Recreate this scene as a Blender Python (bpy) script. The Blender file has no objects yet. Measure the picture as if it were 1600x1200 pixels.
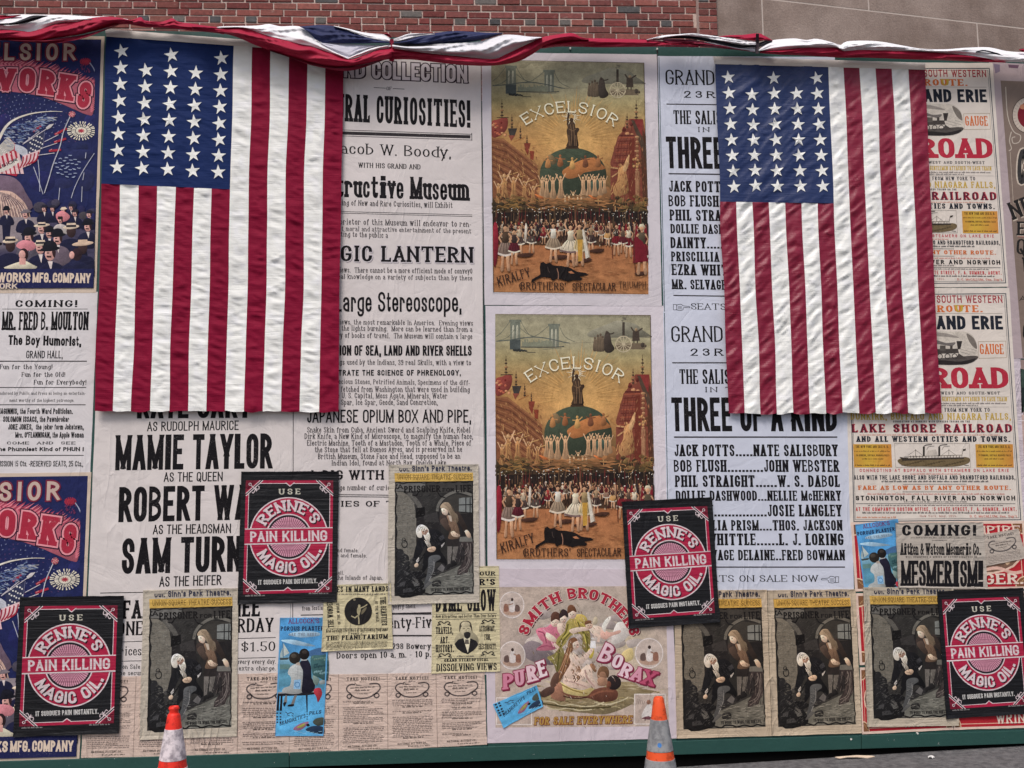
# A street hoarding pasted with old playbills and hung with two flags and bunting.
import bpy, math, random
import numpy as np
from mathutils import Vector, Matrix

random.seed(7)
SC = bpy.context.scene
COL = SC.collection
R = math.radians

# ------------------------------------------------------------------ camera
F = 1600.0                       # focal length in photo pixels (photo is 1600 x 1200)
CAM = np.array([0.0, -6.5, 1.56])
up = np.array([-166.0, -14286.0, 1600.0]); up /= np.linalg.norm(up)
rt = np.array([24000.0, -99.0, 1600.0]); rt -= up * rt.dot(up); rt /= np.linalg.norm(rt)
fw = np.cross(up, rt)
RW = np.array([rt, fw, up])      # camera axes (right, down, forward) -> world
cam_d = bpy.data.cameras.new('camera'); cam = bpy.data.objects.new('camera', cam_d)
COL.objects.link(cam); SC.camera = cam
cam_d.sensor_fit = 'HORIZONTAL'; cam_d.sensor_width = 36.0; cam_d.lens = 36.0 * F / 1600.0
cam_d.clip_start = 0.05; cam_d.clip_end = 400
cx_, cy_, cz_ = RW[:, 0], -RW[:, 1], -RW[:, 2]
cam.matrix_world = Matrix(((cx_[0], cy_[0], cz_[0], CAM[0]), (cx_[1], cy_[1], cz_[1], CAM[1]),
                           (cx_[2], cy_[2], cz_[2], CAM[2]), (0, 0, 0, 1)))

# ------------------------------------------------------------------ light
SUN_DIR = Vector((0.26, 0.62, -1.0)).normalized()      # the way the light travels
w = bpy.data.worlds.new('World'); SC.world = w; w.use_nodes = True
nt = w.node_tree
sky = nt.nodes.new('ShaderNodeTexSky'); sky.sky_type = 'NISHITA'; sky.sun_disc = False
sky.sun_elevation = math.asin(-SUN_DIR.z); sky.sun_rotation = math.atan2(-SUN_DIR.x, -SUN_DIR.y)
sky.air_density = 1.0; sky.dust_density = 4.0; sky.ozone_density = 1.0
bg = nt.nodes['Background']; bg.inputs['Strength'].default_value = 0.10
nt.links.new(sky.outputs[0], bg.inputs['Color'])
sun_d = bpy.data.lights.new('sun', 'SUN'); sun = bpy.data.objects.new('sun', sun_d); COL.objects.link(sun)
sun_d.energy = 1.55; sun_d.angle = R(22); sun_d.color = (1.0, 0.955, 0.925)
sun.rotation_euler = SUN_DIR.to_track_quat('-Z', 'Y').to_euler()
SC.view_settings.view_transform = 'Standard'; SC.view_settings.look = 'None'
SC.view_settings.exposure = 0.27; SC.view_settings.gamma = 1.0
SC.cycles.max_bounces = 5; SC.cycles.diffuse_bounces = 3; SC.cycles.glossy_bounces = 2

# ------------------------------------------------------------------ helpers
def rays(P):
    P = np.atleast_2d(np.asarray(P, float))
    d = np.stack([P[:, 0] - 800.0, P[:, 1] - 600.0, np.full(len(P), F)], 1)
    return d @ RW.T
def at(P, y=0.0):
    """where the sight line through a photo pixel meets the upright plane y = const"""
    d = rays(P); y = np.asarray(y, float)
    t = (y - CAM[1]) / d[:, 1]
    return CAM + d * t[:, None]
K = 0.965
def lin(c):
    a = np.asarray(c, float)[:3] / 255.0
    a = np.where(a <= 0.04045, a / 12.92, ((a + 0.055) / 1.055) ** 2.4)
    return np.clip(a / K, 0.004, 0.88)
def tag(o, label=None, cat=None, group=None, kind=None):
    if label: o['label'] = label
    if cat: o['category'] = cat
    if group: o['group'] = group
    if kind: o['kind'] = kind
    return o
def empty(name, loc):
    o = bpy.data.objects.new(name, None); COL.objects.link(o); o.location = loc
    o.empty_display_size = 0.1
    return o
def copy_tree(o, parent=None):
    c = o.copy(); COL.objects.link(c)
    if parent is not None: c.parent = parent
    for ch in [x for x in COL.objects if x.parent == o]: copy_tree(ch, c)
    return c
def mesh_obj(name, V, Fc, mat, parent=None, cols=None, smooth=False, loc=(0, 0, 0)):
    me = bpy.data.meshes.new(name)
    me.from_pydata([tuple(v) for v in np.asarray(V).tolist()], [], Fc)
    if cols is not None:
        ca = me.color_attributes.new('Col', 'FLOAT_COLOR', 'POINT')
        a = np.ones((len(V), 4), np.float32); a[:, :3] = cols
        ca.data.foreach_set('color', a.ravel())
    me.materials.append(mat)
    if smooth: me.polygons.foreach_set('use_smooth', [True] * len(me.polygons))
    me.update()
    o = bpy.data.objects.new(name, me); COL.objects.link(o)
    if parent is not None: o.parent = parent
    else: o.location = loc
    return o

def vn(x, y, seed=0):
    """smooth value noise in [-1, 1]"""
    x = np.asarray(x, float); y = np.asarray(y, float)
    xi = np.floor(x).astype(np.int64); yi = np.floor(y).astype(np.int64)
    fx = x - xi; fy = y - yi
    fx = fx * fx * (3 - 2 * fx); fy = fy * fy * (3 - 2 * fy)
    def h(a, b):
        n = (a * 374761393 + b * 668265263 + seed * 974711) & 0xffffffff
        n = ((n ^ (n >> 13)) * 1274126177) & 0xffffffff
        n = (n ^ (n >> 16)) & 0xffff
        return n / 32767.5 - 1.0
    a = h(xi, yi); b = h(xi + 1, yi); c = h(xi, yi + 1); d = h(xi + 1, yi + 1)
    return (a * (1 - fx) + b * fx) * (1 - fy) + (c * (1 - fx) + d * fx) * fy

# ------------------------------------------------------------------ materials
def new_mat(name):
    m = bpy.data.materials.new(name); m.use_nodes = True
    n = m.node_tree; b = n.nodes['Principled BSDF']
    return m, n, b, n.links
def ND(n, t, **kw):
    x = n.nodes.new(t)
    for k, v in kw.items():
        if k in x.inputs: x.inputs[k].default_value = v
        else: setattr(x, k, v)
    return x
def MATH(n, op, a, b=None):
    x = n.nodes.new('ShaderNodeMath'); x.operation = op
    for i, v in enumerate((a, b)):
        if v is None: continue
        if isinstance(v, (int, float)): x.inputs[i].default_value = v
        else: n.links.new(v, x.inputs[i])
    return x.outputs[0]
def paper_mat(name, rough=0.6, crease=0.25, grime=0.10, worn=0.0, spec=0.25, cscale=2.2, ripple=0.0, grain=0.0, folds=0.0):
    """printed paper: the print's own colours, faint grime, pasted-down creases"""
    m, n, b, L = new_mat(name)
    att = ND(n, 'ShaderNodeAttribute', attribute_name='Col')
    oi = n.nodes.new('ShaderNodeObjectInfo')
    geo = n.nodes.new('ShaderNodeNewGeometry')
    pos = geo.outputs['Position']
    mx = ND(n, 'ShaderNodeMix', data_type='RGBA', blend_type='MULTIPLY'); mx.inputs[0].default_value = 1.0
    L.new(att.outputs['Color'], mx.inputs[6]); L.new(oi.outputs['Color'], mx.inputs[7])
    n1 = ND(n, 'ShaderNodeTexNoise', Scale=2.3, Detail=8.0, Roughness=0.65); L.new(pos, n1.inputs['Vector'])
    n2 = ND(n, 'ShaderNodeTexNoise', Scale=240.0, Detail=2.0); L.new(pos, n2.inputs['Vector'])
    g = MATH(n, 'MULTIPLY_ADD', n1.outputs[0], -grime * 2.2); n.nodes[-1].inputs[2].default_value = 1.0 + grime * 1.05
    g2 = MATH(n, 'MULTIPLY_ADD', n2.outputs[0], 0.10); n.nodes[-1].inputs[2].default_value = 0.95
    gg = MATH(n, 'MULTIPLY', g, g2)
    m2 = ND(n, 'ShaderNodeMix', data_type='RGBA', blend_type='MULTIPLY'); m2.inputs[0].default_value = 1.0
    L.new(mx.outputs[2], m2.inputs[6])
    cmb = n.nodes.new('ShaderNodeCombineColor')
    for i in range(3): L.new(gg, cmb.inputs[i])
    L.new(cmb.outputs[0], m2.inputs[7])
    out = m2.outputs[2]
    if grain > 0:     # the uneven stipple of a lithograph
        n5 = ND(n, 'ShaderNodeTexNoise', Scale=150.0, Detail=4.0, Roughness=0.75); L.new(pos, n5.inputs['Vector'])
        n6 = ND(n, 'ShaderNodeTexNoise', Scale=26.0, Detail=3.0); L.new(pos, n6.inputs['Vector'])
        s5 = MATH(n, 'ADD', MATH(n, 'MULTIPLY', n5.outputs[0], 0.75), MATH(n, 'MULTIPLY', n6.outputs[0], 0.5))
        r5 = ND(n, 'ShaderNodeMapRange'); r5.inputs[1].default_value = 0.38; r5.inputs[2].default_value = 0.88
        r5.inputs[3].default_value = 1 - grain; r5.inputs[4].default_value = 1 + grain; L.new(s5, r5.inputs[0])
        c5 = n.nodes.new('ShaderNodeCombineColor')
        for i in range(3): L.new(r5.outputs[0], c5.inputs[i])
        m5 = ND(n, 'ShaderNodeMix', data_type='RGBA', blend_type='MULTIPLY'); m5.inputs[0].default_value = 1.0
        L.new(out, m5.inputs[6]); L.new(c5.outputs[0], m5.inputs[7]); out = m5.outputs[2]
    if worn > 0:      # ink missing in specks
        n3 = ND(n, 'ShaderNodeTexNoise', Scale=110.0, Detail=3.0, Roughness=0.7); L.new(pos, n3.inputs['Vector'])
        n4 = ND(n, 'ShaderNodeTexNoise', Scale=4.0, Detail=2.0); L.new(pos, n4.inputs['Vector'])
        s = MATH(n, 'ADD', n3.outputs[0], MATH(n, 'MULTIPLY', n4.outputs[0], 0.35))
        r = ND(n, 'ShaderNodeMapRange'); r.inputs[1].default_value = 0.80; r.inputs[2].default_value = 0.96
        r.inputs[4].default_value = worn; L.new(s, r.inputs[0])
        m3 = ND(n, 'ShaderNodeMix', data_type='RGBA', blend_type='MIX'); L.new(r.outputs[0], m3.inputs[0])
        L.new(out, m3.inputs[6]); m3.inputs[7].default_value = (0.5, 0.46, 0.45, 1)
        out = m3.outputs[2]
    L.new(out, b.inputs['Base Color'])
    b.inputs['Roughness'].default_value = rough; b.inputs['Specular IOR Level'].default_value = spec
    nw = ND(n, 'ShaderNodeTexNoise', Scale=cscale, Detail=5.0, Roughness=0.55, Distortion=1.2); L.new(pos, nw.inputs['Vector'])
    rd = MATH(n, 'ABSOLUTE', MATH(n, 'SUBTRACT', nw.outputs[0], 0.5))      # ridged: sharp creases
    rd = MATH(n, 'POWER', rd, 0.6)
    nb = ND(n, 'ShaderNodeTexNoise', Scale=14.0, Detail=3.0); L.new(pos, nb.inputs['Vector'])
    hsum = MATH(n, 'ADD', MATH(n, 'MULTIPLY', rd, 0.6), MATH(n, 'MULTIPLY', nb.outputs[0], 0.25))
    if ripple > 0:    # fine level wrinkles where the paste has cockled the sheet
        mp = ND(n, 'ShaderNodeMapping'); mp.inputs['Scale'].default_value = (3.0, 3.0, 60.0); L.new(pos, mp.inputs['Vector'])
        nr = ND(n, 'ShaderNodeTexNoise', Scale=1.0, Detail=3.0, Distortion=0.6); L.new(mp.outputs[0], nr.inputs['Vector'])
        hsum = MATH(n, 'ADD', hsum, MATH(n, 'MULTIPLY', nr.outputs[0], ripple))
    if folds > 0:     # long slack wrinkles running up and across the sheet, here and there
        mf = ND(n, 'ShaderNodeMapping'); mf.inputs['Rotation'].default_value = (0, R(24), 0); mf.inputs['Scale'].default_value = (9.0, 4.0, 2.2); L.new(pos, mf.inputs['Vector'])
        nf = ND(n, 'ShaderNodeTexNoise', Scale=1.0, Detail=2.0, Distortion=0.9); L.new(mf.outputs[0], nf.inputs['Vector'])
        rf = MATH(n, 'POWER', MATH(n, 'SUBTRACT', 1.0, MATH(n, 'MULTIPLY', MATH(n, 'ABSOLUTE', MATH(n, 'SUBTRACT', nf.outputs[0], 0.5)), 4.0)), 5.0)
        ng = ND(n, 'ShaderNodeTexNoise', Scale=1.7, Detail=1.0); L.new(pos, ng.inputs['Vector'])
        rg = ND(n, 'ShaderNodeMapRange'); rg.inputs[1].default_value = 0.46; rg.inputs[2].default_value = 0.66; L.new(ng.outputs[0], rg.inputs[0])
        hsum = MATH(n, 'ADD', hsum, MATH(n, 'MULTIPLY', MATH(n, 'MULTIPLY', rf, rg.outputs[0]), folds * .5))
    bp = ND(n, 'ShaderNodeBump', Strength=crease, Distance=0.03); L.new(hsum, bp.inputs['Height'])
    L.new(bp.outputs[0], b.inputs['Normal'])
    return m
M_PAPER = paper_mat('printed paper', grime=0.15, crease=0.4, spec=.12, folds=.6)
M_INK = paper_mat('printed ink', grime=0.15, crease=0.4, worn=0.34, spec=.10, folds=.6)
M_PRINT = paper_mat('lithograph print', grime=0.13, crease=0.42, grain=0.34, spec=.10, folds=.5)
M_SATIN = paper_mat('cockled black poster paper', rough=0.42, crease=0.38, grime=0.14, spec=0.22, ripple=0.55, folds=.4)
M_FOIL = paper_mat('crinkled thin paper', rough=0.42, crease=0.62, grime=0.16, spec=0.2, cscale=5.0, ripple=0.25, folds=.9)
def simple_mat(name, col, rough=0.6, noise=0.15, scale=8.0, bump=0.1, spec=0.3, col2=None, nthr=None, bscale=None):
    m, n, b, L = new_mat(name)
    geo = n.nodes.new('ShaderNodeNewGeometry')
    n1 = ND(n, 'ShaderNodeTexNoise', Scale=scale, Detail=8.0, Roughness=0.65); L.new(geo.outputs['Position'], n1.inputs['Vector'])
    rp = n.nodes.new('ShaderNodeValToRGB')
    c = lin(col); c2 = lin(col2) if col2 is not None else c * (1 - noise)
    rp.color_ramp.elements[0].color = (*(c * (1 + noise) if col2 is None else c), 1); rp.color_ramp.elements[1].color = (*c2, 1)
    if nthr: rp.color_ramp.elements[0].position = nthr[0]; rp.color_ramp.elements[1].position = nthr[1]
    L.new(n1.outputs[0], rp.inputs[0]); L.new(rp.outputs[0], b.inputs['Base Color'])
    b.inputs['Roughness'].default_value = rough; b.inputs['Specular IOR Level'].default_value = spec
    n2 = ND(n, 'ShaderNodeTexNoise', Scale=bscale or scale * 6, Detail=4.0); L.new(geo.outputs['Position'], n2.inputs['Vector'])
    bp = ND(n, 'ShaderNodeBump', Strength=bump, Distance=0.02); L.new(n2.outputs[0], bp.inputs['Height']); L.new(bp.outputs[0], b.inputs['Normal'])
    return m

# ------------------------------------------------------------------ pen and letters
def pen(P, T, H, closed=False, ext0=0.0, ext1=0.0):
    """a stroke along P whose thickness is T across upright and H across level runs"""
    P = np.asarray(P, float)
    keep = [0] + [i for i in range(1, len(P)) if np.hypot(*(P[i] - P[i - 1])) > 1e-6]
    P = P[keep]
    if closed and np.hypot(*(P[0] - P[-1])) < 1e-6: P = P[:-1]
    n = len(P)
    if n < 2: return np.zeros((0, 2)), []
    D = np.diff(np.vstack([P, P[:1]]) if closed else P, axis=0)
    D /= np.linalg.norm(D, axis=1)[:, None]
    if not closed:
        P = P.copy(); P[0] -= D[0] * ext0; P[-1] += D[-1] * ext1
    N = np.stack([-D[:, 1], D[:, 0]], 1)
    h = 0.5 * np.sqrt((T * N[:, 0]) ** 2 + (H * N[:, 1]) ** 2)
    off = np.zeros((n, 2))
    for i in range(n):
        if closed: a, b = i - 1, i
        else: a, b = max(i - 1, 0), min(i, n - 2)
        na, nb = N[a], N[b]; ha, hb = h[a], h[b]
        cr = na[0] * nb[1] - na[1] * nb[0]
        if abs(cr) < 0.08: o = (na * ha + nb * hb) / 2
        else:
            o = np.array([(ha * nb[1] - hb * na[1]) / cr, (hb * na[0] - ha * nb[0]) / cr])
            m = np.hypot(*o); lim = 2.6 * max(ha, hb)
            if m > lim: o *= lim / m
        off[i] = o
    V = np.vstack([P + off, P - off])
    Fc = [(i, (i + 1) % n, n + (i + 1) % n, n + i) for i in range(n if closed else n - 1)]
    return V, Fc

GL = {
 'A': (.95, "0 0s,.5 1|.5 1,1 0s|.2 .3,.8 .3"), 'B': (.86, "0 0,0 1|0 1,.92 1r,.92 .53r,0 .53|0 .53,1 .53r,1 0r,0 0"),
 'C': (.85, "1 .70,1 1r,0 1r,0 0r,1 0r,1 .30"), 'D': (.9, "0 0,0 1|0 1,1 1r,1 0r,0 0"),
 'E': (.8, "0 0s,0 1s|0 1,1 1v|0 0,1 0v|0 .52,.75 .52"), 'F': (.76, "0 0s,0 1s|0 1,1 1v|0 .52,.75 .52"),
 'G': (.9, "1 .72,1 1r,0 1r,0 0r,1 0r,1 .44,.62 .44"), 'H': (.95, "0 0s,0 1s|1 0s,1 1s|0 .52,1 .52"),
 'I': (.3, ".5 0s,.5 1s"), 'J': (.66, "1 1s,1 0r,0 0r,0 .3"), 'K': (.92, "0 0s,0 1s|.05 .36,.95 1s|.36 .6,1 0s"),
 'L': (.76, "0 0s,0 1s|0 0,1 0v"), 'M': (1.18, "0 0s,0 1|0 1,.5 .08|.5 .08,1 1|1 1,1 0s"), 'N': (.98, "0 0s,0 1|0 1,1 0|1 0,1 1s"),
 'O': (.9, "*0 0r,1 0r,1 1r,0 1r"), 'P': (.82, "0 0s,0 1|0 1,1 1r,1 .45r,0 .45"), 'Q': (.9, "*0 0r,1 0r,1 1r,0 1r|.55 .25,1 -.08"),
 'R': (.9, "0 0s,0 1|0 1,.94 1r,.94 .49r,0 .49|.45 .49,1 0s"), 'S': (.82, "1 .73,1 1r,0 1r,0 .56r,1 .46r,1 0r,0 0r,0 .27"),
 'T': (.86, ".5 0s,.5 1|0 1v,1 1v"), 'U': (.92, "0 1s,0 0r,1 0r,1 1s"), 'V': (.92, "0 1s,.5 0|.5 0,1 1s"),
 'W': (1.32, "0 1s,.26 0|.26 0,.5 .95|.5 .95,.74 0|.74 0,1 1s"), 'X': (.94, "0 1s,1 0s|0 0s,1 1s"), 'Y': (.92, "0 1s,.5 .45|1 1s,.5 .45|.5 .5,.5 0s"),
 'Z': (.85, "0 1v,1 1,0 0,1 0v"),
 '0': (.76, "*0 0r,1 0r,1 1r,0 1r"), '1': (.42, ".6 0s,.6 1,.0 .8"), '2': (.76, "0 .7,0 1r,1 1r,1 .52r,0 0,1 0"),
 '3': (.76, "0 .75,0 1r,.94 1r,.94 .54r,.4 .54|.4 .54,1 .54r,1 0r,0 0r,0 .25"), '4': (.78, ".75 0s,.75 1,0 .28,1 .28"),
 '5': (.76, ".95 1,.08 1,.04 .56,1 .62r,1 0r,0 0r,0 .2"), '6': (.76, "1 .8,1 1r,0 1r,0 0r,1 0r,1 .55r,0 .55"), '7': (.74, "0 1v,1 1,.35 0"),
 '8': (.78, "*.05 .54r,.95 .54r,.95 1r,.05 1r|*0 0r,1 0r,1 .54r,0 .54r"), '9': (.76, "0 .2,0 0r,1 0r,1 1r,0 1r,0 .45r,1 .45"),
 'a': (.74, "0 .55,0 .7r,.95 .7r,.95 0s|.95 .4,0 .4r,0 0r,.95 0"), 'b': (.78, "0 1s,0 0|0 .7,1 .7r,1 0r,0 0"), 'c': (.68, "1 .48,1 .7r,0 .7r,0 0r,1 0r,1 .2"),
 'd': (.78, "1 1s,1 0s|1 .7,0 .7r,0 0r,1 0"), 'e': (.7, "0 .36,1 .36,1 .7r,0 .7r,0 0r,1 0r,1 .17"), 'f': (.46, "1 .86,1 1r,.35 1r,.35 0s|0 .7,.9 .7"),
 'g': (.76, "1 .7,1 -.28r,0 -.28r,0 -.12|1 .7,0 .7r,0 0r,1 0"), 'h': (.78, "0 1s,0 0s|0 .7,1 .7r,1 0s"), 'i': (.27, ".5 .7s,.5 0s|.5 .9,.5 1"),
 'j': (.3, ".6 .7s,.6 -.28r,0 -.28|.6 .9,.6 1"), 'k': (.76, "0 1s,0 0s|.05 .28,.9 .7s|.32 .42,1 0s"), 'l': (.27, ".5 1s,.5 0s"),
 'm': (1.16, "0 .7s,0 0s|0 .7,.5 .7r,.5 0s|.5 .7,1 .7r,1 0s"), 'n': (.78, "0 .7s,0 0s|0 .7,1 .7r,1 0s"), 'o': (.74, "*0 0r,1 0r,1 .7r,0 .7r"),
 'p': (.78, "0 .7s,0 -.28s|0 .7,1 .7r,1 0r,0 0"), 'q': (.78, "1 .7s,1 -.28s|1 .7,0 .7r,0 0r,1 0"), 'r': (.58, "0 .7s,0 0s|0 .7,1 .7r,1 .5"),
 's': (.64, "1 .53,1 .7r,0 .7r,0 .4r,1 .31r,1 0r,0 0r,0 .17"), 't': (.48, ".35 .95,.35 0r,1 0r,1 .14|0 .7,.95 .7"), 'u': (.78, "0 .7s,0 0r,1 0|1 .7s,1 0s"),
 'v': (.72, "0 .7s,.5 0|.5 0,1 .7s"), 'w': (1.06, "0 .7s,.26 0|.26 0,.5 .68|.5 .68,.74 0|.74 0,1 .7s"), 'x': (.74, "0 .7s,1 0s|0 0s,1 .7s"),
 'y': (.74, "0 .7s,.5 0|1 .7s,.2 -.28"), 'z': (.68, "0 .7,1 .7,0 0,1 0"),
 '.': (.22, ".5 0,.5 .06"), ',': (.22, ".5 .06,.2 -.16"), '!': (.28, ".5 1,.5 .3|.5 0,.5 .07"), "'": (.2, ".6 1,.3 .74"), '-': (.42, "0 .36,1 .36"),
 ':': (.22, ".5 0,.5 .05|.5 .55,.5 .6"), '&': (.98, ".98 .42,.6 0r,0 0r,0 .5r,.72 .6r,.72 1r,.2 1r,.2 .7,1 0"),
 '$': (.8, "1 .73,1 .92r,0 .92r,0 .56r,1 .46r,1 .08r,0 .08r,0 .27|.5 1.06,.5 -.06"), '~': (1.2, "0 .36,1 .36"), '*': (.3, ".5 .42,.5 .5"),
}
def parse_gl():
    out = {}
    for ch, (wd, s) in GL.items():
        st = []
        for part in s.split('|'):
            closed = part[0] == '*'
            if closed: part = part[1:]
            pts = []
            for tok in part.split(','):
                a, b = tok.split(' '); fl = ''
                while b[-1] in 'rsv': fl += b[-1]; b = b[:-1]
                pts.append((float(a), float(b), fl))
            st.append((closed, pts))
        out[ch] = (wd, st)
    return out
GLYPH = parse_gl()
STY = {
 'goth':  dict(T=.27, H=.165, S=0, SH=0, ry=.20, g=.13), 'gothl': dict(T=.17, H=.12, S=0, SH=0, ry=.20, g=.16),
 'gothb': dict(T=.27, H=.20, S=0, SH=0, ry=.22, g=.10), 'slab':  dict(T=.23, H=.13, S=.08, SH=.13, ry=.26, g=.20),
 'clar':  dict(T=.21, H=.08, S=.05, SH=.07, ry=.24, g=.18), 'fat': dict(T=.32, H=.12, S=.09, SH=.14, ry=.40, g=.24),
 'rom':   dict(T=.17, H=.075, S=.085, SH=.07, ry=.42, g=.20), 'romw': dict(T=.155, H=.06, S=.11, SH=.055, ry=.42, g=.17),
 'thin':  dict(T=.11, H=.10, S=0, SH=0, ry=.40, g=.22), 'thins': dict(T=.10, H=.09, S=.05, SH=.07, ry=.42, g=.24),
}
def glyph(ch, wd, st, grow=0.0, q=4):
    """list of (verts, faces) in cap-height units for one letter of width wd"""
    T = min(st['T'], 0.40 * wd if ch not in "IilL.,!'|:*" else wd); H = st['H']
    if ch in "mMwWB8&": T = min(T, (0.24 if ch in 'Ww' else 0.28) * wd)
    ry = st['ry']; S = st['S']; SH = st['SH']
    X = lambda x: T / 2 + (wd - T) * x if wd > T else wd / 2
    hi = 1 - H / 2
    Y = lambda y: H / 2 + (hi - H / 2) * y
    res = []
    for closed, pts in GLYPH[ch][1]:
        n = len(pts); C = np.array([(X(a), Y(b)) for a, b, _ in pts]); path = []
        for i in range(n):
            fl = pts[i][2]
            if 'r' in fl:
                a = C[i - 1]; c = C[(i + 1) % n]; p = C[i]
                def cut(o, other_round):
                    v = o - p; L = np.hypot(*v)
                    if L < 1e-9: return p
                    lim = L * (0.5 if other_round else 1.0)
                    if abs(v[0]) > abs(v[1]): d = lim if other_round else min(lim, L * .85)
                    else: d = min(lim, ry)
                    return p + v / L * d
                s = cut(a, 'r' in pts[i - 1][2]); e = cut(c, 'r' in pts[(i + 1) % n][2])
                kp = .56
                for k in range(q + 1):
                    t = k / q; b1 = s + (p - s) * kp; b2 = e + (p - e) * kp
                    path.append((1 - t) ** 3 * s + 3 * (1 - t) ** 2 * t * b1 + 3 * (1 - t) * t * t * b2 + t ** 3 * e)
            else: path.append(C[i])
        e = [0, 0]
        if not closed:
            for j, (i0, i1) in enumerate(((0, 1), (n - 1, n - 2))):
                v = C[i0] - C[i1]
                e[j] = T / 2 if abs(v[0]) > abs(v[1]) * 1.5 else H / 2
                if abs(v[0]) > .05 and abs(v[1]) > .3: e[j] = .12
        V, Fc = pen(path, T + grow, H + grow, closed, e[0] + grow / 2, e[1] + grow / 2)
        if len(V):
            lo = -.32 if ch in 'gjpqyQ,$' else 0
            V[:, 1] = np.clip(V[:, 1], lo - grow / 2, (1.08 if ch == '$' else 1) + grow / 2)
            res.append((V, Fc))
        if S > 0:
            for i, (a, b, fl) in enumerate(pts):
                if 's' in fl:
                    y0 = 1 if b >= .99 else (.7 if b > .5 else (0 if b > -.1 else -.28)); sg = -1 if b > .3 else 1
                    x = X(a); hw = T / 2 + S
                    q_ = np.array([(x - hw, y0), (x + hw, y0), (x + hw, y0 + sg * SH), (x - hw, y0 + sg * SH)])
                    if grow: q_ += np.sign(q_ - q_.mean(0)) * grow / 2
                    res.append((q_, [(0, 1, 2, 3)]))
                if 'v' in fl:
                    sg = -1 if b > .5 else 1; y0 = 1 if b > .5 else 0
                    x1 = X(a) + (T / 2 if a > .5 else -T / 2); x0 = x1 - (T * .55 if a > .5 else -T * .55)
                    q_ = np.array([(x0, y0), (x1, y0), (x1, y0 + sg * .28), (x0, y0 + sg * .24)])
                    if grow: q_ += np.sign(q_ - q_.mean(0)) * grow / 2
                    res.append((q_, [(0, 1, 2, 3)]))
    return res
def layout(s, Lc, st):
    """letter positions so that s fills the length Lc (in cap heights)"""
    W = 1.0; T0 = st['T']; S0 = st['S']
    def ws(W):
        k = min(1.0, W) ** .5; st['T'] = T0 * k; st['S'] = S0 * min(1.0, W)
        return [(.42 * W if c == ' ' else max(GLYPH[c][0] * W, st['T'] * (1.0 if c in ".,'!:" else 1.05)) + (2 * st['S'] if c in "IilfTtrj1" else 0)) for c in s]
    for _ in range(16):
        tot = sum(ws(W)) + st['g'] * W * (len(s) - 1)
        W *= Lc / tot
    ws(W)
    out = []; x = 0
    for c, w_ in zip(s, ws(W)):
        out.append((c, x, w_)); x += w_ + st['g'] * W
    return out

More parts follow.
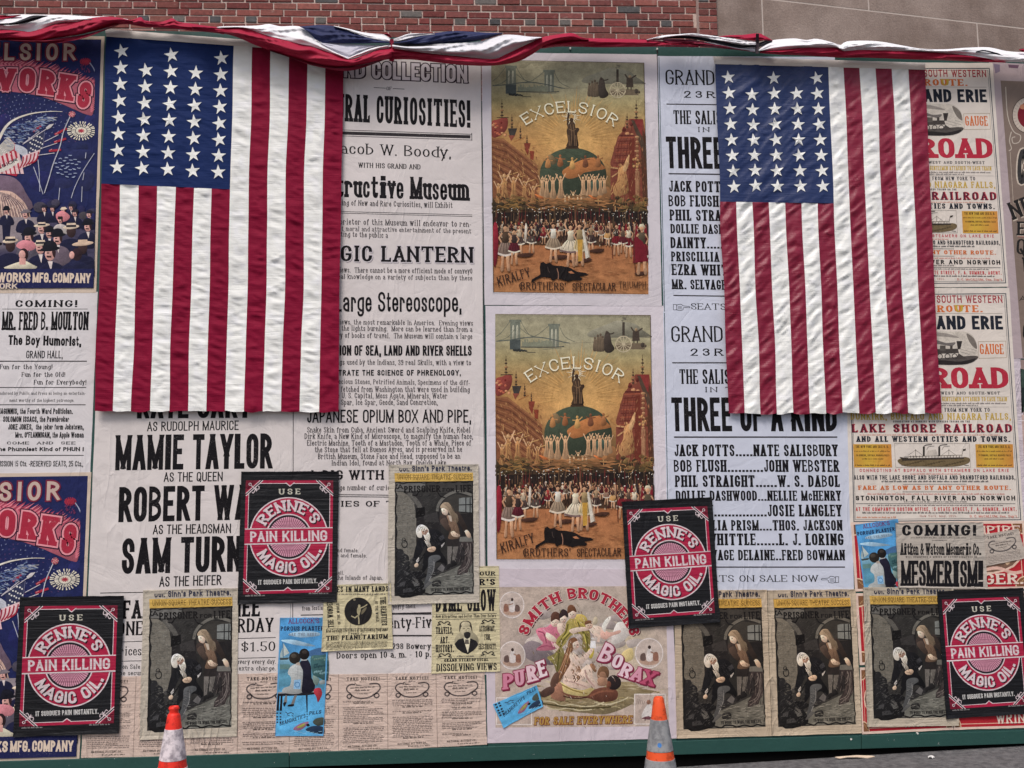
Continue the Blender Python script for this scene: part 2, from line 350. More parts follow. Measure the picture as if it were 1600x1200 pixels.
# ------------------------------------------------------------------ printed sheets
STEP = 3.5e-6
class Sheet:
    """a pasted sheet: paper is the thing, each kind of print on it a child mesh.
       All drawing is given where it sits on the wall, in photo pixels."""
    def __init__(s, name, quad, paper, lift, mat=None, thick=0.0012, wob=0.5, curl=None, inset=3.0):
        s.name = name; s.quad = np.array(quad, float); s.lift = lift; s.k = 0.0003
        s.layers = {}; s.cur = 'lettering'; s.mat = mat or M_PAPER; s.mapf = None; s.clip = None; s.model = 0.0
        q = at(s.quad); s.c = np.array([q[:, 0].mean(), 0, q[:, 2].mean()])
        P = []; rnd = random.Random(int(quad[0][0] * 7 + quad[0][1]))
        for i in range(4):
            a, b = s.quad[i], s.quad[(i + 1) % 4]; m = 14
            nrm = np.array([-(b - a)[1], (b - a)[0]]) / np.hypot(*(b - a))
            for j in range(m): P.append(a + (b - a) * j / m + nrm * (rnd.uniform(-wob, wob) * (0 if j == 0 else .6)))
        P = np.array(P); Wd = at(P); n = len(P)
        V = np.vstack([Wd, Wd]) - s.c
        V[:n, 1] = -lift; V[n:, 1] = -lift + min(thick, lift * .9)
        V[n:, 1] = 0.0 if lift < .006 else -lift + .004
        Fc = [(i, n + i, n + (i + 1) % n, (i + 1) % n) for i in range(n)]
        curl = (.004 if lift > .0055 else 0) if curl is None else curl
        if curl:      # margins that have come away from the wall a little, unevenly
            cen = P.mean(0); Q_ = P + (cen - P) / np.abs(cen - P).max(1, keepdims=True) * inset; I_ = at(Q_) - s.c; I_[:, 1] = -lift
            ph = rnd.uniform(0, 90); t_ = np.arange(n) / 5.0 + ph; a_ = np.clip(.35 + .75 * vn(t_, t_ * 0 + ph, 3), 0, 1)
            for c_ in range(4):
                if rnd.random() < .6: a_[c_ * 14] = 1.1; a_[c_ * 14 - 1] = max(a_[c_ * 14 - 1], .7); a_[(c_ * 14 + 1) % n] = max(a_[(c_ * 14 + 1) % n], .7)
            V[:n, 1] -= curl * a_; V = np.vstack([V, I_]); m_ = 2 * n
            Fc += [(i, (i + 1) % n, m_ + (i + 1) % n, m_ + i) for i in range(n)] + [tuple(range(m_, m_ + n))]
        else: Fc.append(tuple(range(n)))
        s.root = mesh_obj(name, V, Fc, s.mat, None, np.tile(lin(paper), (len(V), 1)), loc=tuple(s.c))
    def layer(s, n): s.cur = n
    def add(s, P, Fc, col, dk=0.0):
        P = np.asarray(P, float)
        if s.clip: P = np.clip(P, s.clip[:2], s.clip[2:])
        if s.mapf: P = s.mapf(P)
        V = at(P) - s.c; V[:, 1] = -(s.lift + s.k + np.asarray(dk))
        L = s.layers.setdefault(s.cur, [[], [], [], 0])
        L[0].append(V); o = L[3]; L[1].extend([tuple(i + o for i in f) for f in Fc]); L[3] += len(V)
        c = np.asarray(col, float)
        L[2].append(np.tile(lin(c), (len(V), 1)) if c.ndim == 1 else np.array([lin(x) for x in c]))
    def step(s, n=1): s.k += STEP * n
    def poly(s, P, col): s.add(P, [tuple(range(len(P)))], col); s.step()
    def rect(s, x0, y0, x1, y1, col): s.poly([(x0, y0), (x1, y0), (x1, y1), (x0, y1)], col)
    def tone(s, P, col):
        """the lithographer's modelling of a form: lighter to its upper left, darker to its lower right"""
        P = np.asarray(P, float)
        if not s.model or s.cur not in ('illustration', 'portrait'): return col
        d = P - P.mean(0); d /= np.abs(d).max(0) + 1e-6; f = 1 - s.model * (.55 * d[:, 0] + .75 * d[:, 1])
        return [tuple(np.clip(np.array(col) * k, 0, 250)) for k in f]
    def ell(s, cx, cy, rx, ry, col, rot=0, n=18):
        t = np.linspace(0, 2 * math.pi, n, endpoint=False); c, d = math.cos(R(rot)), math.sin(R(rot))
        x, y = rx * np.cos(t), ry * np.sin(t)
        P = np.stack([cx + x * c - y * d, cy + x * d + y * c], 1); s.poly(P, s.tone(P, col))
    def ring(s, cx, cy, r, wd, col, ry=None, n=40):
        t = np.linspace(0, 2 * math.pi, n, endpoint=False); ry = ry or r
        s.line(np.stack([cx + r * np.cos(t), cy + ry * np.sin(t)], 1), wd, col, True)
    def line(s, P, wd, col, closed=False):
        V, Fc = pen(P, wd, wd, closed)
        if len(V): s.add(V, Fc, col); s.step()
    def taper(s, a, b, w0, w1, col):
        a = np.array(a, float); b = np.array(b, float); d = b - a; L = np.hypot(*d)
        if L < 1e-6: return
        n = np.array([-d[1], d[0]]) / L
        s.poly([a + n * w0 / 2, b + n * w1 / 2, b - n * w1 / 2, a - n * w0 / 2], col)
    def blob(s, P, col, n=5, closed=True):
        P = crom(P, n); s.poly(P, s.tone(P, col))
    def curve(s, P, wd, col, n=5, closed=False): s.line(crom(P, n, closed), wd, col, closed)
    def grid(s, quad, nx, ny, fn):
        """smooth coloured ground, colour fn(u, v) in 0..255"""
        q = np.array(quad, float); P = []; C = []
        for j in range(ny + 1):
            for i in range(nx + 1):
                u, v = i / nx, j / ny
                P.append((q[0] * (1 - u) + q[1] * u) * (1 - v) + (q[3] * (1 - u) + q[2] * u) * v); C.append(fn(u, v))
        Fc = [(j * (nx + 1) + i, j * (nx + 1) + i + 1, (j + 1) * (nx + 1) + i + 1, (j + 1) * (nx + 1) + i) for j in range(ny) for i in range(nx)]
        s.add(P, Fc, C); s.step()
    def put(s, ls, fn, st, col, grow=0.0, q=4):
        for c, x, wd in ls:
            if c == ' ': continue
            for j, (V, Fc) in enumerate(glyph(c, wd, st, grow, q)):
                V = V.copy(); V[:, 0] += x
                s.add(fn(V), Fc, col, j * 3e-6)
        s.step(8)
    def text(s, t, x0, x1, y0, cap, sty, col=(24, 22, 25), y1=None, grow=0, shadow=None, lean=True, outline=None, rot=None, slant=0.0, **kw):
        """t set from x0 to x1 on a baseline from y0 to y1"""
        st = dict(STY[sty]); st.update(kw)
        if '|' in t:      # x0 is where the part after the bar starts; what stands before it runs on to the left
            pre, vis = t.split('|'); wl = lambda q: sum((.42 if c == ' ' else GLYPH[c][0]) + st['g'] for c in q)
            t = pre + vis; y0 = y0 if y1 is None else y0 - (y1 - y0) * wl(pre) / wl(vis); x0 = x0 - (x1 - x0) * wl(pre) / wl(vis)
        y1 = y0 if y1 is None else y1
        a = np.array([x0, y0], float); d = np.array([x1 - x0, y1 - y0], float); L = np.hypot(*d); e = d / L
        ls = layout(t, L / cap, st)
        if rot is not None or s.mapf or not lean: u = np.array([e[1], -e[0]])
        else: u = None
        def fn(V, dx=0, dy=0):
            p = a + np.outer((V[:, 0] + slant * V[:, 1]) * cap, e)
            uu = np.stack([-7e-5 * (p[:, 0] - 634), -np.ones(len(p))], 1) if u is None else u
            return p + uu * (V[:, 1] * cap)[:, None] + (dx, dy)
        q = 2 if cap < 12 else (3 if cap < 26 else 5)
        if shadow:
            for dx, dy, c in shadow: s.put(ls, lambda V: fn(V, dx, dy), st, c, grow, q)
        if outline:
            for g, c in outline: s.put(ls, fn, st, c, g, q)
        s.put(ls, fn, st, col, grow, q)
    def arc(s, t, cx, cy, r, a0, a1, cap, sty, col, under=False, shadow=None, outline=None, sy=1.0, grow=0, **kw):
        st = dict(STY[sty]); st.update(kw)
        a0, a1 = R(a0), R(a1); rm = r + (cap / 2 if not under else -cap / 2)
        ls = layout(t, (a1 - a0) * rm / cap, st)
        def fn(V, dx=0, dy=0):
            th = a0 + V[:, 0] * cap / rm
            rr = r + V[:, 1] * cap if not under else r - V[:, 1] * cap
            return np.stack([cx + rr * np.sin(th) + dx, cy + (-1 if not under else 1) * rr * np.cos(th) * sy + dy], 1)
        if shadow:
            for dx, dy, c in shadow: s.put(ls, lambda V: fn(V, dx, dy), st, c, grow)
        if outline:
            for g, c in outline: s.put(ls, fn, st, c, g)
        s.put(ls, fn, st, col, grow)
    def small(s, x0, x1, y, cap, col=(90, 84, 84), y1=None, fill=.72, seed=0, sty='rom'):
        """a line of print too small to read: word-length runs of little strokes"""
        rnd = random.Random(int(x0 * 13 + y * 7 + seed)); x = x0; y1 = y if y1 is None else y1; P = []; Fc = []
        while x < x1 - cap:
            for _ in range(rnd.randint(2, 8)):
                wd = cap * rnd.uniform(.28, .5); h = cap * rnd.choice((.6, .6, .65, .95))
                if x + wd > x1: break
                yy = y + (y1 - y) * (x - x0) / max(x1 - x0, 1)
                b = len(P)
                P += [(x, yy), (x + wd * fill, yy), (x + wd * fill, yy - h), (x, yy - h)]; Fc.append((b, b + 1, b + 2, b + 3)); x += wd
            x += cap * .45
        if P: s.add(P, Fc, col); s.step()
    def hatch(s, fn, n, ln, wd, ang, cols, seed=1):
        """engraver's strokes: fn(rnd) gives where, each stroke lying a hair above the last"""
        rnd = random.Random(seed); P = []; Fc = []; C = []; D = []
        for j in range(n):
            x, y = fn(rnd); a = R(ang + rnd.uniform(-16, 16)); l_ = ln * rnd.uniform(.5, 1.3); w_ = wd * rnd.uniform(.5, 1.2); dx, dy = math.cos(a) * l_ / 2, math.sin(a) * l_ / 2; nx, ny = -math.sin(a) * w_ / 2, math.cos(a) * w_ / 2
            b = len(P); P += [(x - dx, y - dy), (x + nx, y + ny), (x + dx, y + dy), (x - nx, y - ny)]; Fc.append((b, b + 1, b + 2, b + 3)); C += [cols[rnd.randrange(len(cols))]] * 4; D += [(j % 24) * 2.5e-6] * 4
        s.add(P, Fc, C, np.array(D)); s.step(20)
    def rule(s, x0, x1, y0, wd, col=(50, 46, 48), y1=None): s.line([(x0, y0), (x1, y0 if y1 is None else y1)], wd, col)
    def done(s, label, cat='poster', group=None):
        for nm, (V, Fc, C, _) in s.layers.items():
            nm = nm.split('#')[0]
            mt = M_PRINT if nm in ('illustration', 'steamer', 'locomotive', 'portrait') else (s.mat if s.mat is not M_PAPER else (M_INK if nm == 'lettering' else M_PAPER))
            mesh_obj(nm, np.vstack(V), Fc, mt, s.root, np.vstack(C))
        return tag(s.root, label, cat, group)
def crom(P, n=5, closed=True):
    P = np.asarray(P, float); m = len(P); out = []
    for i in range(m if closed else m - 1):
        g = lambda k: P[k % m] if closed else P[min(max(k, 0), m - 1)]
        a, b, c, d = g(i - 1), g(i), g(i + 1), g(i + 2)
        for j in range(n):
            t = j / n
            out.append(.5 * (2 * b + (c - a) * t + (2 * a - 5 * b + 4 * c - d) * t * t + (3 * b - a - 3 * c + d) * t ** 3))
    if not closed: out.append(P[-1])
    return np.array(out)
def qframe(q):
    q = at(np.array(q, float)); q = q[:, (0, 2)]
    tp, bt = q[1] - q[0], q[2] - q[3]; lf, rg = q[0] - q[3], q[1] - q[2]
    wd = (np.hypot(*tp) + np.hypot(*bt)) / 2; ht = (np.hypot(*lf) + np.hypot(*rg)) / 2
    d = tp / np.hypot(*tp) + bt / np.hypot(*bt); u = lf / np.hypot(*lf) + rg / np.hypot(*rg)
    ang = (math.atan2(d[1], d[0]) + math.atan2(u[1], u[0]) - math.pi / 2) / 2
    return q.mean(0), wd, ht, ang
def repaste(sh, quad, lift, label, tint=None, uniform=False):
    """another copy of the same bill, pasted elsewhere"""
    c0, w0, h0, a0 = qframe(sh.quad); c1, w1, h1, a1 = qframe(quad)
    o = copy_tree(sh.root)
    sx, sz = w1 / w0, h1 / h0
    if uniform: sx = sz = (sx + sz) / 2
    o.location = (c1[0], -(lift - sh.lift), c1[1]); o.scale = (sx, 1, sz); o.rotation_euler = (0, -(a1 - a0), 0)
    o['label'] = label
    if tint:
        o.color = (*tint, 1)
        for ch in [x for x in COL.objects if x.parent == o]: ch.color = (*tint, 1)
    return o
def quadmap(src, dst):
    """projective map taking the 4 corners src to dst"""
    A = []; B = []
    for (x, y), (u, v) in zip(src, dst):
        A += [[x, y, 1, 0, 0, 0, -u * x, -u * y], [0, 0, 0, x, y, 1, -v * x, -v * y]]; B += [u, v]
    h = np.linalg.solve(np.array(A, float), np.array(B, float))
    def f(P):
        P = np.asarray(P, float); d = h[6] * P[:, 0] + h[7] * P[:, 1] + 1
        return np.stack([(h[0] * P[:, 0] + h[1] * P[:, 1] + h[2]) / d, (h[3] * P[:, 0] + h[4] * P[:, 1] + h[5]) / d], 1)
    return f
def zoom(x0, y0, k): return lambda P: np.asarray(P, float) / k + (x0, y0)
INK = (26, 24, 27)
# ------------------------------------------------------------------ setting
GZ = at([(1200, 1191), (1600, 1166)])
gs = (GZ[1, 2] - GZ[0, 2]) / (GZ[1, 0] - GZ[0, 0]); g0 = GZ[0, 2] - gs * GZ[0, 0]
def gz(x): return g0 + gs * np.clip(x, -3.4, 5)
M_ROAD = simple_mat('asphalt', (126, 124, 124), rough=.9, scale=22, bump=.7, bscale=120, spec=.2, col2=(92, 90, 91), nthr=(.36, .64))
xs = np.concatenate([[-60], np.linspace(-6, 7, 27), [60]]); ys = [-60, -8, -4, -2, -1, -.5, 0, .5, 3.6, 40]
V = [(x, y, gz(x)) for y in ys for x in xs]; nx = len(xs)
Fc = [(j * nx + i, j * nx + i + 1, (j + 1) * nx + i + 1, (j + 1) * nx + i) for j in range(len(ys) - 1) for i in range(nx - 1)]
tag(mesh_obj('road', V, Fc, M_ROAD), kind='structure')

def boxes(name, L, mat, parent=None, cols=None, bev=0, loc=(0, 0, 0)):
    V = []; Fc = []; C = []
    for i, (x0, x1, y0, y1, z0, z1) in enumerate(L):
        b = len(V)
        V += [(x, y, z) for z in (z0, z1) for x, y in ((x0, y0), (x1, y0), (x1, y1), (x0, y1))]
        Fc += [tuple(b + k for k in f) for f in ((0, 1, 5, 4), (1, 2, 6, 5), (2, 3, 7, 6), (3, 0, 4, 7), (4, 5, 6, 7), (3, 2, 1, 0))]
        if cols is not None: C += [cols[i]] * 8
    o = mesh_obj(name, V, Fc, mat, parent, np.array(C) if cols is not None else None, loc=loc)
    if bev:
        m = o.modifiers.new('edge', 'BEVEL'); m.width = bev; m.segments = 1; m.limit_method = 'ANGLE'
    return o

# brick building, set back behind the hoarding
BY = 2.9
m, n, b, L = new_mat('brick'); att = ND(n, 'ShaderNodeAttribute', attribute_name='Col')
geo = n.nodes.new('ShaderNodeNewGeometry')
t1 = ND(n, 'ShaderNodeTexNoise', Scale=28.0, Detail=6.0, Roughness=.7); L.new(geo.outputs['Position'], t1.inputs['Vector'])
rp = n.nodes.new('ShaderNodeMapRange'); rp.inputs[1].default_value = .35; rp.inputs[2].default_value = .75; rp.inputs[3].default_value = .72; rp.inputs[4].default_value = 1.3
L.new(t1.outputs[0], rp.inputs[0])
mx = ND(n, 'ShaderNodeMix', data_type='RGBA', blend_type='MULTIPLY'); mx.inputs[0].default_value = 1; L.new(att.outputs['Color'], mx.inputs[6])
cc = n.nodes.new('ShaderNodeCombineColor'); [L.new(rp.outputs[0], cc.inputs[i]) for i in range(3)]; L.new(cc.outputs[0], mx.inputs[7])
t2 = ND(n, 'ShaderNodeTexNoise', Scale=9.0, Detail=5.0, Roughness=.7); L.new(geo.outputs['Position'], t2.inputs['Vector'])
r2 = n.nodes.new('ShaderNodeMapRange'); r2.inputs[1].default_value = .60; r2.inputs[2].default_value = .78; r2.inputs[4].default_value = .55; L.new(t2.outputs[0], r2.inputs[0])
mx2 = ND(n, 'ShaderNodeMix', data_type='RGBA', blend_type='MIX'); L.new(r2.outputs[0], mx2.inputs[0]); L.new(mx.outputs[2], mx2.inputs[6]); mx2.inputs[7].default_value = (.42, .33, .28, 1)
L.new(mx2.outputs[2], b.inputs['Base Color']); b.inputs['Roughness'].default_value = .9
bp = ND(n, 'ShaderNodeBump', Strength=.5, Distance=.01); L.new(t1.outputs[0], bp.inputs['Height']); L.new(bp.outputs[0], b.inputs['Normal'])
M_BRICK = m
M_MORTAR = simple_mat('lime mortar', (200, 180, 170), rough=.95, scale=12, noise=.18, bump=.4)
bx1 = at([(1086, 30)], BY)[0, 0]; bx2 = at([(1114, 30)], BY)[0, 0]
bb = empty('brick_building', (0, BY, 0)); tag(bb, 'red brick building wall with pale mortar rising behind the hoarding', 'building')
rb = random.Random(3); LB = []; CB = []; LP = []; CP = []
reds = [(136, 76, 69), (124, 66, 60), (146, 86, 77), (114, 64, 59), (132, 80, 71), (120, 58, 55), (128, 72, 68)]
darks = [(90, 88, 88), (104, 98, 94), (84, 82, 84)]
z = 2.6; row = 0
while z < 7.2:
    header = row % 6 == 3; x = -7.5 - rb.uniform(0, .2); k = 0
    while x < bx1 - .004:
        ln = .098 if header and k % 2 else .205
        ln *= rb.uniform(.96, 1.05); x1 = min(x + ln, bx1)
        if x1 - x > .03:
            dx = rb.uniform(-.004, .004)
            LB.append((x, x1, dx, .09, z + rb.uniform(-.003, .003), z + .0560 + rb.uniform(-.003, .003)))
            dk = (header and k % 2 and rb.random() < .7) or rb.random() < .015
            c = lin(rb.choice(darks if dk else reds)) * rb.uniform(.8, 1.22); CB.append(np.clip(c, 0, .8))
        x = x1 + .0135; k += 1
    x = bx1 + (0 if row % 2 else .1)
    for x0, x1 in (((bx1 + .004, bx1 + .205 * .99),) if row % 2 else ((bx1 + .004, bx1 + .1), (bx1 + .11, bx1 + .205 * .99))):
        LP.append((x0, min(x1, bx2), -.1 + rb.uniform(-.003, .003), .02, z, z + .0585)); CP.append(np.clip(lin(rb.choice(reds + darks[:1])) * rb.uniform(.8, 1.2), 0, .8))
    z += .0685; row += 1
boxes('brickwork', LB, M_BRICK, bb, CB, bev=.003)
boxes('pilaster_brickwork', LP, M_BRICK, bb, CP, bev=.003)
boxes('mortar_bed', [(-7.6, bx1 + .003, .009, .3, -.1, 7.2), (bx1 + .0035, bx2 - .004, -.091, .3, -.1, 7.2)], M_MORTAR, bb)
bb.rotation_euler = (0, 0, R(-1.2))

# stone building to the right, its face turned a little away
M_STONE = simple_mat('weathered stone', (166, 148, 138), rough=.9, scale=1.1, bump=.22, bscale=55, col2=(122, 104, 94), nthr=(.40, .70))
n = M_STONE.node_tree; b = n.nodes['Principled BSDF']
ms = ND(n, 'ShaderNodeMapping'); ms.inputs['Scale'].default_value = (2.6, 2.6, .45); n.links.new(n.nodes['Geometry'].outputs['Position'], ms.inputs['Vector'])
nst = ND(n, 'ShaderNodeTexNoise', Scale=1.0, Detail=5.0, Roughness=.6); n.links.new(ms.outputs[0], nst.inputs['Vector'])
ng = ND(n, 'ShaderNodeTexNoise', Scale=70.0, Detail=3.0, Roughness=.8); n.links.new(n.nodes['Geometry'].outputs['Position'], ng.inputs['Vector'])
mrg = n.nodes.new('ShaderNodeMapRange'); mrg.inputs[1].default_value = .36; mrg.inputs[2].default_value = .64; mrg.inputs[3].default_value = .70; mrg.inputs[4].default_value = 1.16; n.links.new(MATH(n, 'ADD', MATH(n, 'MULTIPLY', ng.outputs[0], .55), MATH(n, 'MULTIPLY', nst.outputs[0], .45)), mrg.inputs[0])
mg = ND(n, 'ShaderNodeMix', data_type='RGBA', blend_type='MULTIPLY'); mg.inputs[0].default_value = 1
cl = b.inputs['Base Color'].links[0].from_socket; n.links.new(cl, mg.inputs[6])
cc = n.nodes.new('ShaderNodeCombineColor'); [n.links.new(mrg.outputs[0], cc.inputs[i]) for i in range(3)]; n.links.new(cc.outputs[0], mg.inputs[7]); n.links.new(mg.outputs[2], b.inputs['Base Color'])
sx = at([(1119, 30)], BY - .12)[0, 0]
sb = empty('stone_building', (sx, BY - .12, 0)); tag(sb, 'grey brown ashlar stone building behind the right half of the hoarding', 'building')
ph = R(10)
def sloc(px, py):
    """photo pixel -> (along, height) on the turned stone face"""
    d = rays([(px, py)])[0]; nrm = np.array([-math.sin(ph), math.cos(ph), 0]); o = np.array([sx, BY - .12, 0])
    t = (o - CAM).dot(nrm) / d.dot(nrm); p = CAM + d * t
    return (p - o).dot(np.array([math.cos(ph), math.sin(ph), 0])), p[2]
zj = sloc(1300, 10)[1]; blocks = []; J = .009
cut_lo = [0.0, sloc(1192, 40)[0], sloc(1528, 60)[0], sloc(1528, 60)[0] + 2.0, 8]
cut_hi = [0.0, sloc(1357, 4)[0], sloc(1547, 10)[0] + .6, 5.2, 8]
for z0, z1, cuts in ((zj - .9, zj, cut_lo), (zj, zj + .9, cut_hi), (zj + .9, zj + 1.8, cut_lo), (zj - 1.8, zj - .9, cut_hi)):
    for a, c in zip(cuts[:-1], cuts[1:]): blocks.append((a + J / 2 if a else 0, c - J / 2, 0, .25, z0 + J / 2, z1 - J / 2))
boxes('ashlar_block', blocks, M_STONE, sb, bev=.004)
boxes('mortar_joint', [(.002, 8, .0015, .3, zj - 1.9, zj + 1.9)], simple_mat('stone mortar', (196, 182, 172), rough=.95), sb)
boxes('lower_wall', [(0, 8, .02, .3, -.2, zj - 1.9)], M_STONE, sb)
sb.rotation_euler = (0, 0, ph)

# hoarding
hd = empty('hoarding', (0, 0, 0)); tag(hd, 'dark green plywood hoarding covered with pasted bills', 'hoarding')
M_GREEN = simple_mat('green painted plywood', (40, 76, 70), rough=.45, scale=5, bump=.12, noise=.14, spec=.35, bscale=40)
n = M_GREEN.node_tree; b = n.nodes['Principled BSDF']
nn = ND(n, 'ShaderNodeTexNoise', Scale=38.0, Detail=4.0, Roughness=.75); n.links.new(n.nodes['Geometry'].outputs['Position'], nn.inputs['Vector'])
mr = n.nodes.new('ShaderNodeMapRange'); mr.inputs[1].default_value = .70; mr.inputs[2].default_value = .715; n.links.new(nn.outputs[0], mr.inputs[0])
mk = ND(n, 'ShaderNodeMix', data_type='RGBA', blend_type='MIX'); n.links.new(mr.outputs[0], mk.inputs[0])
cl = b.inputs['Base Color'].links[0].from_socket; n.links.new(cl, mk.inputs[6]); mk.inputs[7].default_value = (.5, .5, .47, 1); n.links.new(mk.outputs[2], b.inputs['Base Color'])
M_DARK = simple_mat('near black gap shade and posts', (9, 9, 10), rough=1.0, scale=6, spec=.05)  # near black: paints in the shade of the gap; rear posts share it
seam = [-140, 152, 456, 757, 1042, 1334, 1592, 1860]
def sline(px0, y):     # a plumb seam through (px0, 600) at height y
    return px0 + 7e-5 * (px0 - 634) * (y - 600)
zt = at([(300, 46), (800, 66), (1300, 88)])[:, 2]
for i in range(7):
    q = at([(sline(seam[i], 600), 600), (sline(seam[i + 1], 600), 600)])
    x0, x1 = q[0, 0] + .002, q[1, 0] - .002
    ztop = at([((seam[i] + seam[i + 1]) / 2, 40 + 0.030 * max((seam[i] + seam[i + 1]) / 2, 0))])[0, 2]
    zb = at([((seam[i] + seam[i + 1]) / 2, 1186 - .03 * (seam[i] - 452))])[0, 2]
    boxes('plywood_panel', [(x0, x1, 0.0, .018, zb, ztop)], M_GREEN, hd, bev=.0015)
bs = [-140, 452, 1050, 1346, 1860]
def ybot(x): return 1199 - .0322 * (x - 452)
def ytop(x): return 1176 - .030 * (x - 452)
for a, c in zip(bs[:-1], bs[1:]):
    q = at([(a, ytop(a)), (c, ytop(c)), (c, ybot(c)), (a, ybot(a))], -.012); q2 = q.copy()
    q[:, 0] += np.array([.0015, -.0015, -.0015, .0015])
    q2 = q.copy(); q2[:, 1] = .018
    V = np.vstack([q, q2]); Fc = [(0, 1, 2, 3), (7, 6, 5, 4), (0, 4, 5, 1), (1, 5, 6, 2), (2, 6, 7, 3), (3, 7, 4, 0)]
    o = mesh_obj('base_board', V, Fc, M_GREEN, hd); mm = o.modifiers.new('edge', 'BEVEL'); mm.width = .003; mm.segments = 2
zz = at([(800, 1150)])[0, 2]
boxes('gap_shade_strip', [(-5, 6, .0195, .08, -.4, zz)], M_DARK, hd)  # added strip; its colour stands in for the shade under the base boards
boxes('rear_post', [(x, x + .09, .082, .17, -.4, 4.2) for x in (-3.4, -2.2, -1, .2, 1.4, 2.6, 3.8)], M_DARK, hd)
M_NAIL = simple_mat('zinc screw heads', (215, 212, 205), rough=.4, scale=20)
for px, py in ((891, 75), (1027, 76), (1434, 1146), (1330, 1155)):      # screw heads
    p = at([(px, py)], -.014)[0]; t = np.linspace(0, 2 * math.pi, 10, endpoint=False)
    V = [(p[0] + .006 * math.cos(a), p[1] + (0 if k else .016), p[2] + .006 * math.sin(a)) for k in (0, 1) for a in t]
    mesh_obj('screw_head', V, [tuple(range(10, 20))] + [(i, (i + 1) % 10, 10 + (i + 1) % 10, 10 + i) for i in range(10)], M_NAIL, hd)

# ------------------------------------------------------------------ flags
def cloth_mat(name, spec=.14, rough=.7, sheen=0.0, weave=.1, pucker=.55, tilt=8):
    m, n, b, L = new_mat(name); att = ND(n, 'ShaderNodeAttribute', attribute_name='Col'); L.new(att.outputs['Color'], b.inputs['Base Color'])
    b.inputs['Roughness'].default_value = rough; b.inputs['Specular IOR Level'].default_value = spec
    b.inputs['Sheen Weight'].default_value = sheen
    geo = n.nodes.new('ShaderNodeNewGeometry')
    t = ND(n, 'ShaderNodeTexNoise', Scale=420.0, Detail=2.0); L.new(geo.outputs['Position'], t.inputs['Vector'])
    t2 = ND(n, 'ShaderNodeTexNoise', Scale=26.0, Detail=4.0, Roughness=.6, Distortion=1.5); L.new(geo.outputs['Position'], t2.inputs['Vector'])
    mp = ND(n, 'ShaderNodeMapping'); mp.inputs['Scale'].default_value = (6.0, 6.0, 62.0); mp.inputs['Rotation'].default_value = (0, R(tilt), 0); L.new(geo.outputs['Position'], mp.inputs['Vector'])
    t3 = ND(n, 'ShaderNodeTexNoise', Scale=1.0, Detail=4.0, Roughness=.6, Distortion=.8); L.new(mp.outputs[0], t3.inputs['Vector'])
    s = MATH(n, 'ADD', MATH(n, 'ADD', MATH(n, 'MULTIPLY', t.outputs[0], weave), MATH(n, 'MULTIPLY', t2.outputs[0], .22)), MATH(n, 'MULTIPLY', t3.outputs[0], pucker))
    bp = ND(n, 'ShaderNodeBump', Strength=.5, Distance=.012); L.new(s, bp.inputs['Height']); L.new(bp.outputs[0], b.inputs['Normal'])
    return m
M_COTTON = cloth_mat('cotton flag cloth'); M_SATEEN = cloth_mat('sateen flag cloth', spec=.5, rough=.42, tilt=-28)
WHITE, RED, BLUE = (240, 238, 232), (130, 12, 48), (22, 42, 90)
def bil(q, u, v):
    q = np.asarray(q, float); u = np.asarray(u)[:, None]; v = np.asarray(v)[:, None]
    return (q[0] * (1 - u) + q[1] * u) * (1 - v) + (q[3] * (1 - u) + q[2] * u) * v
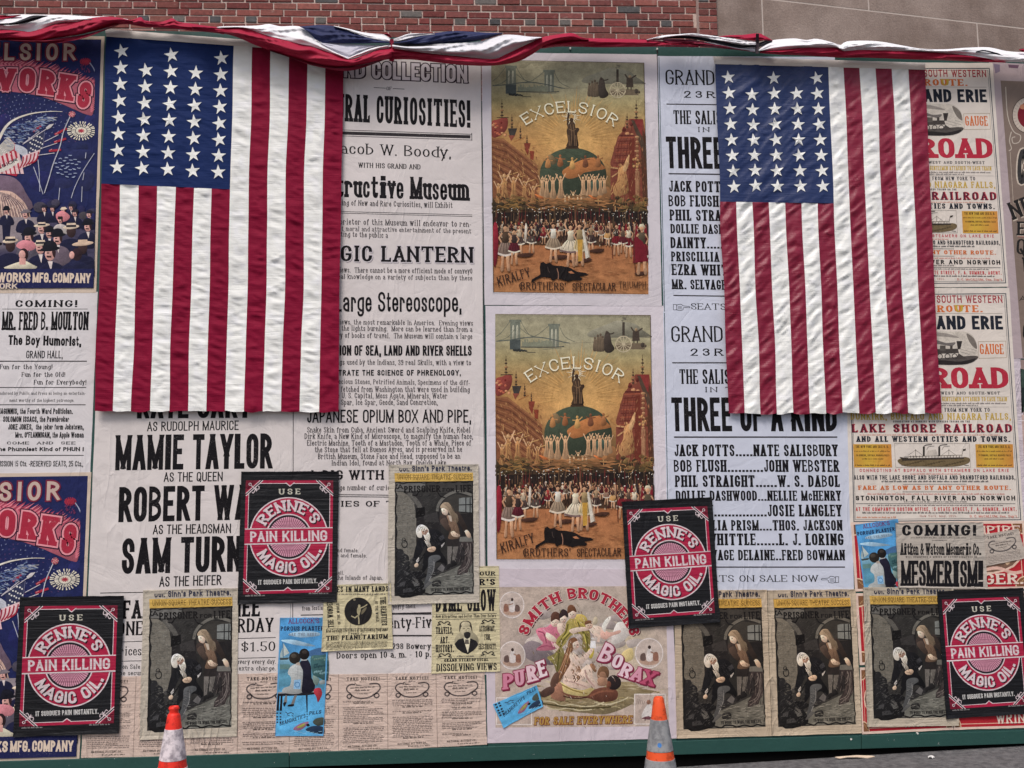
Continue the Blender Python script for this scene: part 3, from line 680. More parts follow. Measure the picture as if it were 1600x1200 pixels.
def make_flag(quad, cu, cv, stars, hdr, mat, seed, diag, amp, label, star_r):
    fl = empty('flag', tuple(at([np.mean(quad, 0)])[0])); base = np.array(fl.location)
    def depth(P, s, v, k):
        """distance of the cloth from the wall: slow hang + the puckers of each sewn strip"""
        x, y = P[:, 0], P[:, 1]
        d = .030 + .016 * v + .010 * vn(x / 75 + 3, y / 260, seed) * (.3 + v) + .004 * vn(x / 30, y / 120, seed + 1)
        pk = np.sin(np.pi * np.clip(s, 0, 1)) ** .6
        w1 = vn(x / 48 + k * 7.3, (y + diag * (x % 997)) / 7.0 + 2.1 * vn(x / 20, y / 40, seed + 5), seed + 2 + k)
        w2 = vn(x / 11 + k * 3.1, (y + diag * 1.6 * x) / 4.6, seed + 20 + k)
        w3 = vn(x / 40, (y + diag * 2.2 * x) / 26, seed + 40 + k)
        def ridge(xx, yy, sd): return (1 - np.abs(vn(xx, yy, sd))) ** 3 - .3
        w4 = ridge(x / 70 + k * 5.1, (y + (.25 + 1.1 * diag) * x) / 13 + 1.0 * vn(x / 50, y / 50, seed + 61), seed + 60 + k)
        w5 = ridge(x / 34 + k * 2.7, (y + (.1 + 1.5 * diag) * x) / 6.5 + .8 * vn(x / 22, y / 30, seed + 63), seed + 80 + k) * (.4 + .6 * (vn(x / 60, y / 60, seed + 90) > 0))
        return d + amp * (.45 if k == 14 else 1.0) * pk * (.0046 * w1 + .0040 * w2 + .0050 * w3 + .0074 * w4 * (.3 + 1.1 * (vn(x / 90, y / 130, seed + 95) > -.2)) + .0070 * w5)
    pass
    def patch(name, u0, u1, v0, v1, col, k, nu, nv, hem=0):
        U, Vv = np.meshgrid(np.linspace(u0, u1, nu + 1), np.linspace(v0, v1, nv + 1)); U = U.ravel(); Vv = Vv.ravel()
        P = bil(quad, U, Vv); s = (U - u0) / (u1 - u0)
        P[:, 0] += 1.5 * vn(P[:, 1] / 90, U * 6.0, seed + 9)
        if v1 > .99: P[:, 1] += np.clip((Vv - .9) / .1, 0, 1) ** 2 * (1.6 * vn(P[:, 0] / 14, 0 * P[:, 0], seed + k) - .5 * np.cos(2 * np.pi * s))
        dp = depth(P, s, Vv, k); W_ = at(P, -dp) - base
        Fc = [(j * (nu + 1) + i, j * (nu + 1) + i + 1, (j + 1) * (nu + 1) + i + 1, (j + 1) * (nu + 1) + i) for j in range(nv) for i in range(nu)]
        c = np.tile(lin(col), (len(P), 1)) * (1 + .05 * vn(P[:, 0] / 9, P[:, 1] / 9, seed))[:, None]
        o = mesh_obj(name, W_, Fc, mat, fl, np.clip(c, 0, .88), smooth=True)
        return o
    for i in range(13):
        u0, u1 = i / 13, (i + 1) / 13
        patch('stripe', u0, u1, cv if u1 <= cu + .01 else 0, 1, RED if i % 2 == 0 else WHITE, i, 9, 230 if u1 > cu else 150)
    cn = patch('canton', 0, cu, 0, cv, BLUE, 14, 60, 110)
    for (px, py) in stars:
        r = star_r; t0 = rb.uniform(-.22, .05); P = [(px, py)]
        for a in range(20):
            th = t0 + 2 * math.pi * a / 20; k_ = a % 4
            rr = r if k_ == 0 else (r * .392 if k_ == 2 else None)
            if rr is None:
                th0 = t0 + 2 * math.pi * (a - 1) / 20; th1 = t0 + 2 * math.pi * (a + 1) / 20
                r0, r1 = (r, r * .392) if (a - 1) % 4 == 0 else (r * .392, r)
                P.append((px + (r0 * math.sin(th0) + r1 * math.sin(th1)) / 2, py - (r0 * math.cos(th0) + r1 * math.cos(th1)) / 2))
            else: P.append((px + rr * math.sin(th), py - rr * math.cos(th)))
        P = np.array(P); q = np.asarray(quad, float)
        s = (P[:, 0] - q[0, 0]) / (cu * (q[1, 0] - q[0, 0])); v = (P[:, 1] - q[0, 1]) / (q[3, 1] - q[0, 1])
        dp = depth(P, s, v, 14) + .0040; W_ = at(P, -dp) - base
        mesh_obj('star', W_, [(0, 1 + a, 1 + (a + 1) % 20) for a in range(20)], mat, cn, np.tile(lin(WHITE), (21, 1)))
    # canvas heading the flag hangs by
    h = np.array(hdr, float); U, Vv = np.meshgrid(np.linspace(0, 1, 90), np.linspace(0, 1, 9)); U = U.ravel(); Vv = Vv.ravel()
    P = bil(h, U, Vv); dp = .036 + .006 * np.sin(np.pi * Vv) + .003 * vn(P[:, 0] / 22, P[:, 1] / 6, seed + 70)
    Fc = [(j * 90 + i, j * 90 + i + 1, (j + 1) * 90 + i + 1, (j + 1) * 90 + i) for j in range(8) for i in range(89)]
    mesh_obj('heading', at(P, -dp) - base, Fc, mat, fl, np.tile(lin((222, 214, 206)), (len(P), 1)), smooth=True)
    return tag(fl, label, 'flag', 'stars and stripes flags hung on the hoarding')
QL = [(167, 56), (537, 82), (528, 644), (147, 642)]
def colst(x0, y0, x1, y1, n): return [(x0 + (x1 - x0) * i / (n - 1), y0 + (y1 - y0) * i / (n - 1)) for i in range(n)]
starsL = colst(190, 80, 183, 261, 8) + colst(228, 110, 222.5, 263, 7) + colst(268, 86, 262, 264.5, 8) + colst(306, 114, 301, 267, 7) + colst(346, 91, 341, 269, 8)
make_flag(QL, 7 / 13, (287 - 56) / (642 - 56), starsL, [(164, 45), (540, 74), (538, 84), (166, 57)], M_COTTON, 11, -.25, 1.0,
          'large cotton flag hung upright on the left, heading tucked under the bunting', 12.2)
QR = [(1117, 99), (1444, 109), (1471, 645), (1138, 647)]
starsR = colst(1138, 121, 1147, 292, 8) + colst(1175, 148, 1181, 290, 7) + colst(1209, 122, 1215, 291, 8) + colst(1245, 146, 1251, 291, 7) + colst(1276, 122, 1286, 291, 8)
make_flag(QR, 7 / 13, (315 - 99) / (647 - 99), starsR, [(1114, 88), (1446, 98), (1446, 109), (1116, 100)], M_SATEEN, 31, .55, 1.25,
          'large shiny flag hung upright on the right, its pale heading fully showing', 11.2)

# ------------------------------------------------------------------ bunting
M_BUNT = cloth_mat('bunting cloth', spec=.3, rough=.65, pucker=.55, tilt=14)
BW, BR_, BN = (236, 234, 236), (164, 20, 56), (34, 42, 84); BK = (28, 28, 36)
def strip(name, par, base, topc, botc, col, d0, d1, belly, seed, ripple=.017, n=90, m=14):
    t = np.linspace(0, 1, n); fseed = seed * 1.37
    def res(c):
        c = crom(np.array(c, float), 8, False); s = np.concatenate([[0], np.cumsum(np.hypot(*np.diff(c, axis=0).T))]); s /= s[-1]
        return np.stack([np.interp(t, s, c[:, 0]), np.interp(t, s, c[:, 1])], 1)
    A, B = res(topc), res(botc); V = []; 
    for j in range(m + 1):
        v = j / m; P = A * (1 - v) + B * v
        d = d0 * (1 - v) + d1 * v + belly * math.sin(math.pi * v) + ripple * vn(P[:, 0] / 30 + v * 1.5, np.full(n, v * 2.6), seed) * math.sin(math.pi * (.12 + .76 * v)) \
            + belly * .75 * ((1 - np.abs(vn(P[:, 0] / 60 + fseed, np.full(n, v * 3.6) + P[:, 0] / 45 + fseed, seed + 11))) ** 3 - .3) * math.sin(math.pi * v) ** .7 + .005 * vn(P[:, 0] / 13 + v * 3, np.full(n, v * 4.0), seed + 7) * math.sin(math.pi * (.1 + .8 * v)) + ripple * .5 * vn(P[:, 0] / 90, np.full(n, v * 7.0), seed + 3)
        V.append(at(P, -d))
    V = np.vstack(V) - base
    Fc = [(j * n + i, j * n + i + 1, (j + 1) * n + i + 1, (j + 1) * n + i) for j in range(m) for i in range(n - 1)]
    return mesh_obj(name, V, Fc, M_BUNT, par, np.tile(lin(col), (len(V), 1)), smooth=True)
def bunting(px, items, label):
    b0 = at([px], -.1)[0]; e = empty('bunting', tuple(b0))
    for i, (nm, tp, bt, col, d0, d1, bl) in enumerate(items): strip(nm, e, b0, tp, bt, col, d0, d1, bl, 100 + i * 5 + int(px[0]))
    return tag(e, label, 'bunting', 'bunting swags along the top of the hoarding')
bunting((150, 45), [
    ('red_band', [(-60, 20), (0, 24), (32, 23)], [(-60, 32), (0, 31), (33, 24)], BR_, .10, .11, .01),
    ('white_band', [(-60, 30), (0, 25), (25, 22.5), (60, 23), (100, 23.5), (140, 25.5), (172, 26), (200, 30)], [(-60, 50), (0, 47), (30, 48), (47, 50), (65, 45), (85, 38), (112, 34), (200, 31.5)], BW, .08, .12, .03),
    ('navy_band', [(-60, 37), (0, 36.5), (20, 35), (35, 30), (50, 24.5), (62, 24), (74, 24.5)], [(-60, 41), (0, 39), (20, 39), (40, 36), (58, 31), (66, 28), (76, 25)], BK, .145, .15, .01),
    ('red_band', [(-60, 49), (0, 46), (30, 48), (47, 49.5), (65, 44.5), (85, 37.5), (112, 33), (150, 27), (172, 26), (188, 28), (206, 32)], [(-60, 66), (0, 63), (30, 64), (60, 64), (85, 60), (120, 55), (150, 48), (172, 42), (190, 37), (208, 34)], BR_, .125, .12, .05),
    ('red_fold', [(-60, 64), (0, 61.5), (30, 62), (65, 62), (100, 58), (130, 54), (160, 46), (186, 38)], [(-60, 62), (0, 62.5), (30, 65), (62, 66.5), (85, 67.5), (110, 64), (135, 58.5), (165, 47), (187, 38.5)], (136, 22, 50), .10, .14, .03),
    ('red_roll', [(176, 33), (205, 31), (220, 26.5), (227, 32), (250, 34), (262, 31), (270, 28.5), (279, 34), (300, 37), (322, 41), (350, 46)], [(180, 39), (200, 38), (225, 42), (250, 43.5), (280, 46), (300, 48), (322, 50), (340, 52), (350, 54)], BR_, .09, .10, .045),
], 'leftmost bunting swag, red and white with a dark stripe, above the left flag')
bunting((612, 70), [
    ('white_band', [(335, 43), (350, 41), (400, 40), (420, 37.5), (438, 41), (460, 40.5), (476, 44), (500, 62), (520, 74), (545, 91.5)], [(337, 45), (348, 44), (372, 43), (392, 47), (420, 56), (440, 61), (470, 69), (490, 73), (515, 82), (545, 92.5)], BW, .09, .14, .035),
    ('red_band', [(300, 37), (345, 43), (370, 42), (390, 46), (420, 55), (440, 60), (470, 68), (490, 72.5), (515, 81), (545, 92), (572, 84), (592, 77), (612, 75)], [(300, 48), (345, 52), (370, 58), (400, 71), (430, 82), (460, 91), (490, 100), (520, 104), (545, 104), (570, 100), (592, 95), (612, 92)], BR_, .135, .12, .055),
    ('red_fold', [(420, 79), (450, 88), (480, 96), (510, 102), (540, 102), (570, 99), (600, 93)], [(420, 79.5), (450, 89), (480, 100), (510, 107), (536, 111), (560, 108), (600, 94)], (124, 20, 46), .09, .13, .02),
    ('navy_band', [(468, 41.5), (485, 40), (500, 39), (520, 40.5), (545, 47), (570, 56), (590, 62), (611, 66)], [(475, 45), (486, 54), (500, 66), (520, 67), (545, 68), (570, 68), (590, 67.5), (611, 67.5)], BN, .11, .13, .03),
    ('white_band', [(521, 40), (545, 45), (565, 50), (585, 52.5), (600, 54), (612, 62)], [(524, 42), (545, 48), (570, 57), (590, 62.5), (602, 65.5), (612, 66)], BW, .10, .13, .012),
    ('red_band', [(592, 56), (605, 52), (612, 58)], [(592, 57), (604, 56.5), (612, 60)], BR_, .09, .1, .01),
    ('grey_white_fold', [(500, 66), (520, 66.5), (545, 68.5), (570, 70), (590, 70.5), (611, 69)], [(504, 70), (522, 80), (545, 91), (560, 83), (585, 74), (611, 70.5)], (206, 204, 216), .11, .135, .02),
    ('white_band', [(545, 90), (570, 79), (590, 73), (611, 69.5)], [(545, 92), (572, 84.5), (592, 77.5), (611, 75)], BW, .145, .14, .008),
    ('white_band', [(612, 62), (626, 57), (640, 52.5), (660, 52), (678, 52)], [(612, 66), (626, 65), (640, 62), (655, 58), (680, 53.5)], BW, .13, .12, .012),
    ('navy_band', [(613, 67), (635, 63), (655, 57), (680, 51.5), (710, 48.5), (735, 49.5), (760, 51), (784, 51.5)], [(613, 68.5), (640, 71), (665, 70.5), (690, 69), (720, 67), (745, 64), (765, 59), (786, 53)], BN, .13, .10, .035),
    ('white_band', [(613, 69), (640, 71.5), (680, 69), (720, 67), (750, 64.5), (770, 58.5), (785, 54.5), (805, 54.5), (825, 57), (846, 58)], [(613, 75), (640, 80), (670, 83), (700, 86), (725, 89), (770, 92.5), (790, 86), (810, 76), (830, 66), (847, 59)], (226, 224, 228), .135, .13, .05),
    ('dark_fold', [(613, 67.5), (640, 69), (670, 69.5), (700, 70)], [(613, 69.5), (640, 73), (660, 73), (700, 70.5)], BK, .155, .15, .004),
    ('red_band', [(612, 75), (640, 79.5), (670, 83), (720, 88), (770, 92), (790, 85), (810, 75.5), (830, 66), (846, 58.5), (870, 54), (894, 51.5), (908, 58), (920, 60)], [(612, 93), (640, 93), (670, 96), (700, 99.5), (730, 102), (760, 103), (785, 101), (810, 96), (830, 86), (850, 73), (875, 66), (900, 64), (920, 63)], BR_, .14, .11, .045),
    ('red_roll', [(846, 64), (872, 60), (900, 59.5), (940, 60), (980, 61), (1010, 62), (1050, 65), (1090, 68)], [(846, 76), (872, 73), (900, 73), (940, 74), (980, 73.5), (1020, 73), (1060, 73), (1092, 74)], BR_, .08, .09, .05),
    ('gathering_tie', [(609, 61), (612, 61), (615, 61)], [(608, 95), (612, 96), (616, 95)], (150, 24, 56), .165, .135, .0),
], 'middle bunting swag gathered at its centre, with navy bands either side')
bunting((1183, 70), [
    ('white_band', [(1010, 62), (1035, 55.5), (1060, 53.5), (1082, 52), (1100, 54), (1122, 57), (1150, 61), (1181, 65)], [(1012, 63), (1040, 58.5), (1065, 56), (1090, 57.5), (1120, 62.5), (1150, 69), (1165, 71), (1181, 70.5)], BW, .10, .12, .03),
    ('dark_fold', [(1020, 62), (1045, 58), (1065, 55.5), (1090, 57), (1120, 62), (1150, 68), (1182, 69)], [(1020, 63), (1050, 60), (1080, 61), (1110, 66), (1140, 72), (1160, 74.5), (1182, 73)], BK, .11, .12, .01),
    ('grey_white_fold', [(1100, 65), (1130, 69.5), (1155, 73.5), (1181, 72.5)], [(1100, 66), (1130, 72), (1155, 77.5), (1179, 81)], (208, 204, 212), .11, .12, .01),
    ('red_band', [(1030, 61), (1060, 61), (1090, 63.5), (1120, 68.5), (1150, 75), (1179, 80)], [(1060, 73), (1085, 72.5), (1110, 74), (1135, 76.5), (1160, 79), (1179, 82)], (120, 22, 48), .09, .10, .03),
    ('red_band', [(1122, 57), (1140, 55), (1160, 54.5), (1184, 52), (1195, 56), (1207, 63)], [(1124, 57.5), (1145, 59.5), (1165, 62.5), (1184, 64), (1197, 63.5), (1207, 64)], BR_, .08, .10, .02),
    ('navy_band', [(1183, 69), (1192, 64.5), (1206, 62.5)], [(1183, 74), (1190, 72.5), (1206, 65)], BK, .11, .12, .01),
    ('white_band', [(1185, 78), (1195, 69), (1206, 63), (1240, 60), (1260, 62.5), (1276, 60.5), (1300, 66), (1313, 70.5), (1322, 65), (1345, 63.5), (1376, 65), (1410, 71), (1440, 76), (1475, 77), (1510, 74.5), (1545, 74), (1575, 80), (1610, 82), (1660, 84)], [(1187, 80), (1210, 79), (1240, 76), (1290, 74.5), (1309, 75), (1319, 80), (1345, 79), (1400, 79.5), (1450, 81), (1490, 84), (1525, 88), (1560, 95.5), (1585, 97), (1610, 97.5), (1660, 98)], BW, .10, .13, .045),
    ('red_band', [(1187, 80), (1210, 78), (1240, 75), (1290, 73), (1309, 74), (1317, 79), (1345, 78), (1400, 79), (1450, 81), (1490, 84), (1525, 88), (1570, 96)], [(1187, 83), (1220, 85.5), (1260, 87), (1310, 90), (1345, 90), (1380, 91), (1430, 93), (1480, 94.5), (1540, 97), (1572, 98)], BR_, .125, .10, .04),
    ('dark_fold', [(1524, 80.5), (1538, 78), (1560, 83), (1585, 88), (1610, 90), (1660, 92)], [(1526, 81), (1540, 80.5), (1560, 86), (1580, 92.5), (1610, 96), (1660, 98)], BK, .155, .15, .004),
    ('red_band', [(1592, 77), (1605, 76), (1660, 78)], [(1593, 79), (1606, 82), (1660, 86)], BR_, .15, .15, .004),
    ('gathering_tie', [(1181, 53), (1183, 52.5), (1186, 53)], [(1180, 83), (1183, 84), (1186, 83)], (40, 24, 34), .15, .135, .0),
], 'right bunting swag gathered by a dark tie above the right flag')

# ------------------------------------------------------------------ traffic cones
def lathe(name, prof, mat, par, n=36):
    V = []; Fc = []
    for r, z in prof:
        for i in range(n): a = 2 * math.pi * i / n; V.append((r * math.cos(a), r * math.sin(a), z))
    for j in range(len(prof) - 1):
        for i in range(n): Fc.append((j * n + i, j * n + (i + 1) % n, (j + 1) * n + (i + 1) % n, (j + 1) * n + i))
    o = mesh_obj(name, V, Fc, mat, par, smooth=True)
    m = o.modifiers.new('s', 'EDGE_SPLIT'); m.split_angle = R(40)
    return o
def make_cone(px, py, knob, orange, sleeve, label, hh=.71):
    d = rays([(px, py)])[0]; x0 = CAM[0] + d[0] / d[1] * 2.15; g = float(gz(np.array(x0)))
    t = (g + hh - CAM[2]) / d[2]; p = CAM + d * t
    c = empty('traffic_cone', (p[0], p[1], g)); tag(c, label, 'traffic cone', 'traffic cones in front of the hoarding')
    mo = simple_mat('orange cone plastic', orange, rough=.5, scale=30, col2=tuple(c * .62 for c in orange), nthr=(.50, .74), bump=.05)
    ms = simple_mat('scuffed reflective sleeve', sleeve[0], rough=.55, scale=26, col2=sleeve[1], nthr=(.44, .62), bump=.08)
    rt_ = .0245; rb_ = .128; rr = lambda z: rt_ + (rb_ - rt_) * (hh - z) / (hh - .04)
    if knob: prof = [(.010, hh - .03), (.017, hh - .004), (.022, hh), (.026, hh - .006), (.027, hh - .012), (.0225, hh - .02), (.0225, hh - .032), (.028, hh - .037)]
    else: prof = [(.012, hh - .05), (.013, hh - .003), (.016, hh), (.021, hh - .001), (.0235, hh - .006)]
    prof += [(rr(z), z) for z in np.linspace(prof[-1][1] - .006, .04, 14)]
    lathe('body', prof, mo, c)
    z1, z2, z3, z4 = hh - .108, hh - .258, hh - .297, hh - .42
    lathe('upper_sleeve', [(rr(z1) + .0002, z1), (rr(z1) + .0022, z1 - .001)] + [(rr(z) + .0022, z) for z in np.linspace(z1 - .02, z2 + .002, 6)] + [(rr(z2) + .0002, z2)], ms, c)
    lathe('lower_sleeve', [(rr(z3) + .0002, z3), (rr(z3) + .0022, z3 - .001)] + [(rr(z) + .0022, z) for z in np.linspace(z3 - .02, z4 + .002, 6)] + [(rr(z4) + .0002, z4)], ms, c)
    boxes('base', [(-.18, .18, -.18, .18, .004, .04)], simple_mat('black rubber', (40, 40, 42), rough=.8), c, bev=.008)
    return c, rr, hh
make_cone(272, 1103.5, True, (236, 54, 40), ((226, 214, 216), (150, 140, 146)), 'bright red orange cone with knob top and scuffed white sleeve')
c2, rr, hh = make_cone(1029, 1088.5, False, (232, 88, 44), ((150, 150, 150), (118, 118, 120)), 'orange cone with dirty grey sleeve and a blue sticker')
V = []
for i in range(16):
    a = 2 * math.pi * i / 16; z = hh - .222 + .011 * math.sin(a); th = R(-103) + .17 * math.cos(a); V.append((( rr(z) + .003) * math.cos(th), (rr(z) + .003) * math.sin(th), z))
mesh_obj('sticker', V, [tuple(range(16))], simple_mat('blue sticker', (72, 126, 190), rough=.5, scale=60, noise=.3), c2)

# litter below the hoarding
def scrap(name, px, py, w_, h_, col, label, seed):
    r_ = random.Random(seed); p = at([(px, py)], -.12)[0]; x = p[0]; d = rays([(px, py)])[0]; g = float(gz(np.array(x)))
    t = (g + .008 - CAM[2]) / d[2]; p = CAM + d * t
    n = 12; top = []
    for i in range(n):
        a = 2 * math.pi * i / n; k = r_.uniform(.75, 1.1); top.append((w_ * math.cos(a) * k, h_ * math.sin(a) * k, .006 + r_.uniform(0, .012)))
    V = top + [(x_, y_, z_ - .004) for x_, y_, z_ in top] + [(0, 0, .02)]
    Fc = [(i, (i + 1) % n, 2 * n) for i in range(n)] + [(i, n + i, n + (i + 1) % n, (i + 1) % n) for i in range(n)]
    tag(mesh_obj(name, V, Fc, simple_mat(name, col, rough=.7, scale=30), None, loc=(p[0], p[1], g)), label, 'litter')
scrap('paper_scrap', 1455, 1183, .018, .02, (225, 222, 218), 'small white paper scrap on the road near the right kerb line', 1)
scrap('paper_scrap', 1066, 1190, .012, .02, (200, 198, 200), 'tiny pale paper scrap on the road beside the grey sleeved cone', 2)
scrap('cardboard_strip', 1338, 1183, .13, .02, (214, 192, 168), 'thin tan cardboard strip lying in the gap under the hoarding', 3)
# ------------------------------------------------------------------ the bills: letterpress sheets
LILAC = (214, 206, 203)
# Coming! the boy humorist
s = Sheet('playbill', [(-170, 455), (153, 456), (141, 744), (-170, 745)], (217, 212, 212), .0022)
s.text('COMING!', 24, 121, 480, 11, 'fat'); s.rule(4, 137, 483, .8)
s.text('MR. FRED B. MOULTON', 3, 138, 516, 29, 'slab', g=.10)
s.text('The Boy Humorist,', 13, 127, 539, 15.5, 'gothb', y1=541)
s.text('GRAND HALL,', 41, 98, 560, 12, 'gothl'); s.rule(-40, 136, 564.5, 1.6)
s.text('Fun for the Young!', 0, 82, 577, 7.5, 'rom', T=.2); s.text('Fun for the Old!', 34, 102, 589, 7.5, 'rom', T=.2)
s.text('Fun for Everybody!', 53, 135, 601, 7.5, 'rom', T=.2); s.rule(-40, 135, 605.5, 1.2)
s.text('Endorsed by Public and Press as being an entertain-', -3, 134, 617, 5, 'rom', (70, 66, 66))
s.text('ment worthy of the highest patronage.', 15, 116, 628, 5, 'rom', (70, 66, 66)); s.rule(-40, 134, 632.5, 1.3)
for t, a, b, y in (('MAGINNIS, the Fourth Ward Politician.', -4, 114, 647), ('SOLOMON ISSACS, the Pawnbroker', 5, 108, 659.5), ('JOKE JOKES,  the joker form Joketown,', 13, 131, 671.5), ("Mrs. O'FLANNIGAN, the Apple Woman", 24, 131, 684)):
    s.text(t, a, b, y, 9, 'goth')
s.text('COME  AND  SEE', 11, 118, 694.5, 4.6, 'fat'); s.text('The Phunniest Kind of PHUN !', -8, 131, 705, 6.5, 'gothb'); s.rule(-40, 131, 711.5, 1.2)
s.text('ADMISSION 15 Cts. -RESERVED SEATS, 25 Cts.,', -14, 130, 729, 9, 'gothl')
s.done('white playbill announcing a boy humorist, between the two fireworks posters')

# playbill of the cast, left of the museum bill
s = Sheet('playbill', [(163, 300), (458, 300), (453, 1060), (132, 1066)], (215, 207, 203), .0024)
for t, a, b, y, y1, c, st in (('KATE GARY', 214, 392, 654, 653, 40, 'goth'), ('AS RUDOLPH MAURICE', 230, 373, 674, 672, 15, 'gothl'), ('MAMIE TAYLOR', 180, 425, 735, 732, 55, 'goth'), ('AS THE QUEEN', 256, 348, 753, 752, 15, 'gothl'),
    ('ROBERT WARD', 185, 436, 816, 811, 55, 'goth'), ('AS THE HEADSMAN', 239, 361, 835, 833, 15, 'gothl'), ('SAM TURNER', 190, 424, 897, 892, 56, 'goth'), ('AS THE HEIFER', 249, 346, 917, 914, 16, 'gothl')):
    s.text(t, a, b, y, c, st, y1=y1)
s.rule(157, 440, 926.5, 1.3, y1=922)
s.text('FAMILY MATINEE', 192, 406, 967, 29, 'slab', y1=963); s.text('WEDNESDAY & SATURDAY', 150, 427, 994, 22, 'clar', y1=987)
s.rule(150, 431, 1004, 1, y1=996); s.text('Prices', 178, 221, 1024, 14, 'romw'); s.text('$1.50', 377, 430, 1018, 15, 'romw', y1=1017)
s.rule(150, 431, 1034, 1, y1=1027)
s.text('Reserved seats on Sale', 130, 219, 1045, 7, 'rom'); s.text('Box office open every every day.', 310, 431, 1038, 7, 'rom', y1=1037)
s.text('which may be secured', 140, 232, 1055, 7, 'rom'); s.text('without extra charge.', 336, 431, 1047.5, 7, 'rom')
s.done('pale playbill with a tall black cast list, under the left flag')

# museum bill
s = Sheet('museum_bill', [(457, 80), (752, 88), (760, 1054), (454, 1060)], LILAC, .0020)
s.rule(751.5, 759, 92, .8, (96, 100, 100), y1=1050)
s.rule(458.3, 457.4, 640, 1.1, (40, 38, 42), y1=1000)
s.text('GRA|ND COLLECTION', 537, 730, 121, 27, 'goth', y1=129.5, T=.24, H=.18, shadow=[(2.2, 1.6, (58, 44, 52))], outline=[(.12, (58, 44, 52))], col=(206, 197, 200))
s.rule(584, 603, 137, .9, y1=138); s.text('OF', 604, 612, 141.2, 5.5, 'clar', (50, 46, 50)); s.rule(614, 632, 138.6, .9, y1=139.4)
s.text('NATU|RAL CURIOSITIES!', 541, 735, 190, 43, 'slab', y1=200)
s.rule(470, 736.5, 201, .9, y1=210); s.rule(470, 735, 206, 5, y1=214); s.rule(470, 737, 210.5, .9, y1=219); s.rule(737, 737.3, 208, 1, y1=220)
s.text('J|acob W. Boody,', 532, 705, 240, 17, 'romw', y1=247)
s.text('WITH HIS GRAND AND', 560, 657, 262, 8, 'clar', y1=265)
s.text('Inst|ructive Museum', 533, 733, 308, 35, 'fat', y1=314, T=.34, ry=.2, g=.14)
s.text('Consis|ting of New and Rare Curiosities, will Exhibit', 531, 707, 321, 9, 'rom', (54, 50, 52), y1=325.5)
s.rule(470, 738, 329, .8, y1=336); s.rule(470, 738, 331.5, .8, y1=338.5)
G = (62, 57, 60)
for t, a, b, y, y1, c in (('The Pro|prietor of this Museum will endeavor to ren-', 531, 736, 351, 355, 9.5), ('der a mo|st moral and attractive entertainment of the present', 531, 736, 361, 365, 7.5), ('day by exhib|iting to the public a', 531, 606, 370, 372, 8.5),
    ('V|iews.  There cannot be a more efficient mode of convey0', 531, 738, 426, 428, 8.5), ('ing re|al knowledge on a variety of subjects than by these', 532, 738, 436, 438.5, 8),
    ('V|iews, the most remarkable in America.  Evening views', 531, 739, 507, 509, 8), ('with |the lights burning.  More can be learned than from a', 533, 738, 517, 519, 8.5), ('librar|y of books of travel.  The Museum will contain a large', 530, 738, 528, 530, 8.5),
    ('thin|gs used by the Indians, 39 real Skulls, with a view to', 530, 736, 570, 571, 8.5), ('Pr|ecious Stones, Petrified Animals, Specimens of the diff-', 529, 734, 600, 602, 8),
    ('blocks |fetched from Washington that were used in building', 533, 734, 612.5, 613, 9), ('the |U. S. Capital, Moss Agate, Minerals, Water', 534, 699, 622.5, 623, 9), ('Spar, Ice Spar, Geode, Sand Concretion,', 533, 684, 633, 633, 9),
    ('Snake Skin from Cuba, Ancient Sword and Scalping Knife, Rebel', 480, 735, 676, 676, 9), ('Dirk Knife, a New Kind of Microscope, to magnify the human face,', 476, 739, 686, 686, 9), ('Electric Machine, Tooth of a Mastadon, Tooth of a Whale, Piece of', 480, 736, 696.5, 696.5, 9),
    ('the Stone that fell at Buenos Ayres, and is preserved int he', 492, 722, 707, 706, 9), ('British Museum, Stone Face and Head, supposed to be an', 497, 719, 717.5, 717, 9), ('Indian Idol, found at North Bay, Oneida Lake.', 518, 699, 727.5, 727, 8.5),
    ('A lar|ge number of curiosities', 530, 633, 766, 766, 8.5), ('Man-eater, male and female.', 470, 560, 862, 863, 6), ('Sea Lion, male and female.', 478, 573, 870, 871, 6), ('Tortoise Shell.', 494, 537, 898, 898, 6),
    ('Coins from the Islands of Japan.', 484, 598, 906, 906, 7), ('from Scotland Point.', 472, 528, 954, 952, 7), ('Porphyry Shell.', 604, 650, 951, 950, 7)):
    s.text(t, a, b, y, c, 'rom', G, y1=y1)
s.text('MA|GIC LANTERN', 533, 739, 408.5, 25, 'slab', y1=411, shadow=[(1.8, 2.0, (150, 142, 146))], outline=[(.10, (208, 200, 203))])
s.text('L|arge Stereoscope,', 536, 721, 487, 31, 'gothl', y1=487.5, T=.15)
s.text('COLLECT|ION OF SEA, LAND AND RIVER SHELLS', 531, 737, 555.5, 16, 'goth', y1=556)
s.text('DEMONS|TRATE THE SCIENCE OF PHRENOLOGY,', 529, 720, 587, 9, 'gothb', T=.22, g=.25)
s.text('JAPANESE OPIUM BOX AND PIPE,', 480, 736, 660.5, 20.5, 'gothl', T=.16)
s.text('A PI|G WITH TWO', 524, 654, 749.5, 15, 'slab'); s.rule(470, 640, 772, .9, y1=774); s.rule(470, 640, 775, .9, y1=777)
s.text('CURIOSIT|IES OF THE', 530, 640, 791.5, 9, 'fat', T=.26)
s.rule(470, 674, 961, 1.3, y1=957); s.rule(600, 674, 959, 2.2); s.rule(600, 676, 993, 2.2)
s.text('Twenty-Five Cts', 582, 716, 982, 17, 'romw', y1=980, T=.17)
s.text('298 Bowery', 613, 673, 1014, 9, 'romw', T=.2); s.text('Doors open 10 a. m. - 10 p. m.', 526, 690, 1029, 10, 'romw', y1=1026, T=.2)
s.done('long pinkish museum bill of curiosities running from the bunting to the notices', 'poster')

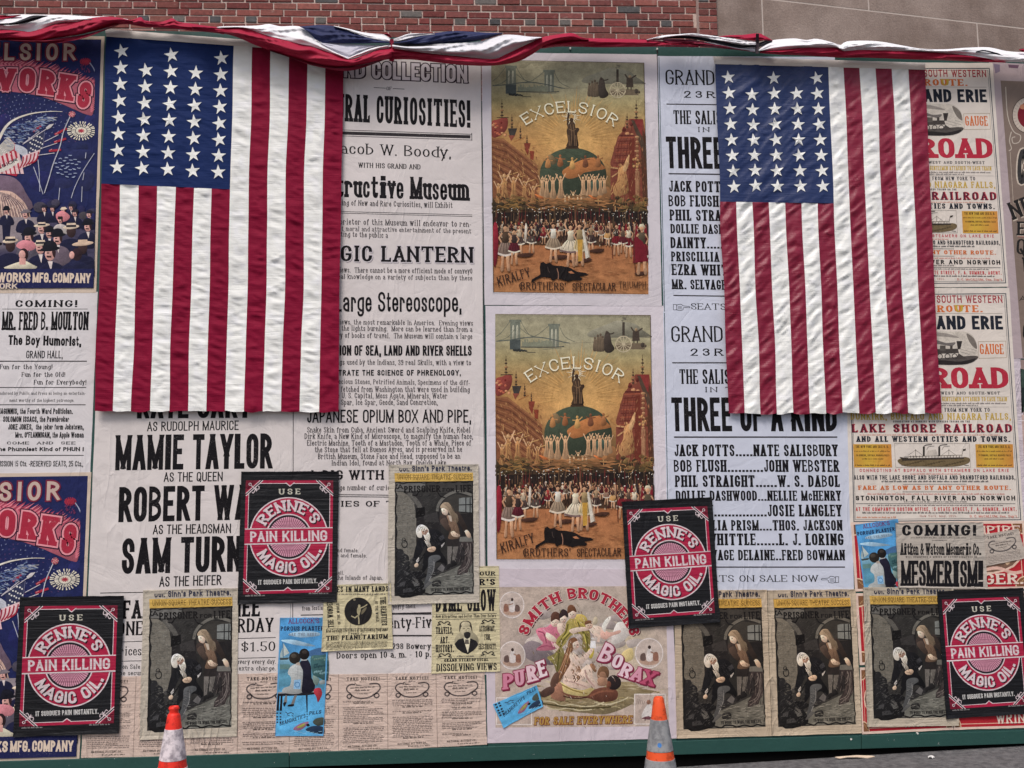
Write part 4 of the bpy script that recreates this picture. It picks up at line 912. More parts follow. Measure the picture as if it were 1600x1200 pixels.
# theatre bill with the cast in two columns (pasted twice, one above the other)
s = Sheet('theatre_bill', [(1036, 487), (1327, 485), (1334, 922), (1044, 924)], (202, 206, 219), .0030)
s.rule(1038, 1045.5, 489, 1.1, (60, 80, 84), y1=920)
s.text('GRAND OPERA HOUSE', 1049, 1306, 534.5, 25, 'clar', T=.15, S=.06)
s.text('23RD STREET', 1079, 1288, 556, 11.5, 'slab', g=.5); s.rule(1050, 1308, 567, 1.8)
s.text('THE SALISBURY TROUBADOURS', 1062, 1297, 600, 23, 'clar'); s.text('IN THE COMEDY', 1101, 1266, 613, 8.5, 'slab', T=.18, g=.4)
s.text('THREE OF A KIND', 1050, 1308, 674, 53, 'goth'); s.rule(1053, 1308, 683, 2.2)
for t, a, b, y, c in (('JACK POTTS.....NATE SALISBURY', 1054, 1309, 713, 18.5), ('BOB FLUSH..........JOHN WEBSTER', 1053, 1311, 737.5, 19), ('PHIL STRAIGHT......W. S. DABOL', 1055, 1312, 761, 18.5), ('DOLLIE DASHWOOD...NELLIE McHENRY', 1056, 1314, 782.5, 16),
    ('DAINTY...............JOSIE LANGLEY', 1056, 1315, 807, 18.5), ('PRISCILLIA PRISM....THOS. JACKSON', 1057, 1316, 829, 16.5), ('EZRA WHITTLE......L. J. LORING', 1058, 1318, 852, 18.5), ('MR. SELVAGE DELAINE..FRED BOWMAN', 1058, 1320, 875.5, 16.5)):
    s.text(t, a, b, y, c, 'slab', T=.29, H=.12)
s.rule(1060, 1320, 886, 1.8); s.text('SEATS ON SALE NOW', 1089, 1278, 909, 10.5, 'romw', T=.17)
s.layer('ornament')
for x, f in ((1060, 1), (1310, -1)):       # pointing hands
    s.line([(x, 901), (x + f * 5, 901), (x + f * 5, 910), (x, 910)], .8, (70, 72, 80), True)
    s.curve([(x + f * 6, 902), (x + f * 13, 900.5), (x + f * 16, 903), (x + f * 26, 904), (x + f * 26, 906), (x + f * 17, 906), (x + f * 15, 910), (x + f * 6, 910)], .8, (70, 72, 80), 4, True)
    for k in range(3): s.line([(x + f * 7, 904 + k * 2), (x + f * 14, 904.5 + k * 1.8)], .6, (90, 92, 100))
s.done('lower of two pale blue theatre bills with a two column cast list', 'poster', 'pale blue theatre bills')
repaste(s, [(1028.5, 87), (1305, 90), (1311.5, 497), (1036, 499)], .0026, 'upper of two pale blue theatre bills, half behind the right flag')

# railroad broadside (pasted twice)
RD, OR, GO, BL_ = (160, 44, 56), (206, 110, 56), (192, 160, 66), (34, 38, 48)
s = Sheet('railroad_bill', [(1318.5, 450), (1576.5, 450), (1599, 818), (1328, 822)], (219, 209, 198), .0034)
s.layer('border')
s.line([(1326, 461), (1571, 459), (1594.5, 812), (1334, 815)], 1.5, (84, 88, 92), True); s.line([(1328.5, 464), (1568.5, 462), (1591.5, 809), (1336, 812)], .7, (110, 110, 110), True)
s.layer('lettering')
s.text('GREAT |SOUTH WESTERN', 1463, 1566, 473.5, 12, 'goth', RD, T=.16, g=.28); s.text('MAIL |ROUTE.', 1463.5, 1535, 488, 11, 'fat', OR)
s.text('U', 1492.5, 1504.5, 488, 11.2, 'fat', GO); s.rule(1335, 1566, 490, .6, (150, 140, 130))
s.text('NEW YORK |AND ERIE', 1463, 1567, 515, 21.5, 'gothb', BL_, T=.3, g=.14); 
s.text('GAUGE', 1531, 1568, 553.5, 16, 'slab', OR, T=.2, H=.07); s.text('BROAD', 1340, 1378, 553.5, 16, 'slab', OR, T=.2, H=.07)
for x0, x1 in ((1528, 1571), (1337, 1381)): s.line([(x0, 534), (x1, 533), (x1 + 1, 559), (x0 + 1, 560)], .6, (160, 140, 110), True)
s.text('RAIL|ROAD', 1450, 1576, 607, 33, 'fat', (178, 48, 66), T=.30, H=.16, SH=.2, S=.12, ry=.3, g=.12)
s.text('DIRECT ROUTE TO THE WEST AND SOUTH-WEST', 1378, 1562, 616.5, 4.6, 'slab', BL_, g=.4)
s.text('LADIES AND |GENTLEMEN ATTACHED TO EACH TRAIN', 1472, 1573, 627, 7, 'slab', GO, g=.3); s.rule(1335, 1576, 620, .5, (170, 160, 150))
s.small(1340, 1574, 631.5, 2.6); s.small(1350, 1530, 634.5, 2.4); s.rule(1335, 1576, 636, .5, (160, 150, 140))
s.text('FROM NEW YORK TO', 1476, 1546, 643.5, 6, 'slab', BL_, g=.4); s.text('DUNKIRK, BUFFALO AND NIAGARA FALLS,', 1329, 1579, 656, 10.5, 'slab', GO, g=.3)
s.text('CONNECTING AT DUNKIRK WITH EXPRESS TRAINS ON THE', 1395, 1515, 660.2, 3, 'gothb', BL_, g=.5)
s.text('LAKE SHORE RAILROAD', 1331, 1580, 676, 13, 'slab', (92, 34, 50), g=.42, T=.26, shadow=[(1.2, -.6, (196, 70, 80))])
s.small(1343, 1565, 680.5, 2.2, (200, 130, 110)); s.text('AND ALL WESTERN CITIES AND TOWNS.', 1338, 1578, 690.5, 9, 'fat', BL_, T=.36, g=.3)
s.text('CONNECTING AT BUFFALO WITH STEAMERS ON LAKE ERIE', 1343, 1576, 737.5, 5, 'gothb', (190, 84, 90), T=.2, g=.5)
s.small(1422, 1502, 741.5, 2.4, (196, 120, 110)); s.text('ALSO WITH THE LAKE SHORE AND BUFFALO AND BRANDTFORD RAILROADS,', 1334, 1586, 749.5, 7, 'goth', BL_, g=.3)
s.small(1377, 1545, 753.5, 3, BL_); s.rule(1410, 1510, 756.5, .6); s.text('FARE AS LOW AS BY ANY OTHER ROUTE.', 1341, 1579, 765.5, 6.8, 'fat', OR, g=.3)
s.rule(1410, 1510, 768.5, .6); s.small(1355, 1570, 773, 2.6, (196, 130, 120)); s.text('STONINGTON, FALL RIVER AND NORWICH', 1337, 1586, 782, 7.5, 'gothb', (30, 28, 30), g=.38)
s.small(1412, 1513, 785, 2.4); s.rule(1337, 1586, 787, .7); s.small(1356, 1568, 790.5, 2.2)
s.text("AT THE COMPANY'S BOSTON OFFICE, 15 STATE STREET, F. A. SUMNER, AGENT.", 1337, 1588, 798.5, 6, 'goth', (190, 70, 74), g=.4); s.small(1347, 1577, 802.3, 2.8, BL_)
s.small(1338, 1402, 809.5, 3, (200, 130, 100)); s.text('New York, May, 1855.', 1437, 1495, 808, 3.6, 'rom', (170, 110, 100), g=.4); s.text("D. C. McCALLUM, Gen. Sup't.", 1515, 1590, 808.5, 3.8, 'rom', (196, 104, 90), T=.22)
for x0, x1 in ((1332.5, 1392), (1523.5, 1582)):
    s.layer('yellow_panel#%d' % x0)
    s.grid([(x0, 694), (x1, 694), (x1 + 1.5, 730.5), (x0 + 1.5, 730.5)], 6, 5, lambda u, v: (204 - 8 * abs(u - .5), 168 - 26 * abs(u - .4) * 2, 66))
    s.text('THE NEW YORK AND ERIE R. R.', x0 + 4, x1 - 4, 700, 4, 'slab', (60, 48, 30), g=.3)
    s.small(x0 + 2, x1 - 1, 706, 2.2, (90, 70, 40)); s.text('TO DUNKIRK, BUFFALO, NIAGARA FALLS', x0 + 5, x1 - 3, 713, 3, 'goth', (70, 56, 34), g=.3)
    s.small(x0 + 14, x1 - 12, 718, 2.4, (90, 70, 40)); s.small(x0 + 3, x1 - 1, 728, 2.6, (70, 54, 34), sty='slab')
s.layer('steamer')
s.line([(1397, 693), (1514, 693), (1516, 730), (1399, 730)], .5, (150, 140, 130), True)
DK = (70, 62, 54)
s.blob([(1402, 719), (1420, 715), (1460, 717), (1500, 714), (1514, 716), (1512, 724), (1490, 729), (1440, 729), (1412, 728)], (112, 96, 70))
for k in range(26):
    x = 1404 + k * 4.1; s.line([(x, 720 + (k * 7 % 8)), (x + 7, 720.6 + (k * 7 % 8))], .8, (66, 56, 42))
s.poly([(1405, 714), (1420, 716), (1505, 714), (1506, 717), (1410, 720)], (64, 56, 50)); s.poly([(1420, 712), (1503, 710.5), (1505, 714.5), (1418, 716)], (206, 196, 184))
s.poly([(1446, 711), (1450, 704), (1462, 702), (1465, 711)], (196, 186, 174)); s.line([(1412, 714), (1502, 711)], .8, DK)
for x in (1441.5, 1465.5): s.rect(x, 698, x + 3, 713, (48, 44, 42)); s.curve([(x + 1, 698), (x + 5, 695.5), (x + 14, 694.6)], 1.3, (84, 78, 74)); s.curve([(x + 6, 703), (x + 9, 698), (x + 18, 697)], .7, (130, 122, 116))
for k in range(17): s.line([(1422 + k * 4.8, 712), (1422 + k * 4.8, 715.5)], .8, DK)
for x in (1430, 1482): s.line([(x, 702), (x, 713)], .6, DK); s.line([(x, 703), (x + 12, 712)], .35, DK); s.line([(x, 703), (x - 12, 712)], .35, DK)
s.line([(1504, 704), (1502, 714)], .6, DK); s.poly([(1504, 702), (1509, 701), (1508, 704), (1504, 705)], DK)
# locomotive view
s.layer('locomotive')
s.blob([(1400, 530), (1412, 520), (1440, 517), (1480, 518), (1510, 519), (1523, 530), (1527, 548), (1524, 562), (1505, 570), (1450, 569), (1410, 567), (1402, 555)], (202, 193, 180))
s.blob([(1404, 560), (1440, 562), (1480, 559), (1524, 556), (1524, 563), (1506, 569), (1450, 569), (1410, 567)], (86, 80, 76)); s.blob([(1440, 566), (1470, 563), (1500, 565), (1524, 560), (1510, 569), (1470, 570)], (46, 42, 42))
s.blob([(1402, 535), (1430, 529), (1460, 531), (1478, 536), (1492, 535), (1486, 541), (1466, 538), (1440, 537), (1406, 545)], (112, 106, 102))
s.blob([(1420, 523), (1450, 519), (1478, 521), (1498, 528), (1470, 526)], (150, 142, 134)); s.blob([(1510, 521), (1522, 530), (1526, 545), (1518, 540), (1512, 530)], (120, 112, 104))
s.poly([(1440, 546), (1496, 545), (1498, 552), (1440, 554)], (72, 66, 62)); s.poly([(1494, 533), (1503, 533), (1500, 546), (1496, 546)], (58, 53, 51)); s.poly([(1497, 552), (1511, 561), (1494, 561)], (76, 70, 66)); s.rect(1468, 540, 1477, 548, (92, 86, 80)); s.rect(1484, 540, 1488, 547, (72, 66, 62))
for x in (1456, 1468, 1480, 1491): s.ring(x, 557, 4, 1.3, (58, 54, 52), n=12)
for k in range(5): s.rect(1404 + k * 8, 547 + (k % 2), 1409 + k * 8, 555, (104, 98, 92))
for k in range(14): s.line([(1498 + k * 1.8, 545 + (k * 5 % 9)), (1502 + k * 1.8, 546 + (k * 5 % 9))], .5, (120, 112, 106))
s.done('lower of two colourful railroad broadsides with steamer and yellow panels', 'poster', 'railroad broadsides')
repaste(s, [(1307.6, 99), (1552, 97), (1573.5, 447), (1316, 451)], .0028, 'upper of two colourful railroad broadsides, mostly behind the right flag')

# snake-oil notices
def bill(s, f, seed=0, full=True):
    """one small notice, drawn in its own 80 x 126 frame"""
    s.mapf = f; c = (78, 68, 64)
    s.layer('lettering'); s.text('TAKE NOTICE!', 13, 67, 11, 5.4, 'slab', c, lean=False, T=.28, g=.36); s.small(34, 46, 14, 1.8, c)
    s.layer('ornament'); P = [(27, 18), (22, 17), (16, 19), (13, 24), (15, 29), (19, 32), (21, 36), (18, 40), (14, 38), (15, 34), (20, 34), (26, 38), (34, 40), (44, 40), (52, 38), (58, 34), (64, 33), (66, 37), (62, 40), (58, 37), (60, 33), (65, 29), (68, 24), (66, 18), (60, 16), (50, 17)]
    s.curve(P, 2.2, (88, 78, 76), 4); s.taper((28, 18), (38, 19.5), 2, .4, c); s.poly([(26, 14), (29, 15.5), (26, 16.5)], c)
    s.layer('lettering')
    s.small(19, 60, 24, 2.4, c, y1=22.5, sty='slab'); s.small(26, 52, 28.5, 3.4, c, y1=28); s.small(30, 50, 33.5, 2.0, c)
    y = 46; r_ = random.Random(seed + 5)
    while y < 114:
        kind = r_.random()
        if kind < .16: s.small(24, 58, y, 3.0, (84, 74, 70), seed=seed); y += 4
        else: s.small(7 + r_.uniform(0, 2), 74 - (r_.uniform(0, 30) if kind > .8 else 0), y, 2.1, (128, 112, 106), seed=seed + int(y), fill=.8)
        y += 2.9
    s.text('NATIONAL BITTERS CO.,', 15, 63, 119, 3.4, 'slab', c, lean=False, slant=.2, g=.3); s.small(32, 68, 123, 2.2, c)
    s.mapf = None
def notices(q, n, label, seed):
    s = Sheet('notice_sheet', q, (206, 184, 170), .0042, mat=M_FOIL, wob=.8)
    q = np.array(q, float)
    for i in range(n):
        u0, u1 = i / n, (i + 1) / n
        qq = [q[0] + (q[1] - q[0]) * u0, q[0] + (q[1] - q[0]) * u1, q[3] + (q[2] - q[3]) * u1, q[3] + (q[2] - q[3]) * u0]
        bill(s, quadmap([(0, 0), (80, 0), (80, 126), (0, 126)], qq), seed + i)
        if i: s.line([qq[0], qq[3]], .8, (150, 130, 120))
    s.done(label, 'poster', 'sheets of four snake notices')
notices([(133, 1058), (453, 1051), (452, 1177), (127, 1184)], 4, 'left sheet of four tan snake notices above the green base board', 1)
notices([(453, 1054), (757, 1050.5), (761, 1163), (451.5, 1180)], 4, 'right sheet of four tan snake notices, its lower right corner torn', 9)
s = Sheet('notice', [(1530.5, 836), (1590, 826), (1603, 872), (1538, 885)], (184, 172, 160), .0085, mat=M_FOIL)
s.mapf = quadmap([(0, 0), (80, 0), (80, 62), (0, 62)], s.quad)
def part(s):
    c = (84, 76, 74); s.layer('lettering'); s.text('TAKE NOTICE!', 13, 67, 11, 5.4, 'slab', c, lean=False, T=.28, g=.36)
    s.layer('ornament'); P = [(27, 18), (22, 17), (16, 19), (13, 24), (15, 29), (19, 32), (21, 36), (18, 40), (14, 38), (15, 34), (20, 34), (26, 38), (34, 40), (44, 40), (52, 38), (58, 34), (64, 33), (66, 37), (62, 40), (58, 37), (60, 33), (65, 29), (68, 24), (66, 18), (60, 16), (50, 17)]
    s.curve(P, 2.4, (96, 90, 88), 4); s.layer('lettering'); s.small(19, 60, 24, 2.4, c); s.small(26, 52, 28.5, 3, c); s.small(30, 50, 33.5, 2, c)
    for k in range(6): s.small(8, 72, 46 + k * 2.7, 2, (140, 130, 124), seed=k)
part(s); s.mapf = None
s.done('single grey snake notice tilted over the red posters, right of the mesmerism bill', 'poster')

# wringer posters (red)
def wringer(q, top, label, words):
    s = Sheet('wringer_poster', q, (222, 196, 180), .0040 if top else .0048)
    s.mapf = quadmap([(0, 0), (270, 0), (270, 108), (0, 108)], q); RDW = (176, 40, 50)
    s.layer('border'); s.rect(4, 4, 266, 104, RDW); s.line([(9, 9), (261, 9), (261, 99), (9, 99)], 1.2, (222, 180, 160), True)
    for x, y in ((4, 4), (266, 4), (4, 104), (266, 104)):
        t = np.linspace(0, math.pi / 2, 7); sx_ = 1 if x < 100 else -1; sy_ = 1 if y < 50 else -1
        s.poly([(x, y)] + [(x + sx_ * 17 * math.cos(a), y + sy_ * 17 * math.sin(a)) for a in t], (224, 190, 160))
        s.poly([(x, y)] + [(x + sx_ * 15 * math.cos(a), y + sy_ * 15 * math.sin(a)) for a in t], (128, 88, 62))
        for k in range(5): s.ell(x + sx_ * (3 + 2.2 * k), y + sy_ * (11 - 2 * k), 1.1, 1.1, (176, 140, 100), n=6)
    s.layer('illustration'); s.ell(64, 52, 56, 34, (222, 190, 170)); s.ell(64, 52, 53, 32, (96, 74, 64)); s.ell(206, 52, 56, 32, (222, 190, 170)); s.ell(206, 51, 53, 30, (120, 92, 76))
    for k in range(9): s.blob([(20 + k * 26, 50), (30 + k * 26, 38), (38 + k * 26, 56), (30 + k * 26, 70)], ((150, 120, 96), (84, 62, 54), (190, 160, 130))[k % 3], 3)
    s.curve([(200, 78), (222, 74), (246, 82), (262, 80)], 5, (216, 176, 160), 4)
    s.layer('lettering'); s.text('EMPIRE', 176, 262, 20, 13, 'slab', (226, 200, 184), lean=False, shadow=[(1, 1, (110, 20, 30))])
    s.text(words, 120, 262, 100, 17, 'slab', (226, 206, 190), lean=False, T=.28, shadow=[(1.2, 1, (110, 20, 30))])
    s.mapf = None
    s.done(label, 'poster', 'red wringer posters')
wringer([(1329, 816), (1600, 814), (1607, 920), (1336, 924)], True, 'uppermost red wringer poster, under the tilted notice and mesmerism bill', 'WRINGER.')
wringer([(1336, 927), (1608, 923), (1615, 1034), (1343, 1039)], True, 'red wringer poster of which only a left edge strip and right edge show', 'WRINGER.')
wringer([(1343, 1043), (1484, 1040), (1489, 1140), (1347, 1147)], True, 'small red wringer poster showing along the bottom of a prison play poster', 'WRINGER')
wringer([(1486, 1040), (1632, 1036), (1640, 1136), (1490, 1140)], False, 'red wringer poster below the rightmost black oil poster, lettering along its foot', 'WRINGER')

# mesmerism bill
s = Sheet('mesmerism_bill', [(1397.5, 816.8), (1533.5, 816), (1541, 920), (1402, 917.5)], (180, 171, 160), .0175, mat=M_FOIL, wob=.9)
s.text('COMING!', 1407.5, 1523, 837, 17, 'fat', lean=False, T=.3, H=.16); s.small(1421, 1510, 841, 2.4, (110, 104, 98)); s.rule(1454, 1478, 844.3, .6, (90, 84, 80)); s.small(1460, 1472, 845, 2)
s.text('Aitken & Watson Mesmeric Co.', 1405, 1531, 867, 18.5, 'fat', lean=False, T=.34, g=.08, ry=.2); s.text('WILL COMMENCE A SERIES OF ENTERTAINMENTS IN', 1413, 1524, 871.6, 3, 'gothb', (90, 84, 80), g=.4, lean=False)
s.text('MESMERISM!', 1406, 1534, 916.6, 41, 'fat', lean=False, T=.34, H=.14, g=.07, ry=.16)
s.done('grey bill with big black lettering about mesmerism, right of a blue advertisement', 'poster')

# dime show
CRM = (204, 193, 156)
s = Sheet('dime_show_bill', [(676, 886), (779.5, 884.5), (781.5, 1048.5), (674, 1052)], CRM, .0075, mat=M_FOIL)
for t, a, b, y, c, st in (('GRAND TOUR', 690, 774, 899.5, 6.5, 'fat'), ("FISHER'S", 700, 773.5, 914.5, 10, 'fat'), ('DIME SHOW', 681, 774, 956, 34, 'fat'), ('TRAVELS,', 681, 708, 990.5, 11, 'slab'), ('ART.', 688, 702, 1005, 10.5, 'slab'), ('HISTORY.', 681, 709, 1019, 12, 'slab'),
    ('ASTRONOMY,', 749, 774, 986.5, 9, 'slab'), ('FUN,', 757, 767, 1000, 9, 'slab'), ('ELECTRICITY.', 748, 776, 1014.5, 9, 'slab'), ('GRAND STEREOPTICAL', 694, 763, 1034, 4.6, 'fat'), ('DISSOLVING VIEWS', 682, 776, 1049, 12, 'clar')):
    s.text(t, a, b, y, c, st, y1=y - (1.8 if b - a > 60 and y > 950 else .4), T=.3 if c == 34 else STY[st]['T'])
for y in (902.5, 917.5): s.rule(681, 775, y, .7)
for y in (959.5, 967.5, 1029): s.rule(681, 776, y, .7, y1=y - 1.2)
s.text('New Attractions and Better Than Ever Before', 681, 775, 965.5, 5, 'rom', T=.22, y1=964); s.small(714, 744, 1026, 2.4)
s.layer('portrait'); s.model = .16; s.ell(729, 1002, 19, 17, (150, 142, 118)); s.poly([(710, 1006), (716, 999), (723, 997), (735, 997), (744, 1001), (747.5, 1007), (740, 1016), (731, 1022), (722, 1019), (714, 1013)], (38, 36, 38)); s.poly([(724, 996), (735, 996), (733, 1010), (731, 1020), (727, 1008)], (214, 206, 178))
s.poly([(727, 999), (732, 999), (733, 1006), (726, 1006)], (100, 94, 86)); s.ell(728, 982, 9.6, 11.8, (188, 178, 148)); s.blob([(718, 988), (718, 976), (723, 970.5), (733, 970.5), (737, 977), (738, 988), (735, 980), (728, 975), (721, 979)], (70, 64, 56)); s.ell(727.5, 975.5, 7, 4.6, (192, 182, 152))
s.blob([(725, 989), (730, 987), (735, 989), (734, 995), (730, 998), (726, 995)], (44, 42, 42)); s.line([(723, 982), (726.5, 982)], 1, (60, 56, 50)); s.line([(730, 982), (733.5, 982)], 1, (60, 56, 50)); s.line([(728.5, 983), (728, 986.5)], .8, (130, 120, 98))
s.layer('ornament')
for x, y in ((694, 974), (762.5, 971.5), (695, 1024), (762.5, 1021)):
    for k in (-1, 1): s.curve([(x, y), (x + k * 5, y - 3), (x + k * 9, y - 1), (x + k * 6, y + 1.5), (x + k * 11, y + 2.5)], 1.7, (56, 52, 46), 3)
s.done('cream dime show bill with a bearded portrait, overlapping the borax poster', 'poster')

# planetarium bill
s = Sheet('planetarium_bill', [(507, 914), (611, 911), (614, 1013), (502.5, 1017.5)], CRM, .0125, mat=M_FOIL)
s.text('SCENES IN MANY LANDS', 506, 607, 925.5, 9, 'fat', y1=924); s.small(512, 603, 929, 2.4); s.text('THE PLANETARIUM', 510, 606, 1000.5, 7.5, 'fat', y1=997.5); s.text('PART I.', 549, 567, 991, 2.8, 'fat')
s.rule(511, 607, 982, .6, y1=981); s.text('Read Carefully Every Word of the Following Programme', 510, 606, 988, 5.4, 'rom', T=.22, y1=985.5)
for k in range(6): s.small(510, 606, 1004.5 + k * 2, 1.7, (96, 88, 74), y1=1002.5 + k * 2, seed=k)
for t, p0, p1, c in (('THE WONDERS', (522, 980), (519.5, 934), 9), ('OF THE WORLD.', (532.5, 975), (530, 941), 4.4), ('OF THE WORLD.', (586, 939), (588, 972.5), 4.4), ('THE BEAUTIES', (594, 932.5), (596.5, 977), 9)):
    s.text(t, p0[0], p1[0], p0[1], c, 'slab', y1=p1[1], rot=1)
s.layer('illustration'); s.ell(560, 955, 22.5, 22.5, (190, 178, 142)); s.ell(560, 955, 21.6, 21.8, (40, 38, 38), n=28)
PF = (170, 160, 128); s.ell(561.5, 946.5, 2, 2.4, PF); s.blob([(559, 949), (564, 949), (563, 957), (561, 962), (558, 956)], PF, 3); s.line([(563, 950), (570, 947), (574, 944)], 1.6, PF); s.line([(560, 961), (561, 968), (561, 975)], 2, PF); s.line([(559.5, 961), (555, 965), (549, 962)], 1.8, PF); s.ell(554, 936.5, 2, 2, (120, 112, 92)); s.blob([(566, 953), (573, 948), (571, 954), (565, 960)], (112, 104, 84), 3)
s.done('small cream planetarium bill with a round dark picture, under the central black oil poster', 'poster')
# ------------------------------------------------------------------ pictorial posters
# black and red oil poster (pasted four times)
s = Sheet('oil_poster', [(378, 737), (530, 736.5), (526.5, 940), (372, 944)], (27, 27, 30), .0170, mat=M_SATIN, inset=5, curl=.005)
s.mapf = zoom(370, 735, 9.6); CR, PL, CRD = (168, 34, 66), (214, 198, 200), (112, 26, 46)
def q4(a): return [(145 + a, 150 + a), (1450 - a, 150 + a), (1430 - a, 1822 - a), (102 + a, 1856 - a)]
s.layer('border'); s.poly(q4(0), CR); s.poly(q4(42), PL); s.poly(q4(51), (27, 27, 30))
s.poly([(730, 186), (880, 182), (803, 245)], PL); s.poly([(745, 178), (868, 176), (803, 230)], CR)
s.poly([(695, 1800), (845, 1796), (770, 1742)], PL); s.poly([(708, 1806), (832, 1802), (770, 1758)], CR)
for (x, y, sx_, sy_) in ((145, 150, 1, 1), (1450, 150, -1, 1), (1430, 1822, -1, -1), (102, 1856, 1, -1)):
    s.poly([(x, y), (x + sx_ * 262, y), (x, y + sy_ * 238)], (27, 27, 30)); s.poly([(x, y), (x + sx_ * 225, y), (x, y + sy_ * 200)], CRD); s.poly([(x + sx_ * 190, y), (x + sx_ * 215, y), (x, y + sy_ * 195), (x, y + sy_ * 172)], CR)
    s.line([(x + sx_ * 255, y), (x, y + sy_ * 232)], 13, PL); s.line([(x + sx_ * 215, y), (x, y + sy_ * 196)], 10, PL)
    s.ring(x + sx_ * 62, y + sy_ * 58, 18, 10, PL, n=14); s.line([(x + sx_ * 70, y + sy_ * 66), (x + sx_ * 150, y + sy_ * 140)], 12, PL)
    for k in (-1, 1): s.curve([(x + sx_ * 120, y + sy_ * 120), (x + sx_ * (150 + 40 * max(k, 0)), y + sy_ * (150 - 40 * min(k, 0) * -1 if k < 0 else 130)), (x + sx_ * (195 if k > 0 else 115), y + sy_ * (95 if k > 0 else 185)), (x + sx_ * (188 if k > 0 else 90), y + sy_ * (85 if k > 0 else 175))], 11, PL, 4)
    s.poly([(x + sx_ * 130, y + sy_ * 125), (x + sx_ * 185, y + sy_ * 150), (x + sx_ * 160, y + sy_ * 152), (x + sx_ * 165, y + sy_ * 178)], PL)
    for k in range(3): s.curve([(x + sx_ * (20 + 30 * k), y + sy_ * (120 - 40 * k)), (x + sx_ * (45 + 30 * k), y + sy_ * (125 - 40 * k)), (x + sx_ * (40 + 30 * k), y + sy_ * (95 - 40 * k))], 9, (60, 20, 30), 3)
s.layer('roundel'); cx, cy = 785, 996
s.ell(cx, cy, 592, 596, PL, n=72); s.ell(cx, cy, 573, 578, CR, n=72); s.ell(cx, cy, 346, 346, PL, n=56); s.ell(cx, cy, 328, 328, (27, 27, 30), n=56)
N_ = 56
s.ell(cx, cy, 288, 288, (202, 142, 160), n=56)
for k in range(N_):
    a = 2 * math.pi * k / N_; s.ell(cx + 286 * math.cos(a), cy + 286 * math.sin(a), 15, 15, (206, 152, 168), n=8)
for k in range(N_):
    a = 2 * math.pi * (k + .5) / N_; s.taper((cx + 70 * math.cos(a), cy + 70 * math.sin(a)), (cx + 300 * math.cos(a), cy + 300 * math.sin(a)), 4, 10, (116, 60, 82))
s.arc("RENNE'S", cx + 6, cy, 388, -64, 61, 168, 'slab', PL, T=.24, H=.17, SH=.17, S=.10, g=.2, shadow=[(16, 18, (40, 22, 32))])
s.arc('MAGIC OIL.', cx - 6, cy, 545, -62, 68, 172, 'goth', PL, under=True, T=.24, H=.2, shadow=[(16, 16, (40, 22, 32))])
s.layer('banner'); s.poly([(130, 872), (1442, 850), (1440, 1092), (124, 1116)], PL); s.poly([(130, 886), (1442, 865), (1440, 1072), (124, 1097)], CR)
s.text('PAIN KILLING', 210, 1362, 1072, 158, 'goth', PL, y1=1054, T=.23, H=.17, S=.03, SH=.05)
s.layer('lettering'); s.text('USE', 640, 960, 362, 86, 'slab', (192, 188, 172), y1=358, g=.55, T=.26); s.text('IT SUBDUES PAIN INSTANTLY.', 330, 1215, 1712, 72, 'goth', (196, 194, 190), y1=1687, T=.26)
s.small(135, 460, 1886, 26, (140, 136, 134), y1=1878); s.small(1085, 1390, 1852, 26, (140, 136, 134), y1=1846)
s.mapf = None
s.done('black and crimson oil poster, the one in the middle left overlapping the cast list', 'poster', 'black and crimson oil posters')
for q, t in (([(33, 933), (195, 930), (187, 1145.5), (23, 1150)], 'black and crimson oil poster lowest on the left, over the lower fireworks poster'), ([(970, 783), (1110, 777.5), (1125, 972), (982.5, 981)], 'black and crimson oil poster between the borax poster and the blue theatre bill'),
             ([(1461, 924), (1597, 917.5), (1611, 1114), (1477.5, 1122)], 'black and crimson oil poster at the right edge, over the red wringer posters')): repaste(s, q, .0185, t)

